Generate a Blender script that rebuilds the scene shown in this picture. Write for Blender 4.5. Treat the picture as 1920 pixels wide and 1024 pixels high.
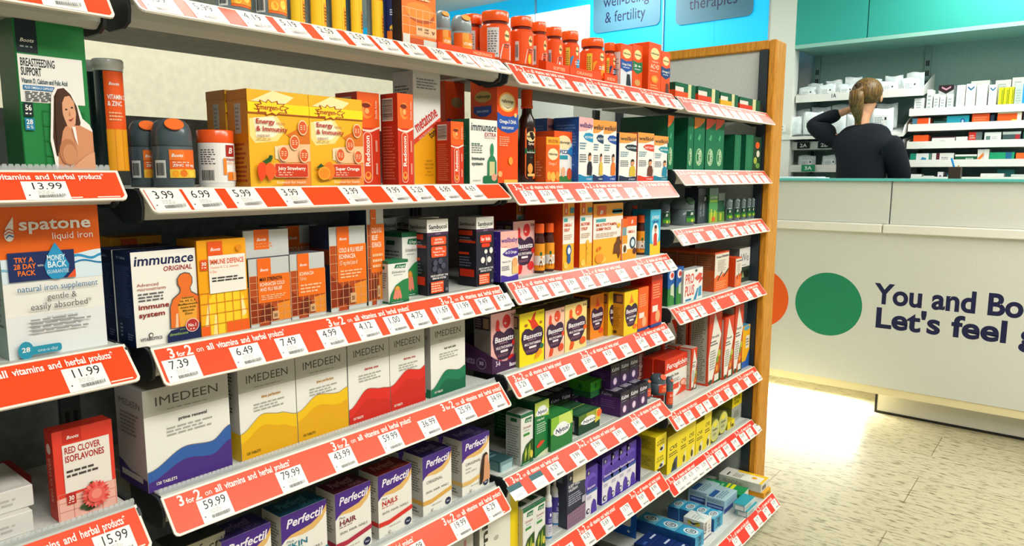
import bpy, math, random
from mathutils import Vector, Matrix
C = bpy.context.scene.collection
SC = bpy.context.scene
for o in list(bpy.data.objects): bpy.data.objects.remove(o)

# ---------------- camera ----------------
cam = bpy.data.cameras.new('camera'); cam_o = bpy.data.objects.new('camera', cam); C.objects.link(cam_o)
CAMF, CYAW, CPITCH, CROLL = (1343.67, 0.680359, 0.136773, 0.00171979)
cam.sensor_fit = 'HORIZONTAL'; cam.sensor_width = 36.0; cam.lens = 36.0*CAMF/1920.0
cam.clip_start = 0.02; cam.clip_end = 60
_fw = Vector((math.cos(CYAW)*math.cos(CPITCH), math.sin(CYAW)*math.cos(CPITCH), -math.sin(CPITCH)))
_r = Vector((math.sin(CYAW), -math.cos(CYAW), 0)); _u = _r.cross(_fw)
_r2 = math.cos(CROLL)*_r + math.sin(CROLL)*_u; _u2 = -math.sin(CROLL)*_r + math.cos(CROLL)*_u
cam_o.matrix_world = Matrix(((_r2.x, _u2.x, -_fw.x, 0), (_r2.y, _u2.y, -_fw.y, 0), (_r2.z, _u2.z, -_fw.z, 1.3), (0, 0, 0, 1)))
SC.camera = cam_o

# ---------------- world, lights, exposure ----------------
wd = bpy.data.worlds.new('shop_air'); SC.world = wd; wd.use_nodes = True
wd.node_tree.nodes['Background'].inputs[0].default_value = (0.97, 1.0, 0.985, 1)
wd.node_tree.nodes['Background'].inputs[1].default_value = 0.36
SC.view_settings.view_transform = 'Standard'; SC.view_settings.look = 'None'
SC.view_settings.exposure = -0.08; SC.view_settings.gamma = 1.0; SC.view_settings.use_curve_mapping = False

def area(name, loc, rot, sx, sy, power, col=(1, 0.992, 0.96)):
    l = bpy.data.lights.new(name, 'AREA'); l.shape = 'RECTANGLE'; l.size = sx; l.size_y = sy; l.energy = power; l.color = col
    o = bpy.data.objects.new(name, l); C.objects.link(o); o.location = loc; o.rotation_euler = rot
    return o
CEIL = 2.85
LAMPS = [(0.3, -0.75, 30), (1.7, -1.0, 32), (3.1, -1.1, 32), (4.72, 0.35, 38), (4.4, 3.0, 22), (0.9, 1.66, 7)]  # last lamp is added to brighten the cream partition behind the shelving
for i, (lx, ly, pw) in enumerate(LAMPS):
    area('ceiling_lamp', (lx, ly, CEIL-0.03), (0, 0, 0), 1.2, 0.55, pw)

# ---------------- materials ----------------
_M = {}
def lin(c):
    c = c/255.0
    return c/12.92 if c <= 0.04045 else ((c+0.055)/1.055)**2.4
def rgb(hx):
    return (lin(int(hx[1:3], 16)), lin(int(hx[3:5], 16)), lin(int(hx[5:7], 16)), 1)
def mat(key):
    """'#rrggbb' printed card, ':g' glossy plastic, ':m' foil, ':c' clear plastic, ':d' matt"""
    if key in _M: return _M[key]
    if not key.startswith('#'): raise KeyError(key)
    hx, _, k = key.partition(':')
    m = bpy.data.materials.new('print_'+hx[1:]+('_'+k if k else '')); m.use_nodes = True
    b = m.node_tree.nodes['Principled BSDF']; b.inputs['Base Color'].default_value = rgb(hx)
    b.inputs['Roughness'].default_value = {'': 0.42, 'g': 0.22, 'm': 0.28, 'c': 0.12, 'd': 0.8, 's': 0.36}[k]
    b.inputs['Specular IOR Level'].default_value = {'': 0.32, 'g': 0.5, 'm': 0.5, 'c': 0.5, 'd': 0.2, 's': 0.3}[k]
    if k == 'm': b.inputs['Metallic'].default_value = 0.75
    if k == 'c': b.inputs['Alpha'].default_value = 0.38
    _M[key] = m
    return m
def nodemat(name, base, rough=0.5, spec=0.3):
    m = bpy.data.materials.new(name); m.use_nodes = True; _M[name] = m
    b = m.node_tree.nodes['Principled BSDF']; b.inputs['Base Color'].default_value = rgb(base)
    b.inputs['Roughness'].default_value = rough; b.inputs['Specular IOR Level'].default_value = spec
    return m, m.node_tree.nodes, m.node_tree.links, b
def emit(name, base, strength):
    m, n, l, b = nodemat(name, base)
    b.inputs['Emission Color'].default_value = rgb(base); b.inputs['Emission Strength'].default_value = strength
    return m
def speckle(name, c1, c2, scale, rough=0.5, stretch=(1, 1, 1), spec=0.3):
    m, n, l, b = nodemat(name, c1, rough, spec)
    tc = n.new('ShaderNodeTexCoord'); mp = n.new('ShaderNodeMapping'); mp.inputs['Scale'].default_value = stretch
    nz = n.new('ShaderNodeTexNoise'); nz.inputs['Scale'].default_value = scale; nz.inputs['Detail'].default_value = 6
    rp = n.new('ShaderNodeValToRGB'); rp.color_ramp.elements[0].position = 0.35; rp.color_ramp.elements[1].position = 0.65
    rp.color_ramp.elements[0].color = rgb(c2); rp.color_ramp.elements[1].color = rgb(c1)
    l.new(tc.outputs['Object'], mp.inputs[0]); l.new(mp.outputs[0], nz.inputs['Vector']); l.new(nz.outputs[0], rp.inputs[0]); l.new(rp.outputs[0], b.inputs['Base Color'])
    return m

# ---------------- glyphs of the built-in font ----------------
GL = {}
def make_glyphs():
    obs = []
    chars = [chr(i) for i in range(33, 127)]
    for bold in (0, 1, 2):
        for ch in chars:
            for s in (ch, 'H'+ch+'H'):
                cu = bpy.data.curves.new('g', 'FONT'); cu.body = s; cu.resolution_u = (2, 2, 8)[bold]
                cu.offset = (0.0, 0.022, 0.03)[bold]
                ob = bpy.data.objects.new('g', cu); C.objects.link(ob); obs.append((ob, ch, bold, len(s)))
    for bold in (0, 1, 2):
        cu = bpy.data.curves.new('g', 'FONT'); cu.body = 'HH'; cu.offset = (0.0, 0.022, 0.03)[bold]
        ob = bpy.data.objects.new('g', cu); C.objects.link(ob); obs.append((ob, '', bold, 2))
    bpy.context.view_layer.update()
    dg = bpy.context.evaluated_depsgraph_get()
    wid = {}
    for ob, ch, bold, n in obs:
        me = ob.evaluated_get(dg).to_mesh()
        vs = [(v.co.x, v.co.y) for v in me.vertices]
        if n == 1: GL[(ch, bold)] = [vs, [tuple(p.vertices) for p in me.polygons], 0]
        else: wid[(ch, bold)] = (max(v[0] for v in vs)-min(v[0] for v in vs)) if vs else 0
        ob.evaluated_get(dg).to_mesh_clear()
    for (ch, b), g in GL.items(): g[2] = wid[(ch, b)]-wid[('', b)]
    for ob, *_ in obs:
        cu = ob.data; bpy.data.objects.remove(ob); bpy.data.curves.remove(cu)
make_glyphs()
CAP = max(v[1] for v in GL[('H', 0)][0])
def text_geo(s, bold, shear):
    x = 0; V = []; F = []
    for ch in s:
        if ch == ' ': x += 0.3; continue
        vs, fs, adv = GL[(ch, bold)]
        o = len(V); V += [(x+a+shear*b, b) for a, b in vs]; F += [tuple(i+o for i in f) for f in fs]
        x += adv
    return V, F, x

# ---------------- mesh builder ----------------
def frange(a, b, n): return [a+(b-a)*i/n for i in range(n+1)]
class MB:
    def __init__(s): s.v = []; s.f = []; s.m = []; s.sm = []
    def add(s, vs, fs, m, smooth=False):
        o = len(s.v); s.v += [tuple(p) for p in vs]
        for f in fs: s.f.append(tuple(i+o for i in f)); s.m.append(m); s.sm.append(smooth)
        return s
    def quad(s, a, b, c, d, m): return s.add([a, b, c, d], [(0, 1, 2, 3)], m)
    def box(s, x0, x1, y0, y1, z0, z1, m, bev=0.0, mf=None, ml=None, mt=None):
        """mf front(-y), ml left(-x), mt top"""
        b = min(bev, (x1-x0)*.4, (y1-y0)*.4, (z1-z0)*.4)
        mf = mf or m; ml = ml or m; mt = mt or m
        if b <= 0:
            P = [(x0, y0, z0), (x1, y0, z0), (x1, y1, z0), (x0, y1, z0), (x0, y0, z1), (x1, y0, z1), (x1, y1, z1), (x0, y1, z1)]
            for f, mm in (((0, 1, 5, 4), mf), ((1, 2, 6, 5), m), ((2, 3, 7, 6), m), ((3, 0, 4, 7), ml), ((4, 5, 6, 7), mt), ((3, 2, 1, 0), m)): s.add(P, [f], mm)
            return s
        xs = (x0, x1); ys = (y0, y1); zs = (z0, z1); V = []; ix = {}
        for i in (0, 1):
            for j in (0, 1):
                for k in (0, 1):
                    sx = b if i == 0 else -b; sy = b if j == 0 else -b; sz = b if k == 0 else -b
                    ix[i, j, k] = len(V)
                    V += [(xs[i], ys[j]+sy, zs[k]+sz), (xs[i]+sx, ys[j], zs[k]+sz), (xs[i]+sx, ys[j]+sy, zs[k])]
        q = lambda i, j, k, a: ix[i, j, k]+a
        F = [((q(0,0,0,1), q(1,0,0,1), q(1,0,1,1), q(0,0,1,1)), mf), ((q(1,1,0,1), q(0,1,0,1), q(0,1,1,1), q(1,1,1,1)), m),
             ((q(0,1,0,0), q(0,0,0,0), q(0,0,1,0), q(0,1,1,0)), ml), ((q(1,0,0,0), q(1,1,0,0), q(1,1,1,0), q(1,0,1,0)), m),
             ((q(0,0,1,2), q(1,0,1,2), q(1,1,1,2), q(0,1,1,2)), mt), ((q(0,1,0,2), q(1,1,0,2), q(1,0,0,2), q(0,0,0,2)), m)]
        for j in (0, 1):
            for k in (0, 1): F.append(((q(0,j,k,1), q(1,j,k,1), q(1,j,k,2), q(0,j,k,2)), mt if k else m))
        for i in (0, 1):
            for k in (0, 1): F.append(((q(i,0,k,0), q(i,1,k,0), q(i,1,k,2), q(i,0,k,2)), mt if k else m))
            for j in (0, 1): F.append(((q(i,j,0,0), q(i,j,1,0), q(i,j,1,1), q(i,j,0,1)), (ml if i == 0 else m) if j else mf))
        for key, a in ix.items(): F.append(((a, a+1, a+2), m))
        o = len(s.v); s.v += V
        for f, mm in F: s.f.append(tuple(i+o for i in f)); s.m.append(mm); s.sm.append(False)
        return s
    def prism(s, pts, vec, m, mcap=None):
        """pts: 3D outline, extruded along vec"""
        n = len(pts); vec = Vector(vec); V = [Vector(p) for p in pts]+[Vector(p)+vec for p in pts]
        s.add(V, [(i, (i+1) % n, n+(i+1) % n, n+i) for i in range(n)], m)
        s.add(V, [tuple(range(n))[::-1], tuple(range(n, 2*n))], mcap or m)
        return s
    def lathe(s, prof, m, cx=0, cy=0, seg=24, sx=1, sy=1, cap=True):
        n = len(prof); V = []; F = []
        for r, z in prof:
            for i in range(seg):
                a = 2*math.pi*i/seg; V.append((cx+sx*r*math.cos(a), cy+sy*r*math.sin(a), z))
        for k in range(n-1):
            for i in range(seg):
                j = (i+1) % seg; F.append((k*seg+i, k*seg+j, (k+1)*seg+j, (k+1)*seg+i))
        s.add(V, F, m, True)
        if cap: s.add(V, [tuple(range(seg))[::-1], tuple(range((n-1)*seg, n*seg))], m)
        return s
    def tube(s, pts, r, m, seg=8):
        V = []; F = []; P = [Vector(p) for p in pts]
        for i, p in enumerate(P):
            t = (P[min(i+1, len(P)-1)]-P[max(i-1, 0)]).normalized()
            a = t.cross(Vector((0, 0, 1)) if abs(t.z) < .9 else Vector((1, 0, 0))).normalized(); b = t.cross(a)
            rr = r[i] if isinstance(r, (list, tuple)) else r
            V += [p+rr*(math.cos(2*math.pi*k/seg)*a+math.sin(2*math.pi*k/seg)*b) for k in range(seg)]
        for i in range(len(P)-1):
            for k in range(seg):
                j = (k+1) % seg; F.append((i*seg+k, i*seg+j, (i+1)*seg+j, (i+1)*seg+k))
        s.add(V, F, m, True); n = len(P)
        s.add(V, [tuple(range(seg))[::-1], tuple(range((n-1)*seg, n*seg))], m)
        return s
    def build(s, name, parent=None, loc=(0, 0, 0), rot=(0, 0, 0)):
        me = bpy.data.meshes.new(name); me.from_pydata(s.v, [], s.f)
        keys = []; idx = {}
        for k in s.m:
            if k not in idx: idx[k] = len(keys); keys.append(k); me.materials.append(mat(k))
        me.polygons.foreach_set('material_index', [idx[k] for k in s.m])
        me.polygons.foreach_set('use_smooth', s.sm)
        me.update()
        o = bpy.data.objects.new(name, me); C.objects.link(o); o.location = loc; o.rotation_euler = rot
        if parent: o.parent = parent
        return o

LABS = {}
def tag(o, label=None, cat=None, group=None, kind=None):
    if label:
        o['label'] = label; LABS.setdefault(label, []).append(o.name)
    if cat: o['category'] = cat
    if group: o['group'] = group
    if kind: o['kind'] = kind
    return o
def empty(name, loc, rz=0.0):
    o = bpy.data.objects.new(name, None); C.objects.link(o); o.location = loc; o.rotation_euler = (0, 0, rz); o.empty_display_size = 0.02
    return o

# ---------------- printing on faces ----------------
def flat(o, ux, uy, n):
    o = Vector(o); ux = Vector(ux); uy = Vector(uy); n = Vector(n)
    return lambda a, b, e: o+ux*a+uy*b+n*e
def cyl(r, a0, z0=0.0, cx=0, cy=0, sx=1, sy=1):
    """a in metres round the wall from angle a0, b up"""
    return lambda a, b, e: Vector((cx+sx*(r+e)*math.cos(a0+a/r), cy+sy*(r+e)*math.sin(a0+a/r), z0+b))
LAY = 0.00016
def pr(mb, fr, W, H, ops, seg=1, lay0=1):
    L = lay0
    for op in ops:
        k = op[0]; e = L*LAY; L += 1
        if k == 'r':
            _, x0, y0, x1, y1, c = op
            xs = frange(x0, x1, max(1, int(seg*(x1-x0)+.99)) if seg > 1 else 1)
            for a, b in zip(xs, xs[1:]): mb.quad(fr(a*W, y0*H, e), fr(b*W, y0*H, e), fr(b*W, y1*H, e), fr(a*W, y1*H, e), c)
        elif k == 'p':
            mb.add([fr(x*W, y*H, e) for x, y in op[1]], [tuple(range(len(op[1])))], op[2])
        elif k == 'e':
            _, cx, cy, rx, ry, c = op[:6]; n = 20
            mb.add([fr((cx+rx*math.cos(2*math.pi*i/n))*W, (cy+ry*math.sin(2*math.pi*i/n))*H, e) for i in range(n)], [tuple(range(n))], c)
        elif k == 'rr':
            _, x0, y0, x1, y1, c, rd = op; P = []
            rx = rd; ry = rd*W/H
            for cx, cy, a in ((x1-rx, y1-ry, 0), (x0+rx, y1-ry, 90), (x0+rx, y0+ry, 180), (x1-rx, y0+ry, 270)):
                for i in range(5):
                    t = math.radians(a+i*22.5); P.append((cx+rx*math.cos(t), cy+ry*math.sin(t)))
            mb.add([fr(x*W, y*H, e) for x, y in P], [tuple(range(len(P)))], c)
        elif k == 't':
            s, x, y, w, h, c = op[1:7]; bold = op[7] if len(op) > 7 else 0; sh = op[8] if len(op) > 8 else 0; ang = op[9] if len(op) > 9 else 0
            V, F, tw = text_geo(s, bold, sh)
            if not V: continue
            vert = abs(ang) > 45
            wl = w*(H if vert else W); kx = wl/max(tw, .01); ky = (h*(W if vert else H)/CAP) if h else kx
            ca, sa = math.cos(math.radians(ang)), math.sin(math.radians(ang))
            mb.add([fr(x*W+a*kx*ca-b*ky*sa, y*H+a*kx*sa+b*ky*ca, e) for a, b in V], F, c)
        elif k == 'l':
            _, x, y, w, h, n, c = op; rnd = random.Random(int(x*977+y*7919+n*31)); ph = h/n
            for i in range(n):
                yy = y+h-(i+.75)*ph; xx = x; end = x+w*rnd.uniform(.72, 1.0)
                while xx < end:
                    ww = min(rnd.uniform(.06, .2)*w+.02, end-xx)
                    mb.quad(fr(xx*W, yy*H, e), fr((xx+ww)*W, yy*H, e), fr((xx+ww)*W, (yy+ph*.5)*H, e), fr(xx*W, (yy+ph*.5)*H, e), c)
                    xx += ww+.022
        elif k == 'b':
            _, x, y, w, h = op[:5]; rnd = random.Random(int(x*999+y*77)); xx = x
            mb.quad(*[fr(a*W, b*H, e) for a, b in ((x-.03*w, y-.08*h), (x+1.03*w, y-.08*h), (x+1.03*w, y+1.05*h), (x-.03*w, y+1.05*h))], '#ece9df')
            vert = len(op) > 5; n = 22
            for i in range(n):
                a, b = i/n, (i+rnd.uniform(.25, .75))/n
                q = ((x, y+a*h), (x+w, y+a*h), (x+w, y+b*h), (x, y+b*h)) if vert else ((x+a*w, y), (x+b*w, y), (x+b*w, y+h), (x+a*w, y+h))
                mb.quad(*[fr(p*W, q2*H, e+LAY) for p, q2 in q], '#262626')
            L += 1
        elif k == 'g':
            _, x0, y0, x1, y1, nx, ny, c = op; t = .0009
            for x in frange(x0, x1, nx): mb.quad(*[fr(p, q*H, e) for p, q in ((x*W-t/2, y0), (x*W+t/2, y0), (x*W+t/2, y1), (x*W-t/2, y1))], c)
            for y in frange(y0, y1, ny): mb.quad(*[fr(p*W, q, e) for p, q in ((x0, y*H-t/2), (x1, y*H-t/2), (x1, y*H+t/2), (x0, y*H+t/2))], c)
        elif k == 'w':   # band under a wavy line: ('w', [(x, y) control], y_bottom, colour)
            pts = op[1]; P = []
            for i in range(25):
                t = i/24*(len(pts)-1); a = min(int(t), len(pts)-2); q = t-a; q = q*q*(3-2*q)
                x = pts[a][0]+(t-a)*(pts[a+1][0]-pts[a][0]); P.append((x, pts[a][1]+q*(pts[a+1][1]-pts[a][1])))
            for (xa, ya), (xb, yb) in zip(P, P[1:]):
                y2 = op[2]; la, lb = (ya-op[4], yb-op[4]) if len(op) > 4 else (y2, y2)
                mb.quad(fr(xa*W, la*H, e), fr(xb*W, lb*H, e), fr(xb*W, yb*H, e), fr(xa*W, ya*H, e), op[3])

ZS = {'A0': 1.5225, 'B0': 1.304, 'C0': 1.076, 'D0': 0.851, 'A1': 1.533, 'B1': 1.281, 'C1': 1.065, 'D1': 0.851, 'E1': 0.611, 'F1': 0.386, 'A2': 1.531, 'B2': 1.282, 'C2': 1.068, 'D2': 0.859, 'E2': 0.619, 'F2': 0.387, 'A3': 1.528, 'B3': 1.315, 'C3': 1.136, 'D3': 0.895, 'E3': 0.56, 'F3': 0.345, 'G3': 0.07, 'G2': 0.07}
BAYS = ['leftmost bay', 'near bay', 'middle bay', 'far bay']; ROWS = dict(A='top shelf', B='second shelf', C='third shelf', D='fourth shelf', E='fifth shelf', F='sixth shelf', G='base shelf')
def where(row): return ', '+BAYS[int(row[1])]+' '+ROWS[row[0]]
def carton(label, X, Y, w, h, d, row, cf, cs=None, ct=None, F=(), S=(), T=(), rot=0.0, group=None, z=None, cat='box', name='carton', bev=0.0011, put=True):
    """printed card box standing with its front-left bottom corner at X, Y"""
    mb = MB(); cs = cs or cf; ct = ct or cf
    mb.box(-w/2, w/2, -d/2, d/2, 0, h, cs, bev, cf, cs, ct)
    pr(mb, flat((-w/2, -d/2, 0), (1, 0, 0), (0, 0, 1), (0, -1, 0)), w, h, F)
    pr(mb, flat((-w/2, d/2, 0), (0, -1, 0), (0, 0, 1), (-1, 0, 0)), d, h, S)
    pr(mb, flat((-w/2, -d/2, h), (1, 0, 0), (0, 1, 0), (0, 0, 1)), w, d, T)
    zz = ZS[row] if z is None else z
    c, s = math.cos(rot), math.sin(rot)
    o = mb.build(name, None, (X+c*w/2-s*d/2, Y+s*w/2+c*d/2, zz), (0, 0, rot))
    return tag(o, label+where(row), cat, group)
def again(o, dx, dy, dz, label, row, rz=None):
    """another of the same thing, with copies of its parts"""
    c = o.copy(); C.objects.link(c); c.location = (o.location[0]+dx, o.location[1]+dy, o.location[2]+dz)
    if rz is not None: c.rotation_euler = (0, 0, rz)
    c['label'] = label+where(row); LABS.setdefault(c['label'], []).append(c.name)
    for ch in o.children:
        k = ch.copy(); C.objects.link(k); k.parent = c
        for g in ch.children:
            j = g.copy(); C.objects.link(j); j.parent = k
    return c

# ================= the setting =================
speckle('counter_white', '#dfe0d6', '#cfd2c8', 260, 0.38)
speckle('panel_grey', '#cfd4d0', '#b9c1bd', 320, 0.5)
speckle('cream_panel', '#ece9d2', '#e2dfc8', 40, 0.6)
speckle('dark_panel', '#868d8a', '#767d7b', 60, 0.55)
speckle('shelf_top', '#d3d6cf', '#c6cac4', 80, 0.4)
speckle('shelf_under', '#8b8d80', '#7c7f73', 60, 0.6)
speckle('wood_edge', '#dd9a30', '#bd7a20', 30, 0.4, (6, 6, 0.5))
speckle('teal_fascia', '#37a99d', '#2f9b90', 240, 0.45)
speckle('dispensary_back', '#8fb0aa', '#7fa09a', 220, 0.55)
speckle('navy_knit', '#0a111c', '#060b13', 400, 0.9)
speckle('hair_brown', '#7a5c2e', '#3f2d14', 26, 0.45, (5, 5, .7))
speckle('skin', '#d79f7d', '#cc9170', 40, 0.5)
speckle('pouch', '#f0f5f6', '#cfdee2', 18, 0.25)
emit('lamp_diffuser', '#fff8ea', 9.0)
emit('blue_lightbox', '#17b7ea', 0.62)
emit('white_lightbox', '#f6faff', 0.75)
_fl, n, l, b = nodemat('travertine', '#d8cda4', 0.34, 0.35)
tc = n.new('ShaderNodeTexCoord'); sep = n.new('ShaderNodeSeparateXYZ'); cmb = n.new('ShaderNodeCombineXYZ')
l.new(tc.outputs['Object'], sep.inputs[0]); l.new(sep.outputs['Y'], cmb.inputs['X'])
ad = n.new('ShaderNodeMath'); ad.operation = 'ADD'; ad.inputs[1].default_value = -0.06; l.new(sep.outputs['X'], ad.inputs[0]); l.new(ad.outputs[0], cmb.inputs['Y'])
br = n.new('ShaderNodeTexBrick'); br.offset = 0.5; br.inputs['Scale'].default_value = 1; br.inputs['Brick Width'].default_value = 0.98; br.inputs['Row Height'].default_value = 0.305
br.inputs['Mortar Size'].default_value = 0.0022; br.inputs['Mortar Smooth'].default_value = 0.1
br.inputs['Color1'].default_value = rgb('#b9b294'); br.inputs['Color2'].default_value = rgb('#b0a888'); br.inputs['Mortar'].default_value = rgb('#857b5c')
l.new(cmb.outputs[0], br.inputs['Vector'])
mp = n.new('ShaderNodeMapping'); mp.inputs['Scale'].default_value = (52, 11, 1); l.new(tc.outputs['Object'], mp.inputs[0])
nz = n.new('ShaderNodeTexNoise'); nz.inputs['Scale'].default_value = 1.6; nz.inputs['Detail'].default_value = 9; nz.inputs['Roughness'].default_value = 0.68; l.new(mp.outputs[0], nz.inputs['Vector'])
rp = n.new('ShaderNodeValToRGB'); rp.color_ramp.elements[0].position = 0.36; rp.color_ramp.elements[1].position = 0.49
rp.color_ramp.elements[0].color = (0.22, 0.2, 0.12, 1); rp.color_ramp.elements[1].color = (1, 1, 1, 1); l.new(nz.outputs[0], rp.inputs[0])
mx = n.new('ShaderNodeMix'); mx.data_type = 'RGBA'; mx.blend_type = 'MULTIPLY'; mx.inputs[0].default_value = 0.92
l.new(br.outputs['Color'], mx.inputs[6]); l.new(rp.outputs[0], mx.inputs[7]); l.new(mx.outputs[2], b.inputs['Base Color'])

def struct(name, mb): return tag(mb.build(name), kind='structure')
struct('floor', MB().box(-2.5, 7, -4, 7, -0.05, 0, 'travertine'))
struct('ceiling', MB().box(-2.5, 7, -4, 7, CEIL, CEIL+0.05, '#e9e9e2:d'))
struct('wall_back', MB().box(5.65, 5.75, -4, 7, 0, CEIL, '#c9cfca:d'))
struct('wall_partition', MB().box(-2.4, 2.68, 2.2, 2.26, 0, 1.69, 'cream_panel'))
struct('wall_left', MB().box(-2.5, 5.65, 6.9, 7.0, 0, CEIL, '#d6d8cf:d'))
for i, (lx, ly, pw) in enumerate(LAMPS):
    t = empty('ceiling_light', (lx, ly, CEIL))
    MB().box(-.66, .66, -.33, .33, -.02, 0, '#f0f0ea').build('light_frame', t)
    MB().box(-.6, .6, -.275, .275, -.024, -.0201, 'lamp_diffuser').build('diffuser', t)
    tag(t, ['white ceiling light panel over the nearest end of the aisle', 'white ceiling light panel over the middle bay of shelves', 'white ceiling light panel over the open floor', 'white ceiling light panel over the pharmacy counter', 'white ceiling light panel in front of the blue signs', 'added white ceiling light panel brightening the partition behind the shelving'][i], 'light', 'ceiling light panels')

# ================= the shelving run =================
YF, YB = 0.94, 1.25
t = empty('shelving_unit', (2.72, 1.25, 0))
def upart(name, mb): return mb.build(name, t, (-2.72, -1.25, 0))
upart('base_plinth', MB().box(-0.7, 2.72, 0.97, 1.25, 0.0, 0.02, '#4b4f4e'))
for a, b_ in ((-0.7, .414), (.414, 1.175), (1.175, 1.956), (1.956, 2.72)):
    upart('back_panel', MB().box(a+.003, b_-.003, YB, YB+.02, 0.0, 1.395, 'dark_panel'))
for a in (.414, 1.175, 1.956, 2.69):
    m_ = MB().box(a-.014, a+.014, YB-.012, YB-.001, 0.02, 1.5, '#3b403f')
    for k in range(28): m_.box(a-.009, a-.003, YB-.0135, YB-.012, .05+k*.05, .075+k*.05, '#151717'); m_.box(a+.003, a+.009, YB-.0135, YB-.012, .05+k*.05, .075+k*.05, '#151717')
    upart('upright', m_)
upart('end_panel', MB().box(2.735, 2.815, 0.985, 1.86, 0.0, 1.758, 'panel_grey'))
upart('front_upright', MB().box(2.716, 2.7345, 0.985, 1.016, 0.02, 1.758, '#28323a'))
upart('rear_upright', MB().box(2.716, 2.7345, 1.60, 1.63, 0.02, 1.758, '#28323a'))
pz = upart('wood_post', MB().box(2.722, 2.828, 0.955, 0.9849, 0.0, 1.794, 'wood_edge', .005))
upart('top_rail', MB().box(2.722, 2.828, 0.9851, 1.86, 1.7585, 1.794, 'wood_edge', .004))
pz2 = MB()
for zz in (1.68, .83):
    pz2.lathe([(.008, 0), (.008, .004), (.004, .006)], '#e8e2c8:g', 0, 0, 10)
    upart('screw_cap', MB().box(2.8285, 2.834, .964, .976, zz-.006, zz+.006, '#e8e2c8:g', .002))
tag(t, 'long grey shop shelving with wood-edged end panel facing the aisle', 'shelving')

RED, RED2, RED3 = '#f0481c:s', '#ea4a30:s', '#e4382a:s'  # second red is pinker: reflection on the clear covers put into the colour
def promo(mb, fr, W, S, x0, per, c='#fff1e6'):
    x = x0
    while x < W-.01:
        ops = []
        for s, a, b_, v, h, bd in (('3', 0, .052, .66, .25, 1), ('for', .062, .125, .66, .13, 1), ('2', .132, .188, .66, .25, 1), ('on', .215, .275, .68, .145, 0), ('all', .3, .36, .68, .165, 1), ('vitamins', .385, .565, .68, .165, 1), ('and', .59, .67, .68, .165, 1), ('herbal', .695, .82, .68, .165, 1), ('products*', .84, 1.0, .68, .165, 1)):
            xa = x+a*.182
            if xa < 0.002 or x+b_*.182 > W-.004: continue
            ops.append(('t', s, xa/W, v, (b_-a)*.182/W, h, c, bd))
        pr(mb, fr, W, S, ops, 1, 3)
        x += per
def make_shelf(key, X0, X1, tickets, red, head=True, per=None, zb=None, ytop=.978, rise=.046, lab='', teeth=False, tw=.0465, yo=0.0, dense=False, small=True):
    zs = ZS[key]; t = empty('shelf', (X0, YF+yo, zs)); W = X1-X0
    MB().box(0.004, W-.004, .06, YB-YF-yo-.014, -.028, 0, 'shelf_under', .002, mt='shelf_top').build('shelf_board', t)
    q = [(.045, 0), (.039, -.006), (.034, -.02), (.037, -.036), (.05, -.043), (.06, -.043), (.06, 0)]
    MB().prism([(.003, y, z) for y, z in q], (W-.006, 0, 0), '#b9bdb6', '#262c2e').build('front_rail', t)
    for xx in (-.002, W-.002):
        e_ = MB(); e_.prism([(xx, y, z) for y, z in [(.05, -.001), (.04, -.004), (.033, -.012), (.030, -.026), (.034, -.042), (.05, -.048), (.09, -.048), (.13, -.03), (.13, -.001)]], (.004, 0, 0), '#262c2e'); e_.build('end_cap', t)
    dy = ytop-YF; S = math.hypot(dy, rise); uy = (0, dy/S, rise/S); nn = (0, -rise/S, dy/S)
    fr = flat((0, 0, -rise), (1, 0, 0), uy, nn)
    m = MB(); rd = .006
    P = [(rd, 0), (W-rd, 0), (W-.002, .002), (W, rd), (W, S), (0, S), (0, rd), (.002, .002)]
    m.prism([fr(a, b_, 0) for a, b_ in P], Vector(nn)*-.0028, '#e9e3d6:s')
    bd = .0032
    m.add([fr(a, b_, LAY) for a, b_ in [(bd+rd*.6, bd), (W-bd-rd*.6, bd), (W-bd, bd+rd*.6), (W-bd, S-bd), (bd, S-bd), (bd, bd+rd*.6)]], [tuple(range(6))], red)
    if head: promo(m, fr, W, S, .019 if per else .019, per or .264)
    if small and head: pr(m, fr, W, S, [('l', 1-.075/W, .075, .07/W, .06, 1, '#ffe9dc')], 1, 3)
    st = m.build('ticket_strip', t)
    v0, v1 = (.05, .63) if head else (.05, .93)
    for xc, s in tickets:
        k = MB(); H = (v1-v0)*S; x = xc-X0-tw/2
        f2 = flat(fr(x, v0*S, .0003), (1, 0, 0), uy, nn)
        k.prism([f2(0, 0, 0), f2(tw, 0, 0), f2(tw, H, 0), f2(0, H, 0)], Vector(nn)*.0003, '#f3f1ea')
        f3 = flat(f2(0, 0, .0003), (1, 0, 0), uy, nn)
        if s == 'teal': pr(k, f3, tw, H, [('r', 0, .62, 1, 1, '#2f5f66'), ('l', .25, .12, .6, .2, 2, '#b9bec8')])
        else:
            ops = [('t', s, .16, .56, .6 if len(s) < 5 else .74, .36, '#1d2026', 0)]
            if tw > .04: ops += [('l', .3, .3, .4, .2, 3, '#c9c9c6'), ('e', .1, .25, .02, .03, '#3a3d40')]
            rnd = random.Random(int(xc*1000)); xx = .3
            while xx < .86: ww = rnd.uniform(.008, .03); ops.append(('r', xx, .1, xx+ww, .24, '#77797c')); xx += ww+rnd.uniform(.008, .02)
            pr(k, f3, tw, H, ops)
        k.build('price_ticket', st)
    if teeth:
        g = MB(); n_ = int(W/.0066); y0 = .051
        for i in range(n_):
            x = .004+i*.0066
            g.prism([(x, y0, 0.0005), (x+.0062, y0, .0005), (x+.0062, y0, .0045), (x+.005, y0, .0072), (x+.0012, y0, .0072), (x, y0, .0045)], (0, .0016, 0), '#dfe4e2:c')
        g.box(.002, W-.002, .046, .062, 0.0002, .0028, '#d5dad6:c'); g.build('toothed_riser', t)
    return tag(t, lab, 'shelf', 'shelves of the vitamin bays')
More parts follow.
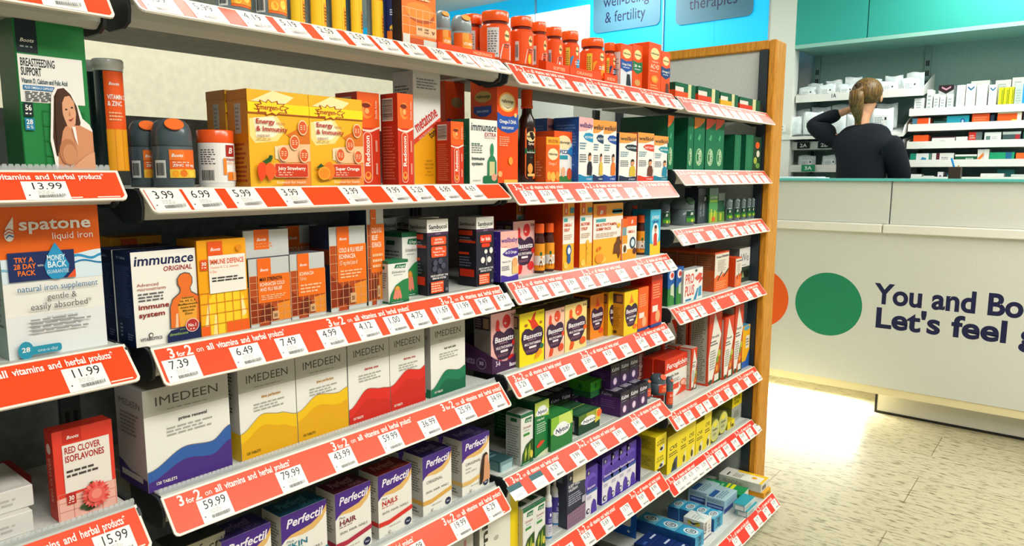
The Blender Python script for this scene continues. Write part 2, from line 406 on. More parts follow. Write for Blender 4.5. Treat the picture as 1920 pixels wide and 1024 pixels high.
# ---------------- shelves ----------------
XA, XB, XC, XD = (.429, 1.164), (1.185, 1.941), (1.971, 2.712), (-.35, .399)
make_shelf('A0', *XD, [(0.3447, '5.99')], RED, False, ytop=.964, rise=.036, lab='top shelf of the leftmost bay, orange strip holding one ticket')
make_shelf('B0', *XD, [(0.3114, '13.99')], RED, True, ytop=.968, rise=.036, lab='second shelf of the leftmost bay, ticket reading 13.99', teeth=True)
make_shelf('C0', *XD, [(0.3393, '11.99')], RED, True, ytop=.985, rise=.041, lab='third shelf of the leftmost bay, ticket reading 11.99')
make_shelf('D0', *XD, [(0.3579, '15.99')], RED, True, ytop=.985, rise=.046, lab='fourth shelf of the leftmost bay, ticket reading 15.99', teeth=True)
make_shelf('A1', *XA, [(0.4615, '3.59'), (0.5261, '5.99'), (0.5998, '4.19'), (0.6600, '5.19'), (0.7280, '2.59'), (0.7906, '2.59'), (0.8469, '2.59'), (0.9062, '4.19'), (0.9770, '3.89'), (1.0406, '4.99'), (1.0915, '7.19'), (1.1404, '7.19')], RED, False, rise=.031, lab='top shelf of the near bay, full of tickets')
make_shelf('B1', *XA, [(0.4564, '3.99'), (0.5074, '6.99'), (0.5704, '5.99'), (0.6512, '3.99'), (0.7686, '3.99'), (0.8619, '9.99'), (0.9189, '5.29'), (0.9916, '6.89'), (1.0629, '4.69')], RED, False, rise=.031, lab='second shelf of the near bay, tickets from 3.99 to 4.69')
make_shelf('C1', *XA, [(0.4590, '7.39'), (0.5567, '6.49'), (0.6313, '7.49'), (0.7090, '4.99'), (0.7838, '4.12'), (0.8483, '1.00'), (0.9046, '4.75'), (0.9663, '11.69'), (1.0257, '11.99'), (1.0905, '9.49'), (1.1504, '8.99')], RED, True, lab='third shelf of the near bay, first ticket reading 7.39')
make_shelf('D1', *XA, [(0.4945, '59.99'), (0.6223, '79.99'), (0.7231, '43.99'), (0.8309, '59.99'), (0.9279, '36.99'), (1.0302, '25.99'), (1.1290, '34.99')], RED, True, lab='fourth shelf of the near bay, with tickets reading 79.99 and 43.99', teeth=True)
make_shelf('E1', *XA, [(0.8889, '19.99'), (1.0131, '19.99'), (1.1135, '6.29')], RED, True, lab='fifth shelf of the near bay, last ticket reading 6.29', teeth=True)
make_shelf('A2', *XB, [(1.2428, '5.89'), (1.3022, '5.49'), (1.3654, '3.79'), (1.4348, '5.49'), (1.4899, '4.89'), (1.5528, '6.49'), (1.6248, '6.49'), (1.7013, '5.49'), (1.7770, '4.99'), (1.8576, '5.99'), (1.9265, '5.29')], RED2, True, .269, lab='top shelf of the middle bay, below the orange-lidded jars', tw=.047, small=False)
make_shelf('B2', *XB, [(1.2392, '5.79'), (1.3057, '5.29'), (1.3768, '5.79'), (1.4529, '6.29'), (1.5295, '5.49'), (1.5932, '5.49'), (1.6771, '5.29'), (1.7463, '5.79')], RED2, True, .269, lab='second shelf of the middle bay, below the small white-and-orange cartons', small=False)
make_shelf('C2', *XB, [(1.2218, '5.19'), (1.2843, '3.99'), (1.3465, '3.99'), (1.4079, '3.89'), (1.4730, '3.99'), (1.5445, '3.39'), (1.6425, '3.49'), (1.7310, '5.49'), (1.7979, '4.99'), (1.8617, '5.99'), (1.9219, '8.99')], RED2, True, .269, lab='third shelf of the middle bay, first ticket reading 5.19', small=False)
make_shelf('D2', *XB, [(1.2230, '5.29'), (1.3054, '5.99'), (1.3945, '3.89'), (1.4876, '3.89'), (1.5876, '4.59'), (1.6715, '4.99'), (1.7632, '5.49'), (1.8444, '5.29'), (1.9190, '6.25')], RED2, True, .269, lab='fourth shelf of the middle bay, below the pink and yellow vitamin boxes', small=False)
make_shelf('E2', *XB, [(1.2005, 'teal'), (1.2808, 'teal'), (1.3520, '6.29'), (1.4481, '3.99'), (1.5444, '5.99'), (1.6535, '3.99'), (1.7558, '3.49'), (1.8722, '5.29')], RED2, True, .269, ytop=.985, rise=.041, lab='fifth shelf of the middle bay, two tickets topped with teal', small=False)
make_shelf('F2', *XB, [(1.3293, '5.99'), (1.4116, '6.99'), (1.4977, '6.29'), (1.5919, '5.69'), (1.6960, '13.79'), (1.7886, '9.69'), (1.8694, '8.99')], RED2, True, .269, lab='sixth shelf of the middle bay, below the purple sleep-aid boxes', small=False)
make_shelf('A3', *XC, [(2.0649, '5.49'), (2.1376, '5.49'), (2.2100, '6.49'), (2.2818, '6.49'), (2.3527, '5.99'), (2.4222, '5.99'), (2.4900, '4.99'), (2.5608, '4.99')], RED2, True, .269, lab='top shelf of the far bay, below the low green cartons', small=False, tw=.05)
make_shelf('B3', *XC, [(2.0718, '9.99'), (2.1493, '8.99'), (2.2311, '8.99'), (2.3044, '7.49'), (2.3766, '7.49'), (2.4476, '7.99'), (2.5167, '6.99'), (2.5888, '6.99'), (2.6587, '6.99')], RED2, True, .269, lab='second shelf of the far bay, below the tall green cartons', small=False, tw=.05)
make_shelf('C3', *XC, [(2.0013, '4.79'), (2.1062, '4.79'), (2.2025, '5.99'), (2.3099, '6.29'), (2.3851, '4.79'), (2.4590, '4.79'), (2.5187, '3.99'), (2.5838, '3.99'), (2.6558, '3.99')], RED2, True, .269, lab='third shelf of the far bay, below the grey-green bottles', small=False)
make_shelf('D3', *XC, [(2.0235, '5.19'), (2.0916, '4.29'), (2.1509, '4.29'), (2.2640, '3.99'), (2.4238, '5.99'), (2.5536, '5.99'), (2.6388, '6.99')], RED2, True, .269, lab='fourth shelf of the far bay, below the orange and white cartons', small=False)
make_shelf('E3', *XC, [(2.0154, '3.59'), (2.0878, '3.09'), (2.1722, '5.29'), (2.2290, '7.99'), (2.3149, '6.69'), (2.4080, '6.99'), (2.4864, '9.99'), (2.5871, '9.99'), (2.6861, '5.49')], RED2, True, .269, lab='fifth shelf of the far bay, below the white-and-red arrow cartons', small=False)
make_shelf('F3', *XC, [(2.0313, '4.49'), (2.0775, '3.49'), (2.1251, '6.35'), (2.1743, '3.79'), (2.2251, '5.09'), (2.2820, '4.99'), (2.3502, '5.19'), (2.4214, '4.49'), (2.4957, '5.49'), (2.5734, '4.49'), (2.6381, '3.49'), (2.7110, '3.99')], RED3, True, .269, lab='sixth shelf of the far bay, below the yellow cartons', small=False, tw=.05)
make_shelf('G3', *XC, [(2.2994, '3.29'), (2.4176, '7.29'), (2.5014, '4.39'), (2.5895, '4.99'), (2.6764, '4.39')], RED3, True, .269, lab='base shelf of the far bay, jutting out over the floor', small=False, yo=-.095, ytop=.978)

# ---------------- round packs ----------------
W_, BK, NAVY = '#f1eee4', '#24262b', '#17234f'
def facing(x, y):   # angle of the pack's front: towards the aisle, turned a little to the shopper
    return math.radians(-104)
def bottle(label, X, Y, r, h, row, label_ops, lc='#ee6a1c', body='#4c5a60:g', badge='#f0702a', group='grey domed bottles', z=None, w0=-64, w1=64, lh=(.14, .55), bar=True):
    """dark pill bottle: squat body, shouldered cap with a slanted coloured badge, wrap label"""
    t = empty('bottle', (X, Y, ZS[row] if z is None else z))
    MB().lathe([(r*.93, 0), (r, h*.02), (r, h*.595), (r*.97, h*.6)], body, seg=28).build('body', t)
    MB().lathe([(r*.95, h*.602), (r*.99, h*.615), (r*.99, h*.74), (r*.95, h*.84), (r*.82, h*.93), (r*.62, h*.985), (r*.35, h)], body, seg=28).build('cap', t)
    a = math.radians(-105); dv = Vector((math.cos(a), math.sin(a), 0)); up = Vector((0, 0, 1))
    n_ = (dv*.80+up*.60).normalized(); ux = Vector((-math.sin(a), math.cos(a), 0)); uy = n_.cross(ux).normalized()*-1
    if uy.z < 0: uy = -uy
    c = dv*r*.78+up*h*.90+n_*r*.045
    m = MB(); m.prism([c+ux*r*.46*math.cos(q)+uy*r*.36*math.sin(q)+n_*.0005 for q in [2*math.pi*i/20 for i in range(20)]], n_*(r*.06), badge)
    m.build('cap_badge', t)
    m = MB(); f = cyl(r+.0004, math.radians(-104+w0)); Wd = math.radians(w1-w0)*(r+.0004); H = h*(lh[1]-lh[0])
    g = lambda a_, b_, e: f(a_, b_+h*lh[0], e)
    pr(m, g, Wd, H, [('r', .34 if bar else 0, 0, 1, 1, lc)]+([('r', .0, .0, .26, .62, '#e4e6e2'), ('b', .03, .08, .2, .45)] if bar else [])+list(label_ops), seg=16)
    m.build('label', t)
    return tag(t, label+where(row), 'bottle', group)
def jar(label, X, Y, r, h, row, ops, body='#d8470f:g', lid='#f05a14:g', neck='#6b2410:g', lh=(.08, .70), lc='#ef5310', group='orange-lidded jars', z=None, base=None):
    t = empty('jar', (X, Y, ZS[row] if z is None else z))
    MB().lathe([(r*.9, 0), (r, h*.02), (r, h*.66), (r*.96, h*.71), (r*.86, h*.75)], base or body, seg=28).build('body', t)
    MB().lathe([(r*.80, h*.72), (r*.80, h*.82)], neck, seg=24).build('neck', t)
    m = MB(); m.lathe([(r*.90, h*.81), (r*.91, h*.82), (r*.91, h*.975), (r*.86, h), (r*.4, h)], lid, seg=32); m.build('lid', t)
    m = MB(); f = cyl(r+.0004, math.atan2(-Y, -X)-math.pi*.5); Wd = math.pi*(r+.0004)
    pr(m, lambda a, b_, e: f(a, b_+h*lh[0], e), Wd, h*(lh[1]-lh[0]), [('r', 0, 0, 1, 1, lc)]+list(ops), seg=18); m.build('label', t)
    return tag(t, label+where(row), 'jar', group)
def tube(label, X, Y, r, h, row, lc, ops, body='#3f4c52:m', lid='#cfd2cd:g', group='slim tablet tubes', a0=-150, a1=-30):
    t = empty('tablet_tube', (X, Y, ZS[row]))
    MB().lathe([(r*.97, 0), (r, .002), (r, h*.90)], body, seg=24).build('body', t)
    MB().lathe([(r*1.04, h*.895), (r*1.04, h*.93), (r*1.10, h*.935), (r*1.10, h*.985), (r*1.02, h)], lid, seg=24).build('lid', t)
    m = MB(); f = cyl(r+.0004, math.radians(a0)); Wd = math.radians(a1-a0)*(r+.0004)
    pr(m, f, Wd, h*.89, [('r', 0, 0, 1, 1, lc)]+list(ops), seg=12); m.build('label', t)
    return tag(t, label+where(row), 'tube', group)

# ---------------- print designs ----------------
def boots(x, y, w, c=W_): return ('t', 'Boots', x, y, w, 0, c, 1, .3)
def fruit(cx, cy, r, c, asp):  # round fruit with a lighter cut face and a leaf
    return [('e', cx, cy, r, r*asp, c), ('e', cx-r*.35, cy-r*.3*asp, r*.68, r*.75*asp, '#f7b52c'), ('e', cx-r*.35, cy-r*.3*asp, r*.55, r*.6*asp, '#ef8a1a'), ('p', [(cx-r*.9, cy+r*.8*asp), (cx-r*.3, cy+r*1.1*asp), (cx-r*.1, cy+r*.7*asp), (cx-r*.5, cy+r*.55*asp)], '#234d1c')]
def wave_box(title, tcol, sub, scol, w, ops): return ops

# =============== leftmost bay ===============
GREEN = '#1f7f3e'
bf = [('r', .02, .77, .31, .985, '#16262a'), boots(.07, .84, .19), ('l', .07, .80, .2, .02, 1, '#9fb0ac'), ('r', .02, .45, .93, .76, '#e9e7e0'),
      ('t', 'BREASTFEEDING', .05, .685, .48, .05, '#1e2a2c', 1), ('t', 'SUPPORT', .05, .625, .28, .05, '#1e2a2c', 1), ('t', 'Vitamin D, Calcium and Folic Acid', .05, .575, .64, .03, '#2c4a55', 1),
      ('rr', .06, .53, .5, .56, '#1c6fa8', .012), ('t', 'PLUS OMEGA-3 CAPSULES', .08, .537, .4, .016, '#e6eef2', 1), ('l', .08, .455, .42, .068, 6, '#4a4d50'),
      ('g', .3, .0, .9, .40, 3, 4, '#196a33'), ('r', .04, .355, .17, .445, '#16262a'), ('t', '56', .06, .395, .09, .035, W_, 1), ('l', .06, .365, .09, .018, 1, W_), ('r', .04, .265, .17, .345, '#1d7fa6'), ('t', '28', .06, .305, .09, .03, W_, 1), ('l', .06, .275, .1, .022, 2, W_),
      ('p', [(.42, 0), (.40, .10), (.37, .2), (.40, .34), (.43, .5), (.5, .565), (.62, .575), (.72, .54), (.80, .46), (.86, .36), (.96, .32), (1, .28), (1, 0)], '#f2ece4'),
      ('p', [(.44, .1), (.41, .22), (.44, .36), (.47, .5), (.53, .55), (.62, .56), (.71, .52), (.79, .44), (.83, .33), (.75, .2), (.62, .3), (.5, .08)], '#4a2b1c'),
      ('p', [(.46, .0), (.47, .2), (.6, .3), (.7, .31), (.82, .31), (1, .27), (1, 0)], '#d39067'),
      ('p', [(.57, .39), (.58, .46), (.62, .5), (.69, .51), (.75, .47), (.77, .39), (.75, .32), (.69, .28), (.63, .3)], '#dfa27c'), ('e', .63, .415, .018, .006, '#4a2d20'), ('e', .715, .43, .018, .006, '#4a2d20'), ('p', [(.645, .345), (.69, .335), (.735, .365), (.69, .352)], '#a8433a'), ('p', [(.675, .41), (.69, .375), (.665, .372)], '#c98660'),
      ('p', [(.52, .55), (.57, .42), (.58, .32), (.5, .16), (.45, .1), (.46, .3), (.48, .48)], '#43271a'),
      ('e', .61, .125, .13, .09, '#b9764f'), ('e', .63, .11, .10, .07, '#cf8d63'), ('p', [(.69, .3), (.72, .22), (.76, .17), (.74, .3)], '#f0e9e2'), ('p', [(.5, .0), (.66, .02), (.86, .1), (1, .13), (1, 0)], '#dd9f77')]
BF = carton('tall green carton picturing a nursing mother, beside dark tube', 0.3063, 0.9950, 0.0763, 0.1783, .06, 'B0', GREEN, '#1b6c37', '#1b6c37', bf, group='green nursing cartons')
again(BF, -.135, .0, 0, 'green nursing carton cut off by the left edge', 'B0')
sp = [('r', 0, .0, 1, .36, '#e2e6e4'), ('r', 0, .28, 1, .66, '#e9e8e0'), ('r', 0, .66, 1, 1, '#f06a1a'), ('w', [(0, .66), (.3, .63), (.62, .66), (1, .69)], .5, '#d6e7ee'), ('w', [(.6, .645), (.75, .665), (.9, .64), (1, .66)], .55, '#2e8fc0', .018), ('w', [(.62, .60), (.8, .625), (1, .6)], .5, '#2278ac', .012), ('w', [(0, .6), (.15, .58), (.3, .57)], .5, '#7fb9d4', .015),
      ('p', [(.065, .80), (.07, .86), (.15, .935), (.145, .86), (.13, .805)], '#f1ece4'), ('e', .1, .815, .045, .04, '#f1ece4'), ('w', [(.06, .845), (.1, .86), (.14, .85)], 0, '#c9522a', .008), ('w', [(.06, .825), (.1, .84), (.14, .83)], 0, '#c9522a', .008), ('w', [(.07, .805), (.1, .82), (.14, .81)], 0, '#3a6ea8', .01),
      ('t', 'spatone', .19, .845, .72, .075, W_, 1), ('t', 'liquid iron', .5, .775, .43, .045, W_, 0),
      ('r', .06, .51, .71, .70, '#1c2c5e'), ('t', 'TRY A', .12, .635, .18, .032, '#f07a24', 1), ('t', '28 DAY', .11, .592, .21, .032, '#f07a24', 1), ('t', 'PACK', .14, .548, .17, .032, '#f07a24', 1), ('t', 'WITH', .335, .6, .06, .013, W_, 0), ('p', [(.62, .51), (.71, .51), (.71, .57)], '#e2572a'),
      ('p', [(.40, .6), (.44, .67), (.52, .755), (.6, .67), (.65, .6), (.63, .545), (.58, .515), (.52, .505), (.46, .515), (.42, .545)], '#2a93c4'), ('t', 'MONEY', .43, .635, .18, .035, '#d8eef6', 1), ('t', 'BACK', .43, .588, .19, .04, '#d8eef6', 1), ('t', 'GUARANTEE', .42, .548, .22, .025, '#d8eef6', 0),
      ('t', 'natural iron supplement', .12, .44, .81, .04, '#2f6f9a', 0), ('t', 'gentle &', .4, .375, .3, .04, '#5d5f62', 0), ('t', 'easily absorbed*', .23, .315, .62, .043, '#5d5f62', 0), ('l', .22, .16, .62, .1, 4, '#9a9c9e'), ('t', 'Iron contributes to:', .38, .25, .32, .018, '#8a8c8e'),
      ('rr', .1, .02, .5, .075, '#2a93ae', .03), ('e', .15, .055, .075, .06, '#2a93ae'), ('t', '28', .11, .045, .08, .03, W_, 1), ('t', 'one-a-day', .26, .035, .2, .022, '#cfe8ee', 0)]
carton('large orange-and-white liquid iron carton with blue drop', 0.2731, 1.0000, 0.1111, 0.1853, .07, 'C0', '#e4e6e2', '#7fb0a4', '#d85a18', sp, [('r', 0, 0, 1, 1, '#a8c4ba'), ('l', .1, .2, .8, .5, 14, '#6f8a84')])
rc = [('r', 0, 0, 1, 1, '#e2402e'), ('p', [(0, 0), (1, 0), (1, .30), (0, .25)], '#edb7a6'), ('g', .02, 0, .98, .3, 4, 3, '#d9806e'), ('r', .17, .855, .47, 1.0, '#c92f22'), boots(.22, .895, .2), ('r', .14, .30, .93, .835, '#e9e3da'), ('t', 'RED CLOVER', .17, .735, .6, .07, '#b02a24', 1), ('t', 'ISOFLAVONES', .17, .64, .66, .07, '#b02a24', 1), ('l', .18, .46, .6, .1, 2, '#4f4340'),
      ('r', .15, .17, .30, .29, '#b5261f'), ('t', '30', .18, .215, .09, .05, W_, 1), ('l', .17, .185, .11, .02, 1, W_),
      ('e', .52, .07, .10, .03, '#34462a'), ('e', .42, .1, .07, .03, '#41552f'), ('e', .57, .34, .04, .02, '#4f5e35')]+[('p', [(.62+.20*math.cos(a), .21+.125*math.sin(a)), (.62+.25*math.cos(a+.13), .21+.155*math.sin(a+.13)), (.62+.20*math.cos(a+.26), .21+.125*math.sin(a+.26)), (.62, .21)], ['#e8574d', '#d8443e', '#f0776a'][i % 3]) for i, a in enumerate([k*.2618 for k in range(24)])]+[('e', .62, .21, .15, .09, '#e9625a'), ('e', .62, .22, .09, .055, '#f08a7c')]
RC = carton('red herbal carton with white panel and pink clover flower', 0.3121, 1.0071, 0.0721, 0.1211, .028, 'D0', '#e2402e', '#cf3a2a', '#e2402e', rc, [('r', .2, .1, .8, .9, '#c83423'), ('t', 'RED CLOVER', .62, .2, .5, .3, '#f0b8a8', 0, 0, 90), ('e', .5, .8, .25, .06, '#f0d5c8')], group='red clover cartons')
def flat_box(label, x, y, z, w, d, h, row, cf, F, T, group, rz=0.0):
    return carton(label, x, y, w, h, d, row, cf, None, None, F, [], T, rz, group, z)
fo = [('b', .06, .12, .3, .6), ('l', .55, .25, .35, .4, 2, '#b9b3ac')]
zz0 = ZS['D0']
FB = flat_box('white flat pack, bottom of the pile beside red clover carton', .13, 1.01, zz0, .155, .11, .028, 'D0', '#d9d6cf', fo, [('r', .05, .1, .95, .9, '#e6e3dc')], 'white packs lying flat')
again(FB, .006, .012, .0285, 'white flat pack, upper of the pile beside red clover carton', 'D0')
carton('red carton lying flat behind the upright red clover one', .20, 1.125, .12, .03, .09, 'D0', '#a52c22', None, '#b63225', [], [], [('r', .1, .15, .6, .6, '#d8d2c8')], z=zz0+.0)
tube('dark tube with orange vitamin and zinc label at the end', 0.4342, 1.0600, 0.0177, 0.1494, 'B0', '#ee5a1c', [('r', 0, 0, 1, .42, '#eda11e'), ('g', 0, 0, 1, .42, 3, 5, '#d8801a'), boots(.2, .86, .45), ('t', 'VITAMIN C', .12, .72, .8, .045, W_, 1), ('t', '& ZINC', .12, .655, .6, .045, W_, 1), ('l', .15, .5, .6, .1, 3, '#f6b88a')], a0=-133, a1=-40)
tube('dark tube half hidden between the green carton and its neighbour', 0.4403, 1.1200, 0.0166, 0.1537, 'B0', '#ee5a1c', [], a0=-100, a1=-30)

# =============== near bay, second shelf ===============
lb = [('r', .34, .62, .66, .98, '#f07a2a'), boots(.38, .74, .24), ('t', 'ZINC 10 mg', .4, .40, .5, .09, W_, 1), ('l', .4, .52, .4, .06, 1, '#fbe0c8'), ('r', .34, 0, 1, .3, '#f0c13a'), ('e', .45, .14, .07, .12, '#f4a01c'), ('e', .62, .16, .08, .13, '#e87818'), ('e', .8, .13, .08, .12, '#f6d24a')]
bottle('dark grey zinc bottle with orange label, nearer the white tub', 0.5033, 1.0350, 0.0277, 0.0960, 'B1', lb)
bottle('dark grey bottle half hidden, nearer the tall dark tube', 0.4849, 1.0750, 0.0231, 0.0953, 'B1', lb)
t = empty('tub', (0, 0, 0)); X_, Y_, r_, h_ = 0.5669, 1.0300, 0.0256, 0.0831
t.location = (X_, Y_, ZS['B1'])
MB().lathe([(r_*.96, 0), (r_, .003), (r_, h_*.77)], '#f0eee8:g', seg=32).build('body', t)
MB().lathe([(r_*1.02, h_*.775), (r_*1.02, h_*.98), (r_*.97, h_)], '#f0581a:g', seg=32).build('lid', t)
m = MB(); f = cyl(r_+.0003, math.radians(-186)); Wd = math.radians(165)*r_
pr(m, lambda a, b_, e: f(a, b_+.006, e), Wd, h_*.7, [('r', 0, 0, 1, 1, '#f1eee8'), ('l', .08, .45, .32, .4, 7, '#55585c'), ('b', .1, .06, .26, .26), ('r', .6, .66, .82, .95, '#a8261c'), ('t', 'B', .65, .74, .1, .14, W_, 1, .2), ('t', 'Vitamin C', .6, .56, .3, .07, '#a2421e', 1), ('t', '1000 mg', .6, .47, .25, .06, '#eda060', 0), ('r', .54, .2, .6, .62, '#f08a2c'), ('r', .62, .06, .73, .27, '#ee7a1c'), ('r', .74, .06, .86, .27, '#f4b06a')], seg=16)
m.build('label', t); tag(t, 'white tub with orange lid, near bay second shelf', 'tub')
def emergen(fl, fr_):
    a = .565
    F = [('r', 0, 0, 1, 1, '#eeb324'), ('p', [(.02, .70), (.45, .75), (.6, .6), (.45, .48), (.1, .45), (.02, .52)], '#f6dd8c'), ('p', [(.08, .71), (.4, .73), (.52, .6), (.4, .52), (.12, .51)], '#faf0cf'), ('p', [(.05, .88), (.4, 1), (.75, .95), (.6, .87)], '#f7e6a8'),
         ('p', [(.5, 0), (.7, .25), (.85, .5), (1, .52), (1, 0)], '#eb8a3c'), ('p', [(.6, .55), (.8, .62), (1, .66), (1, .46), (.8, .46)], '#d9741f'), ('p', [(.42, .3), (.55, .44), (1, .46), (1, .27), (.5, .25)], '#f0c190'), ('p', [(.40, .29), (.40, .42), (.54, .44), (.56, .29)], '#f3dcae'),
         ('r', 0, .765, 1, .87, '#f6dc1c'), ('r', 0, .755, 1, .768, '#a84a1a'),
         ('p', [(.08, .80), (.14, .82), (.1, .85), (.2, .855), (.18, .90), (.28, .875), (.32, .91), (.38, .88), (.47, .90), (.48, .87), (.6, .875), (.56, .85), (.66, .835), (.6, .81), (.63, .775), (.5, .775), (.44, .74), (.38, .765), (.28, .735), (.27, .77), (.14, .765), (.16, .79)], '#a03a14'),
         ('p', [(.10, .805), (.16, .825), (.12, .848), (.22, .85), (.20, .888), (.29, .868), (.32, .9), (.37, .872), (.45, .888), (.46, .862), (.57, .866), (.54, .848), (.63, .832), (.57, .81), (.60, .782), (.49, .782), (.44, .752), (.38, .775), (.29, .748), (.28, .778), (.17, .773), (.18, .795)], '#f8d428'),
         ('t', 'Emergen-C', .13, .80, .43, .05, '#a8281c', 1, .12), ('t', 'Energy', .11, .655, .30, .048, '#b02a18', 1), ('t', 'release', .43, .655, .15, .028, '#b86a4c', 0, .15), ('t', '& Immunity', .11, .578, .5, .05, '#b02a18', 1), ('t', 'support', .12, .52, .2, .032, '#8a3a1c', 0), ('l', .11, .485, .3, .02, 1, '#c99a4a')]
    for cx, cy in ((.87, .635), (.72, .47), (.53, .35), (.87, .335)):
        F += [('e', cx, cy, .082, .082, '#f6d2a4'), ('e', cx, cy, .07, .068, '#dd5a26'), ('l', cx-.045, cy-.03, .1, .06, 3, '#f3c8a0')]
    F += [('rr', .36, .095, .93, .245, '#f3b492', .025), ('rr', .37, .10, .92, .24, '#cc3a1a', .022), ('t', fl, .42, .175, .46, .036, '#fdf0e2', 1), ('l', .42, .11, .3, .05, 2, '#efae94'), ('t', 'Essential for health', .38, .03, .5, .028, '#f8e2c8', 0)]
    if fr_ == 'berry':
        F += [('p', [(.09, .21), (.13, .25), (.2, .25), (.24, .17), (.2, .10), (.13, .05), (.09, .12)], '#e8481c'), ('p', [(.2, .2), (.26, .25), (.34, .23), (.39, .16), (.33, .09), (.27, .06), (.22, .12)], '#f05a24'), ('p', [(.16, .26), (.26, .3), (.34, .31), (.3, .26), (.22, .24)], '#2d5a22'), ('p', [(.24, .27), (.28, .33), (.34, .32)], '#234a1c')]
    else: F += [('e', .3, .17, .1, .10, '#ef7a1c'), ('e', .2, .14, .11, .075, '#f5a82c'), ('e', .2, .14, .09, .06, '#ee8a1e'), ('p', [(.06, .2), (.14, .25), (.2, .22), (.12, .2)], '#234d1c')]
    return F
emS = [('r', 0, 0, 1, 1, '#cf8416'), ('r', .36, .55, .66, .86, '#b9b7ad'), ('l', .4, .58, .2, .25, 6, '#777777'), ('l', .1, .04, .8, .42, 9, '#a63a14'), ('r', 0, .9, 1, 1, '#c9780f')]
EMG = 'yellow-and-orange energy sachet cartons'
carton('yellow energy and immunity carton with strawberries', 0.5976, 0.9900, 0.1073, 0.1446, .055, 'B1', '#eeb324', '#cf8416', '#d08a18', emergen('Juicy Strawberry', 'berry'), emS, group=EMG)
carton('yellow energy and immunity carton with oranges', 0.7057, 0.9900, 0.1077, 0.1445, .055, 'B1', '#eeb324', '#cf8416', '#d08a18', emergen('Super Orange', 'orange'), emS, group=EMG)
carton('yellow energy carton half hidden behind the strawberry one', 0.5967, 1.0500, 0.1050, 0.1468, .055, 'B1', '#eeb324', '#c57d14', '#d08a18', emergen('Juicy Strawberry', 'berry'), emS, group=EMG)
def redoxon(s=1):
    return [('r', 0, 0, 1, 1, '#d3361a'), ('r', 0, .62, 1, 1, '#ee5f1c'), ('p', [(0, .62), (.3, .6), (.6, .60), (1, .64), (1, .62), (.6, .575), (.25, .585), (0, .6)], '#f5e2d4'), ('e', .42, .81, .28, .09, '#f2913a'), ('e', .5, .81, .2, .065, '#ee5f1c'), ('e', .38, .86, .2, .025, '#7a2a18'), ('e', .42, .80, .1, .03, '#f7b46a'),
            ('rr', .2, .02, .62, .58, '#f0b49a', .2), ('rr', .24, .03, .58, .57, '#d9441f', .17), ('t', 'Redoxon', .5, .2, .34, .2, '#fbeee4', 1, 0, 90), ('e', .4, .1, .15, .045, '#f19a3c'), ('e', .4, .11, .08, .022, '#d9441f'), ('t', 'Double Action', .86, .72, .2, .1, '#fbe2d0', 0, 0, 90), ('l', .76, .05, .1, .5, 2, '#f0b49a')]
rxS = [('r', 0, 0, 1, 1, '#bf2f18'), ('b', .12, .72, .6, .22, 1), ('l', .12, .05, .75, .6, 18, '#d9745a')]
RDX = 'red effervescent vitamin cartons'
carton('tall red-and-orange effervescent carton behind the yellow ones', 0.8275, 1.0200, 0.0501, 0.1627, .06, 'B1', '#d3361a', '#a82a16', '#b33018', redoxon(), rxS, group=RDX)
carton('tall red-and-orange effervescent carton in front of the white tonic carton', 0.8898, 0.9850, 0.0379, 0.1630, .045, 'B1', '#d3361a', '#bf2f18', '#b33018', redoxon(), rxS, group=RDX)
carton('short red effervescent carton left of the white-and-green one', 1.0270, 0.9850, 0.0359, 0.1214, .04, 'B1', '#d3361a', '#bf2f18', '#b33018', redoxon(), rxS, group=RDX)
mt = [('r', 0, 0, 1, 1, '#e4e2dd'), ('p', [(0, 0), (1, 0), (1, .6), (0, .38)], '#eda416'), ('p', [(0, .345), (1, .565), (1, .61), (0, .395)], '#d8452a'), ('t', 'metatone', .13, .455, .92, .1, '#c4332a', 1, 0, 33), ('t', 'tonic', .62, .41, .36, .065, '#3a3126', 1, 0, 33), ('t', 'MULTIVITAMIN', .2, .39, .6, .02, '#f4d9cc', 0, 0, 33), ('l', .12, .84, .78, .1, 4, '#8d8f92'), ('t', 'HELPS', .42, .2, .22, .017, '#a3700f'), ('t', 'RESTORE', .36, .168, .34, .017, '#a3700f'), ('t', 'HEALTH', .38, .136, .3, .017, '#a3700f'), ('t', 'AND', .45, .104, .16, .017, '#a3700f'), ('t', 'VITALITY', .36, .072, .34, .017, '#a3700f')]
carton('tall white-and-yellow tonic carton with diagonal red lettering', 0.9713, 1.0300, 0.0734, 0.2162, .058, 'B1', '#e4e2dd', '#c9c8c6', '#b9b8b4', mt, [('l', .12, .74, .75, .14, 5, '#5d5f62')])
def hali(sub, band, bt, extra=()):
    return [('r', 0, 0, 1, 1, '#ee5012'), ('e', .48, .79, .40, .095, '#f7b24a'), ('e', .48, .79, .34, .078, '#f7ecc0'), ('t', 'Haliborange', .2, .785, .58, .03, '#43321c', 1), ('p', [(.28, .755), (.5, .735), (.7, .755), (.5, .728)], '#5a4520'), ('p', [(0, .69), (.25, .655), (.6, .65), (1, .68), (1, .545), (.8, .505), (.5, .49), (.2, .51), (0, .545)], band), ('t', sub, .1, .585, .8, .034, W_, 1), ('t', bt, .2, .53, .58, .022, W_, 1), ('l', .08, .36, .5, .1, 5, '#f6b48c'), ('e', .12, .09, .1, .03, '#f2b06a'), ('r', .3, 0, .95, .035, '#f4b24c'), ('e', .85, .67, .07, .022, '#f4c878')]+list(extra)
hbS = [('r', 0, 0, 1, 1, '#dd4a14'), ('e', .48, .84, .32, .055, '#b99a52'), ('t', 'Haliborange', .22, .83, .52, .03, '#3c2c18', 1), ('p', [(.12, .75), (.8, .75), (.8, .68), (.6, .65), (.35, .65), (.12, .69)], '#23408f'), ('t', 'BRAIN SUPPORT', .25, .69, .45, .02, '#b8c6e8', 1), ('r', .1, .53, .86, .61, '#9a9a94')]
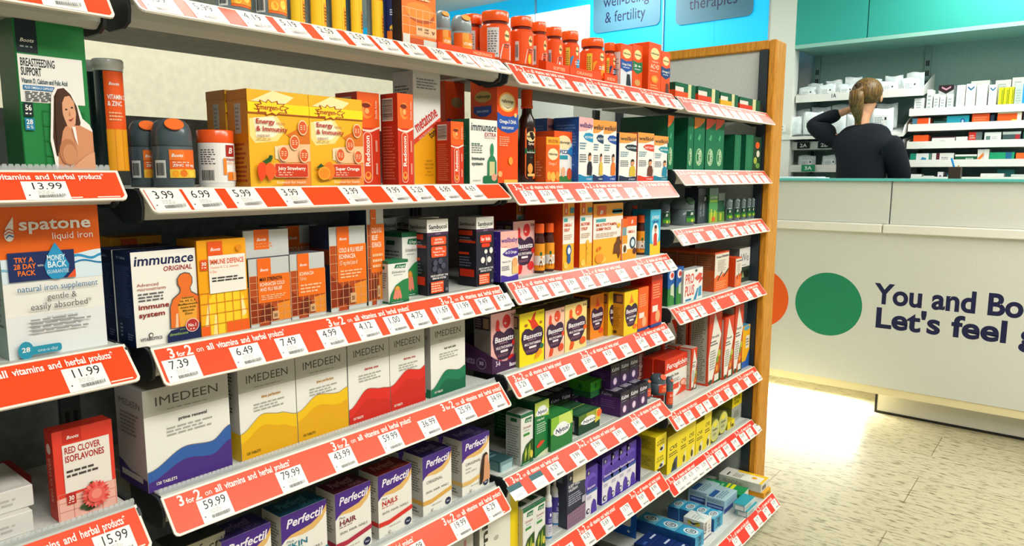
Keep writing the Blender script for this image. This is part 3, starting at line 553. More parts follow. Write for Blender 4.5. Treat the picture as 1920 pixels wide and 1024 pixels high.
HB = 'orange vitamin cartons with oval badges'
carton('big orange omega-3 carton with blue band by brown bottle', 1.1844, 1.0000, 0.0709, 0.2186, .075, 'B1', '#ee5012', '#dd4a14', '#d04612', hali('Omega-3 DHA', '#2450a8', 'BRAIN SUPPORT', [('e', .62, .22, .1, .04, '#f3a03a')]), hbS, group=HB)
carton('shadowed orange carton behind the short red one', 1.1610, 1.1300, 0.0643, 0.2226, .075, 'B1', '#d64a16', '#c24415', '#b03c10', [('e', .6, .8, .3, .05, '#8f8a60'), ('p', [(.1, .64), (.9, .6), (.9, .5), (.1, .52)], '#23408f')], hbS, group=HB)  # duller copy of the orange print, back-row shade put into its colours
def person_print(cx, y0, h, asp, c1, c2, hd='#e8a266'):   # head-and-shoulders figure
    w = h*asp*.36
    return [('p', [(cx-w, y0), (cx-w*.95, y0+h*.45), (cx-w*.6, y0+h*.58), (cx-w*.22, y0+h*.64), (cx+w*.22, y0+h*.64), (cx+w*.6, y0+h*.58), (cx+w*.95, y0+h*.45), (cx+w, y0)], c1), ('p', [(cx-w*.55, y0), (cx-w*.55, y0+h*.45), (cx+w*.55, y0+h*.45), (cx+w*.55, y0)], c2), ('e', cx, y0+h*.8, w*.36, h*.2, hd)]
ime = [('r', 0, 0, 1, 1, '#eceae1'), ('t', 'immunace', .04, .825, .93, .12, '#20343a', 1, .12), ('t', 'EXTRA', .52, .74, .43, .06, '#a8352c', 1, .15), ('t', 'PROTECTION', .52, .705, .4, .022, '#a86a60'), ('l', .06, .6, .42, .04, 1, '#4a7a64'), ('l', .06, .47, .45, .14, 4, '#6f7a74'), ('t', 'immune', .06, .37, .46, .052, '#284640', 1), ('t', 'system', .06, .29, .4, .052, '#284640', 1), ('t', 'VITABIOTICS', .08, .04, .3, .022, '#55585a', 0)]+person_print(.79, .11, .53, .9, '#2c7d56', '#c9c68e', '#2f8a5c')+[('rr', .46, 0, 1, .125, '#1b6a44', .05), ('e', .86, .1, .1, .06, '#d99a80')]
carton('white-and-green immune carton marked EXTRA', 1.0789, 0.9830, 0.0854, 0.1295, .05, 'B1', '#eceae1', '#1c6b49', '#1c6b49', ime, [('r', 0, 0, 1, 1, '#1b6848'), ('l', .15, .3, .7, .6, 16, '#5f9a80')])

# =============== near bay, third shelf ===============
im = [('r', 0, 0, 1, 1, '#efece3'), ('t', 'immunace', .03, .855, .93, .10, '#1d2750', 1, .14), ('t', 'ORIGINAL', .47, .775, .46, .05, '#9c3226', 1, .12), ('t', 'Advanced', .06, .635, .33, .034, '#a8412c', 0), ('t', 'micronutrients', .06, .59, .44, .034, '#a8412c', 0), ('l', .07, .47, .46, .1, 3, '#5f5f63'), ('t', 'immune', .06, .395, .47, .052, '#8f2a22', 1), ('t', 'system', .06, .31, .4, .052, '#8f2a22', 1), ('t', 'VITABIOTICS', .06, .06, .33, .03, '#46484c', 1), ('e', .22, .115, .035, .025, '#46484c'), ('e', .22, .112, .022, .016, '#efece3')]
im += [('p', [(.52, .15), (.53, .38), (.58, .47), (.7, .53), (.71, .57), (.67, .62), (.67, .68), (.72, .73), (.8, .745), (.88, .73), (.92, .68), (.92, .62), (.88, .57), (.89, .53), (1, .48), (1, .15)], '#59534e'), ('p', [(.535, .15), (.545, .38), (.59, .46), (.71, .52), (.725, .57), (.685, .62), (.685, .68), (.73, .72), (.8, .732), (.87, .72), (.905, .68), (.905, .62), (.865, .57), (.88, .52), (1, .465), (1, .15)], '#e8732a'), ('p', [(.68, .15), (.66, .38), (.72, .47), (.9, .47), (.97, .38), (.95, .15)], '#eda63a'), ('p', [(.6, .15), (.62, .3), (.655, .31), (.65, .15)], '#f0c39a')]
for i, s in enumerate(('Selenium', 'Vit. D3, C, E', 'Bioflavonoids', 'Amino Acids', 'Minerals', 'Zinc')): im.append(('t', s, .82-.16*(1-abs(i-2)*.2), .455-i*.035, .32*(1-abs(i-2)*.2), .02, '#4a3a14', 1))
im += [('p', [(.46, 0), (.46, .08), (.52, .13), (.7, .145), (1, .17), (1, 0)], '#1a2550'), ('t', 'plus L-', .66, .12, .15, .018, '#9fb46a'), ('t', 'dimethicone', .49, .07, .3, .028, '#8aa860', 1), ('e', .865, .155, .11, .075, '#f0dfd8'), ('e', .865, .155, .1, .068, '#b8322c'), ('t', 'No.1', .795, .14, .14, .035, W_, 1), ('l', .82, .1, .1, .03, 1, '#f0c8c0')]
imS = [('r', 0, 0, 1, 1, '#1b2a5c'), ('l', .1, .3, .8, .55, 26, '#51629a'), ('t', '90 Tablets', .2, .92, .5, .025, '#b9c2de', 1), ('l', .2, .08, .15, .16, 4, '#c9d0e4'), ('l', .6, .06, .3, .08, 3, '#9aa6cc')]
imT = [('r', .12, .12, .88, .88, '#1d2c60'), ('l', .2, .3, .5, .3, 2, '#9aa6cc')]
IM = carton('white-and-navy immune carton marked ORIGINAL', 0.4186, 0.9950, 0.0892, 0.1305, .055, 'C1', '#efece3', '#1b2a5c', '#16234e', im, imS, imT, group='navy immune cartons')
again(IM, -.001, .0565, 0, 'navy immune carton half hidden behind the first', 'C1')
idf = [('r', 0, 0, 1, 1, '#f2a516'), ('p', [(0, 0), (1, 0), (1, .5), (.85, .52), (.2, .5), (0, .4)], '#f4b21c'), ('p', [(.2, .0), (.16, .36), (.32, .47), (.42, .5), (.45, .6), (.62, .6), (.65, .5), (.8, .46), (.92, .36), (.96, .0)], '#f7cf2c'), ('p', [(.05, .0), (.16, .36), (.2, .3), (.13, 0)], '#f9e6a0'), ('p', [(.24, 0), (.28, .22), (.33, .2), (.34, 0)], '#f6e088'), ('p', [(.86, .15), (.84, .34), (.88, .36), (.95, .18)], '#f9e6a0'), ('r', 0, .0, .18, .1, '#ef5f1c'), ('r', .52, 0, 1, .12, '#ef5f1c'), ('g', 0, .0, 1, .45, 6, 4, '#d9791a'),
       ('r', .2, .835, .5, .985, '#ea5a1a'), boots(.25, .885, .2), ('r', .04, .69, .18, .80, '#e2511c'), ('t', '30', .06, .74, .1, .035, W_, 1), ('l', .06, .71, .1, .02, 1, W_), ('r', .2, .44, .96, .835, '#f0ebe0'), ('t', 'IMMUNE DEFENCE', .22, .745, .71, .05, '#e2561e', 1), ('t', 'Vitamins A, C, E, Selenium', .22, .70, .6, .025, '#ee9a6a'), ('t', '& Zinc', .22, .655, .14, .025, '#ee9a6a'), ('l', .25, .555, .66, .06, 2, '#3a3632'), ('e', .83, .9, .06, .035, '#e08a1c')]
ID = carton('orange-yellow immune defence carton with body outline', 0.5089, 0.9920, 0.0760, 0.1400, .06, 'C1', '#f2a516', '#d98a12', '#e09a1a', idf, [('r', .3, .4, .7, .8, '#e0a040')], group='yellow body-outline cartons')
again(ID, -.06, .14, 0, 'yellow-orange carton in the shadow at the back', 'C1')
def silver(lines, h0=.75, big=0, badge='30'):
    F = [('r', 0, 0, 1, 1, '#c6c8c4:g'), ('r', 0, .05, 1, h0, '#b14a1a'), ('p', [(0, .05), (.45, .05), (.3, .3), (0, .45)], '#8c2f12'), ('p', [(.65, .3), (1, .33), (1, .05), (.7, .05)], '#e88a26'), ('p', [(.22, .12), (.3, .27), (.45, .32), (.58, .26), (.6, .16), (.5, .12), (.48, 0), (.28, 0)], '#6a2510'), ('p', [(.2, 0), (.22, .06), (.42, .08), (.46, 0)], '#a8431a'), ('g', 0, .05, 1, h0, 6, 7, '#e0a070'), ('r', .2, .34, 1, h0, '#ec7019'), ('r', .2, h0, .53, 1, '#ec6a18'), boots(.26, h0+.06, .2)]
    y = h0-.085
    for s, w, c in lines: F.append(('t', s, .24, y, w, .05, c, 1)); y -= .075
    F += [('l', .26, .38, .68, max(.05, y-.36), 3, '#f4bd8c'), ('r', .52, .08, .68, .2, '#d8a878'), ('t', badge, .55, .11, .09, .05, '#4a2412', 1)]
    return F
SG = 'silver-and-orange herbal cartons'
S1 = carton('silver-and-orange max strength carton under a small silver box', 0.5881, 0.9920, 0.0705, 0.1059, .05, 'C1', '#c6c8c4:g', '#4a4f55', '#70747a', silver([('MAX STRENGTH', .56, '#33190e'), ('ECHINACEA COLD', .62, '#f9dcc0'), ('AND FLU RELIEF', .55, '#f9dcc0')]), group=SG)
S2 = carton('silver-and-orange carton between max strength and cold relief', 0.6645, 0.9980, 0.0667, 0.1063, .05, 'C1', '#c6c8c4:g', '#4a4f55', '#70747a', silver([('ECHINACEA', .42, '#f9dcc0'), ('Tablets', .2, '#f4bd8c')]), group=SG)
S3 = carton('silver-and-orange cold and flu relief carton, broad and tall', 0.7436, 1.0000, 0.0775, 0.1459, .055, 'C1', '#c6c8c4:g', '#27324a', '#3a4458', silver([('COLD & FLU RELIEF', .68, '#f9e4cc'), ('ECHINACEA', .45, '#f9e4cc'), ('157 mg dried juice of', .5, '#f6cfa6')], .78), [('r', 0, 0, 1, 1, '#27324a'), ('r', 0, .56, 1, .74, '#8a3a18')], group=SG)
S4 = carton('narrow tall silver-and-orange carton right of the cold relief one', 0.8256, 1.0000, 0.0384, 0.1734, .05, 'C1', '#c6c8c4:g', '#27324a', '#3a4458', silver([('COLD & FLU', .6, '#f9e4cc'), ('RELIEF', .36, '#f9e4cc'), ('ECHINACEA', .56, '#f9e4cc')], .84, badge='15'), group=SG)
zt = ZS['C1']+S1.dimensions.z
carton('small silver box lying on the max strength carton', S1.location[0]-.038, .998, .079, .044, .05, 'C1', '#c6c8c4:g', '#4a4f55', '#5a5f66', [('r', .22, .3, .55, 1, '#ec6a18'), boots(.28, .6, .2), ('l', .26, .35, .36, .2, 2, '#ee8a4a')], z=zt, group=SG)
again(S3, -.045, .08, 0, 'dark-sided herbal carton behind the silver ones', 'C1')
def vogel(fl, c='#1d6b45'):
    return [('r', 0, 0, 1, 1, '#e6e7e0'), ('r', 0, .93, 1, 1, c), ('p', [(.3, .82), (.36, .9), (.9, .9), (.84, .8)], c), ('t', 'A.Vogel', .4, .825, .42, .05, '#d7eadb', 1, .2), ('t', 'Echinaforce' if fl == 'cone' else 'Dormeasan', .18, .70, .66, .055, '#6b6f6c' if fl == 'cone' else '#a2543c', 0), ('l', .26, .645, .5, .03, 1, '#9aa09b')]+([('p', [(0, .0), (.1, .22), (.35, .42), (.7, .52), (1, .55), (1, 0)], '#2c7f49'), ('e', .42, .31, .15, .085, '#c07a28'), ('e', .42, .35, .09, .05, '#d89a3a'), ('p', [(.28, .3), (.2, .12), (.3, .08), (.36, .12), (.42, .07), (.5, .12), (.6, .08), (.64, .13), (.56, .3)], '#e3836b')] if fl == 'cone' else [('rr', .2, .56, .7, .61, '#3d8f3e', .05), ('p', [(.02, .0), (.12, .22), (.4, .38), (.8, .44), (1, .46), (1, 0)], '#234f1d'), ('p', [(.3, .05), (.28, .22), (.42, .34), (.48, .2)], '#a8b83a'), ('p', [(.6, .04), (.56, .25), (.72, .4), (.8, .2)], '#8fa834'), ('e', .85, .16, .12, .08, '#d8c84a')])+[('r', 0, 0, 1, .05, c), ('l', .1, .015, .7, .02, 1, '#cfe0d2')]
vS = [('r', 0, 0, 1, 1, '#c9cdc6'), ('r', 0, .93, 1, 1, '#1d6b45'), ('p', [(.35, .8), (.38, .87), (.72, .87), (.7, .8)], '#1d5a3c'), ('l', .1, .35, .8, .38, 7, '#6f7672'), ('r', 0, 0, 1, .05, '#1d6b45')]
VG = 'white-and-green herbal cartons with flowers'
carton('white-and-green carton with coneflower, taller one behind', 0.9266, 1.0200, 0.0441, 0.1241, .07, 'C1', '#e6e7e0', '#c9cdc6', '#1d6b45', vogel('cone'), vS, group=VG)
carton('small white-and-green carton with coneflower, in front', 0.8588, 0.9840, 0.0489, 0.0789, .03, 'C1', '#e6e7e0', '#c9cdc6', '#2a7a52', vogel('cone'), vS, group=VG)
def samb(kids):
    F = [('r', 0, 0, 1, 1, '#2a2a36'), ('r', 0, .83, 1, 1, '#eeebe4'), ('r', 0, .79, 1, .83, '#4a2f50'), ('t', 'Sambucol', .08, .875, .86, .055, '#2a2a2c', 1), ('l', .2, .845, .6, .02, 1, '#8f8c88'), ('t', 'LIQUID', .38, .8, .25, .018, '#c9b0cc')]
    if kids: F += [('rr', .2, .63, .85, .74, '#e8401f', .06), ('t', 'for kids', .26, .66, .52, .05, '#fbeee4', 1), ('rr', .28, .565, .75, .62, '#e8401f', .06), ('e', .52, .5, .09, .032, '#e9e6e0'), ('e', .82, .51, .1, .045, '#e9e6e0'), ('e', .34, .38, .12, .045, '#e9e6e0'), ('e', .7, .38, .12, .045, '#e9e6e0'), ('p', [(.5, .3), (.52, .45), (.56, .45), (.58, .3)], '#8f8f98')]
    else: F += [('rr', .17, .66, .88, .77, '#ee5420', .06), ('t', 'EXTRA', .36, .72, .34, .025, '#fbe8d8', 1), ('t', 'DEFENCE', .3, .68, .46, .025, '#fbe8d8', 1), ('rr', .17, .5, .88, .645, '#ee5420', .06), ('t', 'EXTRA', .36, .6, .34, .025, '#fbe8d8', 1), ('t', 'Vitamin C + Zinc', .24, .56, .58, .022, '#fbe8d8', 1), ('t', 'Flavour', .3, .52, .44, .02, '#fbe8d8', 1)]+[('e', .5+.22*math.cos(a), .38+.07*math.sin(a), .11, .04, '#4a4a5c') for a in (0, 1.2, 2.4, 3.6, 4.8)]
    return F+[('t', 'HELPS SUPPORT THE', .1, .245, .82, .024, '#e6e4e2', 1), ('t', 'IMMUNE SYSTEM', .18, .21, .64, .024, '#e6e4e2', 1), ('r', .1, .03, .7, .18, '#ee5420'), ('l', .12, .04, .54, .13, 4, '#f9c8b0'), ('e', .85, .06, .07, .025, '#6f6f78')]
sS = [('r', 0, 0, 1, 1, '#23222c'), ('r', 0, .83, 1, 1, '#bdbab4'), ('t', 'Sambucol', .06, .88, .88, .045, '#2a2a2c', 1), ('r', .03, .74, .8, .81, '#d8401f'), ('l', .05, .62, .8, .1, 3, '#8d8b98'), ('r', .03, .63, .97, .665, '#d8401f'), ('r', .03, .46, .62, .495, '#d8401f'), ('l', .05, .28, .7, .16, 4, '#70707e'), ('rr', .08, .14, .9, .25, '#d8351c', .04)]
SB = 'black elderberry cartons with white tops'
SA = carton('black elderberry carton with two orange plates, nearest', 0.9655, 0.9920, 0.0582, 0.1482, .05, 'C1', '#2a2a36', '#23222c', '#b9b6b0', samb(0), sS, group=SB)
again(SA, .035, .06, 0, 'black elderberry carton between the two front ones', 'C1')
SK = carton('black elderberry carton for kids beside the purple box', 1.1107, 0.9950, 0.0558, 0.1461, .05, 'C1', '#2a2a36', '#23222c', '#b9b6b0', samb(1), sS, group=SB)
again(SA, -.045, .1, 0, 'black elderberry carton in the back row, further left', 'C1')
again(SA, .0, .125, 0, 'black elderberry carton in the back row, further right', 'C1')

# =============== near bay, fourth shelf: wave cartons ===============
def wavebox(sub, sc, wv, c1, c2, cnt='120 TABLETS'):
    return [('r', 0, 0, 1, 1, '#eceae2'), ('r', 0, .74, 1, 1, '#c3c2b8'), ('t', 'IMEDEEN', .12, .83, .76, .085, '#4e4d48', 0), ('l', .26, .765, .5, .02, 1, '#9a9890'), ('t', sub, .38, .64, .34, .032, sc, 1), ('l', .24, .5, .56, .1, 3, '#a8a79f'), ('w', wv, 0, c1), ('w', [(x, y-.1-.05*x) for x, y in wv], 0, c2), ('w', [(x, y+.008) for x, y in wv], 0, '#8c8470', .007), ('t', cnt, .08, .06, .24, .028, '#f2e9d8' if c1 != '#eec11c' else '#5a4a18', 1)]
iS = lambda c: [('r', 0, 0, 1, 1, '#bfbfbb'), ('t', 'IMEDEEN', .1, .8, .8, .06, '#5c5b57', 0), ('l', .15, .5, .7, .24, 6, '#8a8a86'), ('w', [(0, .22), (.5, .14), (1, .12)], 0, c), ('r', .1, .07, .85, .13, '#c9cdc8')]
WH = .1515
X_, Y_, w_, h_ = 0.4251, 1.0049, 0.1270, 0.1491
WH = h_
WB = 'white wave-patterned beauty tablet cartons'
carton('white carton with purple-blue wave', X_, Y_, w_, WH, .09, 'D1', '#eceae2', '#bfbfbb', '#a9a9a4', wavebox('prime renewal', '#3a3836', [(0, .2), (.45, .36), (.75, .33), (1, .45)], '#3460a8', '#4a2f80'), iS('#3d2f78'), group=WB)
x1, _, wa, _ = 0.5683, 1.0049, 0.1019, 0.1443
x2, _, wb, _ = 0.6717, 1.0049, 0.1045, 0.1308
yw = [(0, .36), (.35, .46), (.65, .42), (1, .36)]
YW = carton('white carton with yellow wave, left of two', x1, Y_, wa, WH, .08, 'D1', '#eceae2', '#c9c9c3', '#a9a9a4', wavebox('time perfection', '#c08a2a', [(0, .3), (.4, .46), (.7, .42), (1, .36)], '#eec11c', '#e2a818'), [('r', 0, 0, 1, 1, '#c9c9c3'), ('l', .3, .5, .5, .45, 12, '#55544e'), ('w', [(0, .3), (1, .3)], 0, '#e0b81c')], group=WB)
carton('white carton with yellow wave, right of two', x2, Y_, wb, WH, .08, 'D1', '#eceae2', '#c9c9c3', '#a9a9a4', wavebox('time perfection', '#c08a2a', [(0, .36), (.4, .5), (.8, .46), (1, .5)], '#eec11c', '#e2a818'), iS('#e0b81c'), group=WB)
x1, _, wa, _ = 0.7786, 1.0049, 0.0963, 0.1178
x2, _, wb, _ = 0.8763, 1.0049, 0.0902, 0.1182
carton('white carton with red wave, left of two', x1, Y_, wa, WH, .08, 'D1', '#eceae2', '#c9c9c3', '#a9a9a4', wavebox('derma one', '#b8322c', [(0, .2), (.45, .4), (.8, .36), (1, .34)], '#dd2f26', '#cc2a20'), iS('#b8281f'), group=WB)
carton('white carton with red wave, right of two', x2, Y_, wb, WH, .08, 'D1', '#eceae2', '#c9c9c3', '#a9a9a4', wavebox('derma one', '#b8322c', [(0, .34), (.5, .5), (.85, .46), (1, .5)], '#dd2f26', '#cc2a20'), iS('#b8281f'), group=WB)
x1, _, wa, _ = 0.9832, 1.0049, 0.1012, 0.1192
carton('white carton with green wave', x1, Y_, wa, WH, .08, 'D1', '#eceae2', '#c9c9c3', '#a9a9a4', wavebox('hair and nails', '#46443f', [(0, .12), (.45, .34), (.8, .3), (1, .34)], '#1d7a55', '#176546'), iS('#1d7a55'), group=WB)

# =============== near bay, fifth and sixth shelf ===============
def perf(word, wc, band=None, sub='Plus', no1=True, woman=False):
    F = [('r', 0, 0, 1, 1, '#edebe2'), ('p', [(0, .66), (.12, .73), (.3, .735), (.6, .76), (.85, .84), (1, .97), (1, .84), (.9, .74), (.7, .655), (.45, .64), (.2, .66)], '#e2b76c'), ('p', [(0, 1), (1, 1), (1, .93), (.88, .82), (.65, .74), (.4, .715), (.2, .70), (.08, .66), (0, .61)], '#4a2a86'), ('t', 'Perfectil', .1, .81, .8, .11, '#f2ecf2', 1, .22)]
    if word: F += [('t', sub, .1, .6, .16, .035, '#6a6862', 0), ('t', word, .1, .505, .46, .075, wc, 1), ('l', .1, .47, .4, .02, 1, wc)]
    else: F += [('t', 'ORIGINAL', .12, .53, .56, .05, '#5f5d58', 0)]
    if not woman: F += [('t', 'SKIN. HAIR. NAILS', .1, .375, .78, .036, '#4f4d4a', 0)]
    else: F += [('t', 'SKIN', .12, .46, .2, .03, '#8f8d86'), ('t', 'HAIR. NAILS', .12, .4, .4, .03, '#8f8d86')]
    if band: F += [('p', [(0, .27), (.3, .26), (1, .34), (1, .27), (.3, .19), (0, .2)], band)]
    if no1: F += [('e', .86, .1, .1, .06, '#23284a'), ('t', 'No1', .80, .085, .12, .03, '#d9dcea', 1)]
    F += [('l', .3, .14, .4, .02, 1, '#8f8d86'), ('t', 'VITABIOTICS', .14, .03, .3, .018, '#77756f'), ('e', .3, .075, .03, .02, '#77756f'), ('e', .3, .075, .02, .012, '#edebe2')]
    if woman: F += [('p', [(.62, .12), (.66, .3), (.7, .5), (.76, .61), (.86, .63), (.93, .58), (.95, .46), (.99, .4), (1, .3), (1, .14)], '#d89a70'), ('p', [(.62, .1), (.64, .32), (.69, .52), (.75, .625), (.86, .645), (.92, .6), (.8, .55), (.78, .4), (.76, .2), (.7, .1)], '#33201a'), ('e', .86, .53, .065, .065, '#e0a680')]
    return F
pS = lambda b=None: [('r', 0, 0, 1, 1, '#c9c7be'), ('l', .15, .4, .75, .5, 12, '#77756f')]+([('r', 0, .2, 1, .27, b)] if b else [])+[('l', .15, .05, .7, .1, 2, '#5f5d58')]
def pT(s, c): return [('t', 'Perfectil', .15, .4, .6, .4, c, 1, .2), ('t', s, .5, .1, .35, .22, c, 0)]
PG = 'purple-topped skin, hair and nail cartons'
hP = .118
X_, Y_, w_, h_ = 1.0655, 0.9986, 0.0883, 0.1274
hP = h_; yP = Y_
PW = carton('purple-topped carton with a woman pictured', X_, yP, w_, hP, .055, 'E1', '#edebe2', '#c9c7be', '#43307a', perf('', '', '#e2b76c', woman=True), pS('#e2b76c'), pT('ORIGINAL', '#9a8cc0'), group=PG)
x, y, w, h = 0.9503, 0.9986, 0.0826, 0.1265
PO = carton('purple-topped carton marked ORIGINAL', x, yP, w, hP, .055, 'E1', '#edebe2', '#c9c7be', '#33266a', perf('', '', '#dca94e'), pS('#dca94e'), pT('ORIGINAL', '#9a8cc0'), group=PG)
again(PW, -.012, .058, 0, 'purple-topped carton directly behind the one with a woman', 'E1')
again(PO, -.012, .058, 0, 'purple-topped carton directly behind the ORIGINAL one', 'E1')
x, y, w, h = 0.8347, 0.9986, 0.0851, 0.1466
carton('purple-topped carton marked NAILS with red band', x, yP, w, hP, .055, 'E1', '#edebe2', '#c9c7be', '#7a1f22', perf('NAILS', '#c4322c', '#d8322a'), pS('#d8322a'), pT('NAILS', '#c98a7a'), group=PG)
x, y, w, h = 0.7366, 0.9986, 0.0803, 0.1424
carton('purple-topped carton marked HAIR with crimson band', x, yP, w, hP, .055, 'E1', '#edebe2', '#c9c7be', '#5a2136', perf('HAIR', '#7a2438', '#b02a44'), pS('#b02a44'), pT('HAIR', '#b98a98'), group=PG)
x, y, w, h = 0.6276, 0.9986, 0.0904, 0.1456
carton('purple-topped carton marked SKIN in teal', x, yP, w, hP, .055, 'E1', '#edebe2', '#c9c7be', '#1c4f68', perf('SKIN', '#2a7f96', '#2a7f96'), pS('#2a7f96'), pT('SKIN', '#4f9ab0'), group=PG)
x, y, w, h = 0.5239, 0.9986, 0.0847, 0.1388
carton('purple-topped carton at the lower picture edge, left of SKIN', x, yP, w, hP, .055, 'E1', '#edebe2', '#c9c7be', '#352a6a', perf('MAX', '#4a2a86', '#4a2a86'), pS(), pT('SUPPORT', '#7f74a8'), group=PG)
carton('beige carton with black script at the lower picture edge', .452, yP+.01, .085, hP+.012, .055, 'E1', '#b9b39c', '#55534c', '#3a3f3e', [('t', 'Perfectil', .05, .83, .92, .12, '#26251f', 0, .25)], [], [('t', 'P', .6, .3, .2, .4, '#1c1f1f', 1, .2)])
carton('teal glass-like slim pack lying flat at the shelf end', 1.2054, 1.0092, 0.0470, 0.0322, .11, 'E1', '#6f9296', '#3f6266', '#2f5054', [('r', .1, .2, .9, .7, '#a8c4c6')], [('r', .05, .1, .95, .9, '#5f8688')], [('l', .2, .3, .6, .3, 2, '#6a8a8c')])
F1H = .135
x, y, w, h = 1.1220, 1.0000, 0.1377, 0.1976
carton('white-and-yellow arnica carton at the lower picture edge', x, 1.0, w, h, .05, 'F1', '#e9e6d8', '#c9c6ba', '#d9d6c8', [('r', .79, 0, 1, .93, '#f0d41c'), ('r', 0, .93, 1, .945, '#5a584f'), ('l', .3, .72, .42, .16, 4, '#6a685f'), ('t', 'arnica', .2, .2, .75, .14, '#3a3934', 1, 0, 90), ('e', .42, .45, .06, .03, '#b9b5a4')], [('r', 0, 0, 1, 1, '#b9b6aa')])
x, y, w, h = 1.0246, 1.0000, 0.0775, 0.1802
carton('pale carton with dark lettering, left of the arnica one', x, 1.0, w, h, .05, 'F1', '#d9d4cc', '#a8a49c', '#c4bfb4', [('t', 'Skin', .25, .75, .6, .12, '#4a3a44', 1), ('r', .6, .2, .7, .7, '#c98a8a')])
# =============== top shelf of the near bay ===============
a1l = [('r', .34, .0, 1, .6, '#e2e4df'), ('b', .42, .06, .4, .45)]
a1o = [('r', .34, .1, 1, .9, '#f09a24'), ('e', .5, .3, .1, .2, '#f6c63a'), ('e', .75, .4, .1, .2, '#f7d04a')]
bottle('grey bottle cut off by the top edge, leftmost', 0.6060, 1.0300, 0.0252, 0.0830, 'A1', a1o, body='#7b868a:g')
bottle('grey bottle cut off by the top edge, next to tablet tubes', 0.6674, 1.0300, 0.0258, 0.0862, 'A1', a1o, body='#7b868a:g')
ty = [('r', 0, 0, 1, .62, '#f6c51c'), ('g', 0, 0, 1, .62, 2, 6, '#d89a18'), ('r', .62, .1, .9, .42, '#ef9a2a'), ('l', .66, .14, .2, .24, 5, '#5a3210')]
tube('yellow-labelled tablet tube, first from the left', 0.7150, 1.0300, 0.0145, 0.1153, 'A1', '#ee8a1c', ty, body='#9aa3a4:m')
tube('yellow-labelled tablet tube, second from the left', 0.7541, 1.0300, 0.0167, 0.1198, 'A1', '#ee8a1c', ty, body='#9aa3a4:m')
tube('yellow-labelled tablet tube, third from the left', 0.7958, 1.0300, 0.0159, 0.1222, 'A1', '#ee8a1c', ty, body='#8a9496:m')
tube('yellow-labelled tablet tube, fourth from the left', 0.8345, 1.0300, 0.0136, 0.1254, 'A1', '#ee8a1c', ty, body='#5f7a86:m')
tube('yellow-labelled tablet tube beside the navy lemon tube', 0.8813, 1.0300, 0.0141, 0.1300, 'A1', '#ee8a1c', ty, body='#9aa3a4:m')
tube('navy tablet tube picturing a lemon', 0.9198, 1.0300, 0.0159, 0.1362, 'A1', '#1f2c66', [('r', 0, 0, 1, .2, '#ef7a1c'), ('e', .5, .24, .38, .07, '#f6c32a'), ('e', .5, .24, .3, .055, '#f9d84a'), ('p', [(.3, .33), (.5, .37), (.7, .35), (.5, .31)], '#2d8a3a'), ('l', .15, .42, .7, .1, 3, '#cfd6ee'), ('e', .5, .6, .25, .05, '#f0a03a')], body='#1f2c66:g', a0=-160, a1=-20)
x, y, w, h = 0.9100, 0.9900, 0.0847, 0.1286
carton('orange gridded vitamin carton cut off by the top edge', x, y, w, h, .05, 'A1', '#ea6a14', '#2a2428', '#e07018', [('r', 0, 0, 1, 1, '#e8731a'), ('r', 0, .14, 1, .5, '#ec7a1a'), ('e', .55, .42, .4, .1, '#b8501a'), ('e', .5, .48, .42, .12, '#ec8a2a'), ('g', 0, .14, 1, .5, 5, 3, '#f7c89a'), ('r', .4, .15, 1, .28, '#eab98a'), ('t', '60', .44, .22, .13, .035, '#3a1e10', 1), ('t', 'ONE', .64, .23, .12, .025, '#3a1e10', 1), ('t', 'A DAY', .63, .19, .14, .025, '#3a1e10', 1), ('t', 'V', .86, .19, .09, .045, '#3a1e10', 1), ('r', 0, .0, .2, .14, '#d9d6cc'), ('r', .6, 0, 1, .1, '#d2d0c8'), ('r', .2, 0, .6, .1, '#c9501a'), ('l', .3, .62, .6, .2, 4, '#f9c89a')])
dl = [('r', .34, .55, .62, 1, '#f0a040'), ('r', .34, .0, 1, .62, '#f0981e'), ('t', 'VITAMIN C', .38, .3, .56, .16, '#fbeed8', 1), ('l', .4, .05, .4, .14, 2, '#f6c87a')]
bottle('small grey vitamin bottle beside the gridded orange carton', 1.0522, 1.0300, 0.0168, 0.0848, 'A1', dl, body='#8a9698:g', badge='#f0a050', bar=False, w0=-75)
bottle('small grey vitamin bottle beside the orange-lidded jars', 1.0969, 1.0200, 0.0214, 0.0823, 'A1', dl, body='#8a9698:g', badge='#f0a050', bar=False, w0=-75)
# =============== top shelf, orange-lidded jars ===============
jl = [('r', .33, .05, .58, .95, '#dcd9d6'), ('l', .35, .12, .21, .75, 10, '#6f6f74'), ('e', .77, .72, .07, .16, '#f3d896'), ('t', 'Haliborange', .705, .69, .13, .09, '#3d3420', 1), ('p', [(.6, .1), (.66, .45), (.8, .5), (.9, .45), (.9, .0), (.6, 0)], '#e6e4e0'), ('l', .7, .34, .16, .14, 2, '#3a4a54')]
jk = lambda c: jl[2:] + [('e', .73, .16, .05, .15, c), ('r', .34, .1, .44, .7, '#dcd9d6'), ('b', .35, .2, .07, .4)]
jc = lambda c: [('r', .36, .1, .5, .9, '#e9c84a'), ('l', .37, .2, .11, .6, 8, '#6a5a1c'), ('e', .77, .78, .07, .15, '#f3d896'), ('t', 'Haliborange', .705, .75, .13, .08, '#3d3420', 1), ('p', [(.52, .55), (.6, .62), (.8, .5), (.92, .5), (.92, .1), (.75, .1), (.6, .2), (.52, .3)], c), ('l', .68, .3, .2, .15, 2, '#dfeef6')]
jar('orange-lidded gummy jar half hidden by the grey bottles', 1.2081, 1.0900, 0.0233, 0.1104, 'A1', jl)
jar('largest orange-lidded gummy jar, white table on its label', 1.2141, 1.0300, 0.0326, 0.1089, 'A1', jl)
jar('orange-lidded gummy jar with a yellow spot', 1.2920, 1.0200, 0.0266, 0.1118, 'A2', jk('#e8b81c'))
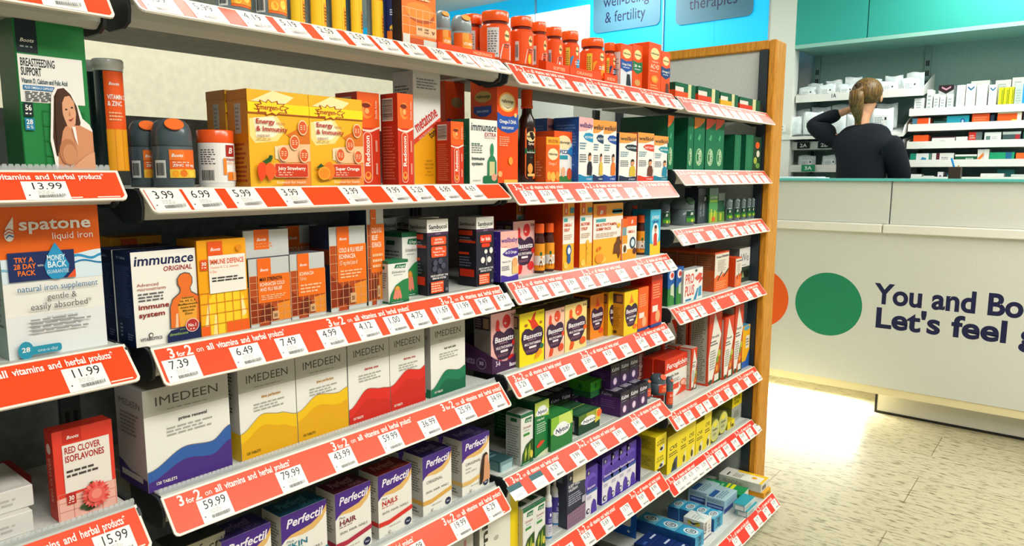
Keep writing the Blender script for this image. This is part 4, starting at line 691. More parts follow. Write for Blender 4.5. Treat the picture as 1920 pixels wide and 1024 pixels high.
jar('orange-lidded gummy jar with a black spot', 1.3540, 1.0200, 0.0207, 0.1108, 'A2', jk('#23222a'))
jar('orange-lidded gummy jar with a white and black spot', 1.4135, 1.0200, 0.0219, 0.1087, 'A2', jk('#d9dde2'))
jar('orange-lidded gummy jar with a blue swoosh', 1.4821, 1.0200, 0.0226, 0.1098, 'A2', jc('#2a8fc4'))
jar('broad orange-lidded jar with a yellow-orange swoosh', 1.5822, 1.0200, 0.0316, 0.1065, 'A2', jc('#f0a01e'))
jar('small orange-lidded jar with a navy band', 1.6646, 1.0200, 0.0159, 0.1086, 'A2', jc('#1f3f6a'))
def tray(label, row, x, y, w, d, h, c, F=(), S=(), low=.0, c2=None, dip=.35):
    """open-topped card display tray: floor, two sides, back and a front lip with a scooped edge"""
    t = empty('display_tray', (x, y, ZS[row])); k = .0012; c2 = c2 or c
    MB().box(0, w, 0, d, 0, .0008, c2).build('tray_floor', t)
    n_ = 13
    up = [(w*i/(n_-1), h*(1-dip*math.sin(math.pi*i/(n_-1)))) for i in range(n_)]
    m = MB(); m.prism([(0, 0, .001), (w, 0, .001)]+[(a, 0, b_) for a, b_ in reversed(up)], (0, k, 0), c)
    pr(m, flat((0, 0, 0), (1, 0, 0), (0, 0, 1), (0, -1, 0)), w, h, F); m.build('front_lip', t)
    for sx in (0, w-k):
        m = MB(); m.prism([(sx, k, .001), (sx, d, .001), (sx, d, h*1.7), (sx, d*.6, h*1.5), (sx, k, h)], (k, 0, 0), c2)
        if sx == 0: pr(m, flat((0, d, 0), (0, -1, 0), (0, 0, 1), (-1, 0, 0)), d, h, S)
        m.build('side_panel', t)
    MB().box(k, w-k, d-k, d, .001, h*1.7, c2).build('back_panel', t)
    return tag(t, label+where(row), 'tray', 'card display trays')
x, y, w, h = 1.0978, 0.9850, 0.1398, 0.0098
tray('orange card tray holding the largest gummy jar', 'A1', .995, .985, .165, .09, .014, '#ee4a12', [('t', 'HALIBORANGE', .6, .3, .35, .4, '#f9b890', 1)], dip=.1)
tray('orange card tray under the blue-swoosh jar', 'A2', 1.3378, .985, 0.0927, .08, .022, '#ee4a12', [('t', 'SOFTIES', .3, .3, .5, .3, '#f9b890', 1)], dip=.1)
tray('orange card tray under the broad jar', 'A2', 1.4328, .985, 0.1380, .08, .022, '#ee4a12', [('t', 'ORANGE', .2, .3, .5, .3, '#f9b890', 1)], dip=.1)
tray('orange card tray under the small navy-banded jar', 'A2', 1.5861, .985, 0.0620, .06, .022, '#ee4a12', [('t', 'KIDS', .2, .3, .6, .3, '#f9b890', 1)], dip=.1)
def hal2(band, bt, low='#ee5012', lx=()): return [('r', 0, 0, 1, 1, '#ee5214'), ('r', 0, 0, 1, .4, low), ('e', .52, .78, .36, .11, '#f0d896'), ('t', 'Haliborange', .2, .765, .64, .035, '#3d3420', 1), ('p', [(0, .64), (.5, .6), (1, .64), (1, .42), (.5, .34), (0, .42)], band), ('t', bt, .1, .5, .8, .05, W_, 1), ('l', .2, .43, .6, .04, 1, '#cfd8ee')]+list(lx)
carton('orange carton with blue band and white side', 1.6709, 0.9900, 0.0593, 0.1072, .045, 'A2', '#ee5214', '#e4e1dc', '#e04a10', hal2('#1f4f9e', 'Omega-3 DHA', '#d9dbe0', [('p', [(.5, .02), (.55, .3), (.8, .3), (.92, .02)], '#23232e')]), [('r', 0, .8, 1, 1, '#e65a1c'), ('l', .1, .1, .8, .6, 12, '#77787c')], group=HB)
carton('orange carton with green band, half hidden', 1.7508, 1.0000, 0.0526, 0.1172, .045, 'A2', '#ee5214', '#d84a12', '#e04a10', hal2('#1f7a4a', '3+', '#ee5214', [('e', .5, .15, .3, .07, '#d8a060')]), group=HB)
carton('tallest orange carton with an orange slice and large lettering', 1.8212, 0.9900, 0.0717, 0.1321, .06, 'A2', '#ee5214', '#e84c10', '#e04a10', [('r', 0, 0, 1, 1, '#ee5214'), ('e', .5, .78, .36, .12, '#f0d896'), ('t', 'Haliborange', .18, .765, .64, .035, '#3d3420', 1), ('t', 'Vitamins', .25, .6, .5, .03, '#fbd8b8', 1), ('t', 'AC+D', .15, .47, .7, .09, '#fbd8b8', 1), ('l', .1, .4, .8, .04, 1, '#f9c09a'), ('e', .5, .26, .28, .08, '#f5922a'), ('e', .5, .26, .16, .045, '#f0b04a'), ('l', .15, .05, .7, .1, 2, '#f6a868')], [], group=HB)
carton('orange carton with navy band at the shelf end', 1.8955, 0.9900, 0.0540, 0.1169, .04, 'A2', '#ee5214', '#d84a12', '#e04a10', hal2('#1d3f7a', 'Omega-3', '#ee5214', [('p', [(.5, .02), (.55, .25), (.85, .25), (.9, .02)], '#6a3a2a')]), group=HB)
# =============== top shelf of the far bay: low green cartons ===============
gF = lambda c: [('r', 0, 0, 1, 1, '#0f5c3c'), ('r', 0, 0, .62, .42, c), ('r', 0, .42, .4, .72, '#e8ded0'), ('r', .62, 0, .78, 1, '#d9d6a0')]
for nm, a, b_, yt, c in (('first from the left, orange mark', 1264, 1304, 153, '#e8501c'), ('second from the left, red mark', 1309, 1349, 161, '#e2421c'), ('third from the left, yellow mark', 1351, 1384, 172, '#e8b01c'), ('last, red mark', 1387, 1425, 181, '#e2381c')):
    P_ = {1264: (1.9869, 0.9900, 0.1373, 0.0436), 1309: (2.1443, 0.9900, 0.1623, 0.0461), 1351: (2.3169, 0.9900, 0.1491, 0.0435), 1387: (2.4820, 0.9900, 0.1925, 0.0417)}[a]
    carton('low green carton, '+nm, *P_, .06, 'A3', '#0f5c3c', '#0d4a31', '#12633f', gF(c), [('r', .5, 0, 1, .5, c)], group='low green cartons')
carton('small black pack at the shelf end by the wood post', 2.6446, 0.9900, 0.0664, 0.0266, .04, 'A3', '#15201f', '#101817', '#1a2625', [])

# =============== second shelf, middle bay ===============
t = empty('bottle', (0, 0, 0)); X_, Y2, r_, h_ = 1.3256, 1.0300, 0.0203, 0.2087; t.location = (X_, Y2, ZS['B2'])
MB().lathe([(r_*.95, 0), (r_, .003), (r_, h_*.60), (r_*.95, h_*.67), (r_*.6, h_*.74), (r_*.55, h_*.80)], '#2c1a14:g', seg=28).build('body', t)
MB().lathe([(r_*.68, h_*.80), (r_*.70, h_*.83), (r_*.64, h_*.835), (r_*.64, h_*.99), (r_*.58, h_)], '#f0561a:g', seg=28).build('cap', t)
m = MB(); f = cyl(r_+.0004, math.radians(-152)); Wd = math.radians(86)*r_
pr(m, lambda a, b_, e: f(a, b_+.008, e), Wd, h_*.56, [('rr', 0, 0, 1, 1, '#ee6a24', .3), ('e', .5, .82, .4, .1, '#f3dca0'), ('t', 'Haliborange', .12, .8, .76, .04, '#3d3420', 1), ('t', 'Syrup', .25, .66, .5, .05, '#fbe4c8', 1), ('p', [(0, .6), (.5, .55), (1, .6), (1, .48), (.5, .4), (0, .48)], '#1f6a3f'), ('t', 'Multivitamin', .15, .5, .7, .03, '#e0efe0', 1), ('e', .4, .2, .2, .1, '#f2a64a'), ('r', .2, .05, .8, .1, '#f6c87a')], seg=10)
m.build('label', t); tag(t, 'brown syrup bottle with orange cap and label, middle bay second shelf', 'bottle')
mid = [('r', 0, 0, 1, 1, '#ef641c'), ('r', 0, .83, 1, 1, '#f0a82a'), ('t', '50% EXTRA', .12, .87, .76, .07, '#a8461a', 1), ('e', .5, .62, .38, .13, '#f3dfb0'), ('t', 'Haliborange', .17, .6, .66, .05, '#3d3420', 1), ('t', 'Omega-3', .15, .38, .6, .07, '#fbd4b0', 0), ('e', .2, .14, .16, .1, '#f5a63a'), ('e', .5, .12, .18, .11, '#f7b84e'), ('e', .82, .14, .14, .1, '#f3973a')]
carton('short orange carton with yellow band across its top', 1.3408, 0.9850, 0.0528, 0.1038, .06, 'B2', '#ef641c', '#d9561a', '#c94a14', mid, [('r', .1, .1, .9, .5, '#c9561e'), ('l', .15, .12, .7, .36, 6, '#e89a6a')], group=HB)
carton('orange-and-white carton behind the short orange one', 1.4068, 1.0100, 0.0742, 0.1210, .06, 'B2', '#ee5a18', '#d9501a', '#c94a14', [('r', 0, 0, 1, 1, '#e9e9e6'), ('r', 0, .78, 1, 1, '#ee5a18'), ('e', .52, .78, .42, .14, '#f3dfb0'), ('t', 'Haliborange', .16, .76, .7, .05, '#3d3420', 1), ('t', 'FIZZ', .3, .56, .5, .07, '#2a4f86', 1), ('r', .25, .45, .75, .53, '#2a93a8'), ('r', 0, 0, 1, .12, '#3a7a3a'), ('e', .5, .2, .12, .1, '#e8b08a'), ('e', .85, .16, .14, .12, '#d8562a'), ('e', .25, .2, .12, .1, '#f0d8a8'), ('p', [(.7, .6), (.9, .7), (1, .7), (1, .5)], '#2a7fc0')], group=HB)
def wk(top, word, wc, band, bt, bot, fig=True, h1='#efa14a'):
    F = [('r', 0, 0, 1, 1, '#efede7'), ('p', [(0, .78), (.5, .79), (1, .86), (1, 1), (0, 1)] if True else [], top), ('t', word, .05, .845, .9, .075, wc, 1), ('p', [(.3, .71), (.45, .76), (.75, .77), (1, .75), (1, .62), (.75, .63), (.45, .66)], band), ('t', bt, .42, .68, .56, .035, '#eef2f6', 1), ('l', .06, .5, .5, .12, 3, '#5f8ea0'), ('l', .06, .3, .5, .14, 4, '#6a6f74'), ('w', [(0, .12), (.5, .085), (1, .1)], 0, bot), ('t', '30 TABLETS', .55, .03, .38, .025, '#dfe6ee', 1)]
    if fig: F += [('p', [(.58, .11), (.6, .26), (.68, .32), (.88, .32), (.95, .22), (.92, .1)], h1), ('e', .76, .38, .1, .055, '#d89a72'), ('p', [(.64, .4), (.7, .46), (.82, .46), (.88, .4), (.8, .42)], '#3a241a')]
    return F
wS = lambda c: [('r', 0, 0, 1, 1, c), ('l', .1, .2, .8, .7, 16, '#5f8ad0')]
WG = 'white children vitamin cartons with coloured tops'
WBY = carton('tall white carton with pink top and blue side', 1.4812, 0.9900, 0.0635, 0.1568, .075, 'B2', '#efede7', '#1d4f9e', '#1a458c', wk('#f0b4b4', 'wellbaby', '#3a2a6a', '#2a93c0', 'MULTI-VITAMIN', '#1f86b4', h1='#23232e'), wS('#1d55a8'), group=WG)
again(WBY, -.015, .085, 0, 'blue-sided tall carton behind the pink-topped one', 'B2')
carton('tall white carton with orange top and navy foot', 1.5449, 0.9900, 0.0491, 0.1542, .05, 'B2', '#efede7', '#1c2c50', '#d98a3a', wk('#f2a14a', 'wellkid', '#2a2a36', '#24405f', 'MULTI-VIT', '#1c2f5a', h1='#d8b84a'), group=WG)
carton('tall white carton with orange top and blue foot', 1.5940, 0.9900, 0.0633, 0.1545, .05, 'B2', '#efede7', '#1a2c5c', '#d98a3a', wk('#f2a14a', 'wellkid', '#2a2a36', '#2450a0', 'CALCIUM', '#1f4a9c', h1='#ee7a2a'), group=WG)
carton('short white carton with orange top and black band', 1.6743, 0.9900, 0.0912, 0.1287, .045, 'B2', '#efede7', '#1c2c5c', '#d98a3a', wk('#f2a14a', 'wellkid', '#33302e', '#23363e', 'MULTI-VITAMIN', '#1c2c44', h1='#d8b83a'), group=WG)
carton('short white carton with orange top and red foot', 1.7744, 0.9900, 0.0909, 0.1333, .045, 'B2', '#efede7', '#cf3a24', '#d98a3a', wk('#f2a14a', 'wellkid', '#33302e', '#e0442a', 'SOFT JELLY', '#e03a22', h1='#6a3a2a'), group=WG)
carton('short white carton with orange top and teal foot', 1.8671, 0.9900, 0.0857, 0.1286, .045, 'B2', '#efede7', '#1c5f7a', '#d98a3a', wk('#f2a14a', 'wellkid', '#33302e', '#2a93a0', 'BABY DROPS', '#1f7f9a', h1='#2a8aa8'), group=WG)
# =============== second shelf, far bay: tall green cartons ===============
def gtall(c=None): return [('r', 0, 0, 1, 1, '#0f7048')]+([('p', [(0, .78), (.5, .84), (.9, .93), (1, 1), (0, 1)], c)] if c else [])+[('e', .5, .25, .3, .17, '#9ac890'), ('e', .5, .25, .22, .14, '#0f7048'), ('t', 'Floradix', .66, .12, .26, .3, '#d9e6c8', 1, 0, 90), ('p', [(.3, .6), (.5, .7), (.6, .66), (.5, .56)], '#4fae7a')]
gS = [('r', 0, 0, 1, 1, '#0c5237'), ('r', .03, .02, .97, .98, '#0e5b3e')]
GG = 'tall green cartons'
for nm, P_, c in (('with orange corner, first from the left', (1.9480, 0.9900, 0.0394, 0.1572), '#ef6a24'), ('with pale edge, second from the left', (2.0812, 0.9900, 0.0415, 0.1593), None), ('with orange corner, third from the left', (2.1265, 0.9900, 0.0788, 0.1620), '#f08a2a'), ('with red corner, left of its twin', (2.2135, 0.9900, 0.0750, 0.1640), '#ef5a34'), ('with red corner, right of its twin', (2.2886, 0.9900, 0.0699, 0.1668), '#e85a3a')):
    carton('tall green carton '+nm, *P_, .16, 'B3', '#0f7048', '#0c5237', '#0f6040', gtall(c), gS, group=GG)
for nm, P_ in (('first of three at the end', (2.4535, 0.9900, 0.0580, 0.1240)), ('second of three at the end', (2.5564, 0.9900, 0.0722, 0.1284))):
    carton('shorter green carton, '+nm, *P_, .11, 'B3', '#0f7048', '#0c5237', '#0f6040', [('r', .3, .1, .7, .9, '#147a50')], gS, group=GG)
carton('shorter green carton with leaf pattern by the wood post', 2.6290, 0.9900, 0.0820, 0.1239, .08, 'B3', '#123f2a', '#0c3a28', '#0f4030', [('e', .3, .3, .2, .1, '#a8b84a'), ('e', .6, .5, .2, .1, '#d8d8c8'), ('e', .5, .75, .25, .1, '#e8602a'), ('e', .6, .15, .25, .08, '#6a9a4a')], gS, group=GG)

# =============== third shelf, middle bay ===============
WV = [('r', 0, 0, 1, 1, '#efe9e2'), ('p', [(0, .7), (1, .62), (1, 1), (0, 1)], '#f0b2a8'), ('t', 'wellbaby', .04, .78, .92, .09, '#4a2f8a', 1), ('l', .05, .68, .4, .03, 1, '#e06a6a'), ('p', [(.1, .56), (.4, .64), (1, .66), (1, .5), (.6, .47), (.2, .52)], '#4a2f8f'), ('t', 'vit D Drops', .25, .55, .66, .055, '#f0eef6', 1), ('t', 'Vitamin D3', .06, .38, .5, .035, '#4a3a6a'), ('l', .06, .22, .45, .1, 3, '#7f7a8c'), ('w', [(0, .14), (.5, .09), (1, .12)], 0, '#4a33a0'), ('e', .8, .36, .16, .1, '#e8a86a'), ('p', [(.64, .3), (.64, .14), (1, .14), (1, .3), (.8, .27)], '#e9c07a')]
carton('purple-sided drops carton with pink top, leaning a little', 1.1778, 0.9850, 0.0600, 0.1096, .055, 'C1', '#efe9e2', '#43309a', '#a88aa8', WV, [('r', 0, 0, 1, 1, '#43309a'), ('l', .2, .1, .6, .8, 12, '#6a5ab8')], z=ZS['C2'])
def bass(bg, fig, sub='MULTIVITAMINS', style=0):
    F = [('r', 0, 0, 1, 1, bg)]
    if style == 0: F += [('e', .62, .83, .16, .12, fig), ('p', [(.18, .72), (.2, .86), (.27, .9), (.33, .84), (.32, .74), (.42, .66), (.3, .6)], fig), ('p', [(.2, .02), (.22, .12), (.3, .26), (.42, .26), (.42, .12), (.36, .03)], fig), ('e', .56, .80, .05, .02, '#f2b4a8'), ('t', '3-6', .8, .9, .16, .05, '#5a3038', 1)]
    elif style == 1: F += [('p', [(.3, .88), (.45, .84), (.55, .95), (.66, 1), (.6, .85), (.78, .7), (.5, .66), (.42, .78)], fig), ('e', .25, .76, .07, .03, '#a8681c'), ('e', .85, .76, .06, .03, '#a8681c'), ('t', '7-11', .78, .92, .18, .04, '#8a7a1c', 1)]
    else: F += [('p', [(.35, .72), (.45, .86), (.5, .95), (.58, .82), (.7, .72)], fig)]
    heart = [(.5, .06+.12), (.28, .2), (.14, .34), (.06, .52), (.1, .64), (.22, .7), (.36, .69), (.5, .64), (.64, .69), (.8, .7), (.92, .64), (.96, .52), (.88, .34), (.72, .2)]
    F += [('p', heart, '#3c2340'), ('t', 'Bassetts', .13, .5, .76, .09, '#f2ecee', 1, .1), ('l', .32, .455, .36, .03, 1, '#b98a98'), ('t', sub, .18, .375, .66, .045, '#efe6ea', 1), ('rr', .36, .31, .66, .35, '#e9dfe2', .02), ('l', .24, .24, .5, .05, 2, '#9a6a7c')]
    if style == 0: F += [('e', .9, .44, .08, .05, fig), ('e', .8, .16, .14, .08, fig)]
    elif style == 1: F += [('e', .88, .3, .08, .05, '#2a6a4a'), ('p', [(.58, .08), (.66, .2), (.84, .26), (.9, .18), (.76, .1)], '#ef9a1c')]
    else: F += [('e', .78, .16, .16, .06, fig)]
    return F
bSd = lambda c: [('r', 0, 0, 1, 1, c), ('r', .06, .72, .94, .95, '#3a2630'), ('r', .55, .75, .88, .92, '#8f7a5a'), ('l', .12, .75, .38, .17, 4, '#8a7480'), ('l', .2, .1, .7, .55, 12, '#7a6a5c')]
BG = 'children chewable vitamin cartons with dark hearts'
carton('pink heart carton half hidden by the purple-sided one', 1.2641, 1.0200, 0.0804, 0.1255, .05, 'C2', '#efb4ae', '#4f3038', '#6a4048', bass('#efb4ae', '#d92a2e'), bSd('#5a3a40'), group=BG)
vl = [('r', 0, .55, 1, 1, '#f09a24'), ('r', 0, 0, 1, .2, '#f0941c'), ('r', 0, .2, 1, .55, '#efe9dd'), ('e', .6, .62, .07, .08, '#1f6a3a'), ('p', [(.5, .12), (.52, .3), (.6, .4), (.66, .3), (.7, .12)], '#6a3a1c'), ('e', .62, .5, .06, .06, '#e8a05a'), ('l', .7, .28, .14, .2, 3, '#b98a5a')]
jar('brown vitamin bottle with orange lid, left of two', 1.3538, 1.0120, 0.0120, 0.1177, 'C2', vl, body='#4a2216:g', lid='#ee5a14:g', neck='#3a1a10:g', lh=(.06, .6), lc='#efe9dd', group='brown vitamin bottles')
jar('brown vitamin bottle with orange lid, right of two', 1.3940, 1.0140, 0.0129, 0.1168, 'C2', vl, body='#4a2216:g', lid='#ee5a14:g', neck='#3a1a10:g', lh=(.06, .6), lc='#efe9dd', group='brown vitamin bottles')
def ora(t1, t2, c, a=.34, kind=0):
    F = [('r', 0, 0, 1, 1, '#f0a22a'), ('r', 0, 0, 1, a, '#f2b02c'), ('r', 0, a, 1, .78, '#efeae0'), ('r', .12, .80, .42, .97, '#e2601c'), ('t', 'B', .2, .83, .1, .06, W_, 1, .2), ('rr', .62, .82, .98, .9, '#2a7f8a', .06), ('r', .08, .7, .4, .75, '#4aa8a8'), ('t', t1, .08, .63, .7, .045, '#d9581c', 1), ('t', t2, .08, .56, .5, .045, '#d9581c', 1), ('l', .08, .44, .75, .08, 3, '#c9a98a'), ('e', .25, .07, .18, .05, '#f6c85a')]
    if kind == 0: F += [('e', .52, .28, .22, .09, c), ('e', .52, .16, .16, .07, c), ('e', .52, .28, .13, .05, '#e9eef2')]
    elif kind == 1: F += [('r', .52, .05, .62, .36, c), ('e', .6, .38, .12, .03, c), ('e', .62, .2, .02, .015, '#7a4a1c'), ('e', .56, .28, .02, .015, '#7a4a1c')]
    else: F += [('p', [(.66, .14), (.7, .3), (.78, .36), (.8, .42), (.9, .43), (.9, .37), (.96, .32), (.9, .27), (.92, .14), (.86, .04), (.8, .14)], c), ('p', [(.12, .28), (.17, .29), (.16, .22), (.1, .22)], '#e2701c'), ('p', [(.2, .3), (.26, .29), (.24, .24), (.2, .24)], '#e2701c'), ('e', .2, .1, .14, .08, '#f0942a'), ('e', .84, .62, .06, .04, '#f5b83a')]
    return F
OG = 'orange children vitamin cartons'
oS = [('r', 0, 0, 1, 1, '#dc4410'), ('r', 0, .72, 1, 1, '#cc3c0e')]
VO = carton('tall narrow orange carton with a blue blob', 1.4174, 0.9900, 0.0481, 0.1690, .115, 'C2', '#f0a22a', '#dc4410', '#c9480f', ora('OMEGA-3', 'SYRUP', '#2a5a9a', .38, 0), oS, group=OG)
again(VO, -.015, .131, 0, 'orange-sided carton deep behind the blue-blob one', 'C2')
carton('tall narrow orange carton with a yellow spotted neck', 1.4914, 0.9900, 0.0564, 0.1670, .13, 'C2', '#f0a22a', '#e04a10', '#c9480f', ora('MULTIVITAMIN', 'SYRUP', '#f0b83a', .36, 1), oS, group=OG)
carton('broad orange carton with white panel and brown beast', 1.5528, 0.9900, 0.1474, 0.1572, .06, 'C2', '#f0a22a', '#e04a10', '#c9701a', ora('MULTIVITAMIN', 'GUMMY PACKS', '#6a3a1a', .42, 2), oS, group=OG)
bottle('grey domed bottle behind the orange-and-white carton', 1.8978, 1.0800, 0.0222, 0.1506, 'C2', [], body='#6a7478:g', badge='#e0522a')
carton('small orange-and-white carton with blue ring', 1.7236, 0.9900, 0.0534, 0.1170, .05, 'C2', '#efe9dd', '#e8641c', '#e0561a', [('r', 0, 0, 1, 1, '#efe9dd'), ('r', 0, .78, 1, 1, '#e8561c'), ('r', 0, 0, 1, .24, '#f0a42a'), ('t', 'B', .4, .84, .2, .08, W_, 1, .2), ('t', 'OMEGA 3', .1, .62, .7, .06, '#d9581c', 1), ('e', .6, .38, .3, .14, '#23425a'), ('e', .6, .38, .18, .09, '#cfe0e8'), ('e', .8, .18, .18, .08, '#5a2030')], group=OG)
carton('small orange carton with grey panel beside the blue-ring one', 1.6922, 0.9850, 0.0258, 0.1129, .04, 'C2', '#efe9dd', '#e8701c', '#e0561a', [('r', 0, .8, 1, 1, '#e8641c'), ('r', 0, .6, .8, .8, '#7a9aa0'), ('r', 0, .4, 1, .6, '#f09a2a'), ('r', 0, 0, 1, .18, '#f0a42a'), ('e', .5, .28, .3, .09, '#5a3a1a')], group=OG)
jar('brown vitamin bottle beside the light blue carton', 1.8587, 1.0200, 0.0123, 0.1162, 'C2', vl, body='#4a2216:g', lid='#ee5a14:g', neck='#3a1a10:g', lh=(.06, .6), lc='#efe2d0', group='brown vitamin bottles')
carton('light blue carton with yellow foot and a child figure', 1.8573, 0.9900, 0.0625, 0.1310, .06, 'C2', '#2aa4c4', '#1c7fa0', '#1f8aac', [('r', 0, 0, 1, 1, '#3ab4d2'), ('p', [(0, 0), (1, 0), (1, .3), (.5, .22), (0, .26)], '#f0c82a'), ('e', .5, .45, .34, .26, '#e6eef0'), ('t', 'JUNGLE', .15, .8, .7, .07, '#dff0f6', 1), ('t', 'DROPS', .2, .7, .6, .06, '#1f5fa0', 1), ('p', [(.32, .2), (.35, .45), (.5, .5), (.65, .45), (.68, .2)], '#d8442a'), ('e', .5, .57, .12, .07, '#d89a72'), ('e', .5, .62, .12, .04, '#3a241a')])
# =============== third shelf, far bay ===============
gl = [('r', 0, .52, .62, .98, '#17402f'), ('t', 'B', .2, .62, .2, .24, '#e0eade', 1, .2), ('r', 0, .34, 1, .5, '#1f6a3a'), ('r', 0, 0, 1, .34, '#4f9a2e'), ('e', .35, .12, .08, .14, '#d8dc3a'), ('e', .7, .12, .08, .16, '#e8e85a')]
GB = 'grey bottles with green labels'
bottle('grey-green bottle half behind the light blue carton', 2.0806, 1.0600, 0.0166, 0.0829, 'C2', gl, lc='#3a7a3a', body='#4f5c60:g', badge='#2f5a3a', group=GB, bar=False, z=ZS['C3'])
bottle('largest grey bottle with green label', 2.1871, 1.0500, 0.0384, 0.0872, 'C3', gl, lc='#3a7a3a', body='#5f6c70:g', badge='#2f5a3a', group=GB, w0=-30)
carton('dark grey carton with black band', 2.2624, 1.0300, 0.0901, 0.1194, .05, 'C3', '#39434c', '#2a323a', '#2f3940', [('r', 0, .6, 1, .8, '#161c20'), ('t', 'B', .5, .64, .16, .1, '#b9c2c0', 1, .2), ('t', 'SLEEP WELL', .3, .2, .34, .14, '#9aa4a6', 1, 0, 90), ('t', 'MASSAGE', .55, .2, .34, .14, '#9aa4a6', 1, 0, 90)], group='dark herbal cartons')
carton('green carton with yellow stems', 2.3295, 1.0200, 0.0715, 0.1186, .04, 'C3', '#4a9a52', '#2a5a3a', '#6a8a80', [('r', 0, .8, 1, 1, '#6f8a86'), ('r', 0, 0, 1, .3, '#8ab02e'), ('r', .2, .05, .3, .4, '#e0d83a'), ('r', .6, .05, .7, .36, '#e8e04a'), ('t', 'ALOE VERA', .1, .7, .8, .06, '#e6f0e2', 1), ('r', .05, .6, .9, .66, '#9ac83a'), ('e', .5, .1, .2, .08, '#d86a2a')])
carton('grey-and-green carton beside the row of small bottles', 2.4063, 1.0200, 0.0537, 0.1009, .04, 'C3', '#7f8f8c', '#4f5f5c', '#8f9c98', [('r', 0, .52, .9, .74, '#1a4a34'), ('r', 0, .35, 1, .52, '#1f5a3a'), ('r', 0, 0, 1, .35, '#6a9a3a'), ('r', .3, .05, .5, .3, '#d8c83a')])
for nm, P_ in (('first', (2.4724, 1.0100, 0.0127, 0.0792)), ('second', (2.5420, 1.0100, 0.0125, 0.0794)), ('third', (2.6044, 1.0100, 0.0103, 0.0779)), ('fourth', (2.6595, 1.0100, 0.0095, 0.0785)), ('last', (2.7028, 1.0100, 0.0077, 0.0775))):
    bottle('small grey-green bottle, '+nm+' of the row of five', *P_, 'C3', gl, lc='#3a7a3a', body='#6a7a7c:g', badge='#8a9a98', group=GB, bar=False, w0=-75)

# =============== fourth shelf, middle bay: hearts ===============
X_, Y3, w_, h_ = 1.1738, 1.0057, 0.0992, 0.0377
tray('purple card tray in front of the pink heart carton', 'D2', X_, Y3, w_, .115, .04, '#45214a', [('t', '3-6', .12, .4, .16, .28, '#e6d6e6', 1), ('t', 'Bassetts', .6, .18, .36, .22, '#f0e6f0', 1)], [('t', 'Bassetts', .05, .4, .5, .4, '#8f7a9a', 1), ('e', .72, .5, .13, .32, '#8f7a9a'), ('e', .72, .5, .115, .28, '#40204a'), ('t', '30', .66, .42, .12, .2, '#c9b8d0', 1)], dip=.45)
x, y, w, h = 1.1336, 1.0030, 0.0900, 0.1344
carton('pink heart carton with red figure standing in the purple tray', X_+.0025, Y3+.006, w*.97, h-.001, .05, 'D2', '#f0b6b0', '#8a7a7c', '#6a4a50', bass('#f0b6b0', '#d92a2e'), bSd('#77706f'), z=ZS['D2']+.001, group=BG)
BY = carton('yellow heart carton with red splash', 1.2571, 0.9950, 0.0946, 0.1248, .055, 'D2', '#f2dc1c', '#7f7a4a', '#6a6420', bass('#f2dc1c', '#dd3a24', 'MULTIVITAMINS', 1), bSd('#8a8a50'), group=BG)
again(BY, -.01, .06, 0, 'yellow heart carton behind the splash one', 'D2')
BP = carton('pale pink heart carton with red figure, between yellow and cream', 1.3558, 0.9950, 0.0805, 0.1182, .055, 'D2', '#f6c3a8', '#7a5a50', '#6a5048', bass('#f6c3a8', '#dd4a2a'), bSd('#7a6a5a'), group=BG)
BC = carton('cream heart carton with orange figure', 1.4384, 0.9950, 0.0981, 0.1200, .055, 'D2', '#f5d88a', '#8a7440', '#6a5a38', bass('#f5d88a', '#ea5c1c'), bSd('#7a6a4a'), group=BG)
again(BP, -.008, .06, 0, 'pink heart carton behind the pale pink one', 'D2')
again(BC, -.008, .06, 0, 'cream heart carton behind the front cream one', 'D2')
BO = carton('orange heart carton set back from the row', 1.5953, 1.0215, 0.0684, 0.1208, .055, 'D2', '#f08a24', '#c97018', '#8a5018', bass('#f08a24', '#e8502a', 'IMMUNE', 2), bSd('#c9701c'), group=BG)
BY2 = carton('yellow heart carton with orange side, nearest the red ones', 1.6919, 0.9745, 0.0776, 0.1222, .055, 'D2', '#f0cc1c', '#d8941e', '#8a6a18', bass('#f0cc1c', '#ee7a24', 'MULTIVITAMIN', 2), [('r', 0, 0, 1, 1, '#d8921e'), ('r', .08, .74, .92, .95, '#4a3440'), ('r', .56, .77, .88, .92, '#a86a3a'), ('l', .2, .15, .6, .5, 12, '#a86a14'), ('e', .5, .08, .12, .04, '#4a3020')], group=BG)
again(BY2, -.025, .035, 0, 'yellow heart carton mostly hidden beside the orange one', 'D2')
rdF = lambda h: [('r', 0, 0, 1, 1, h), ('r', 0, 0, 1, .06, '#1f3f8a'), ('l', .1, .55, .75, .3, 6, '#f6a06a'), ('r', .1, .3, .6, .42, '#efe0d4'), ('e', .6, .2, .22, .12, '#e8a878')]
carton('slim orange-red carton with blue foot', 1.7674, 0.9728, 0.0578, 0.1249, .05, 'D2', '#ee5a1c', '#e23a14', '#c93a12', rdF('#ee641c'), [('r', 0, 0, 1, .06, '#1f3f8a')])
carton('taller red carton with blue foot at the shelf end', 1.8389, 0.9698, 0.0652, 0.1507, .07, 'D2', '#e8401c', '#e02c14', '#c92a12', rdF('#e23a1c'), [('r', 0, 0, 1, .05, '#1f3f8a')])
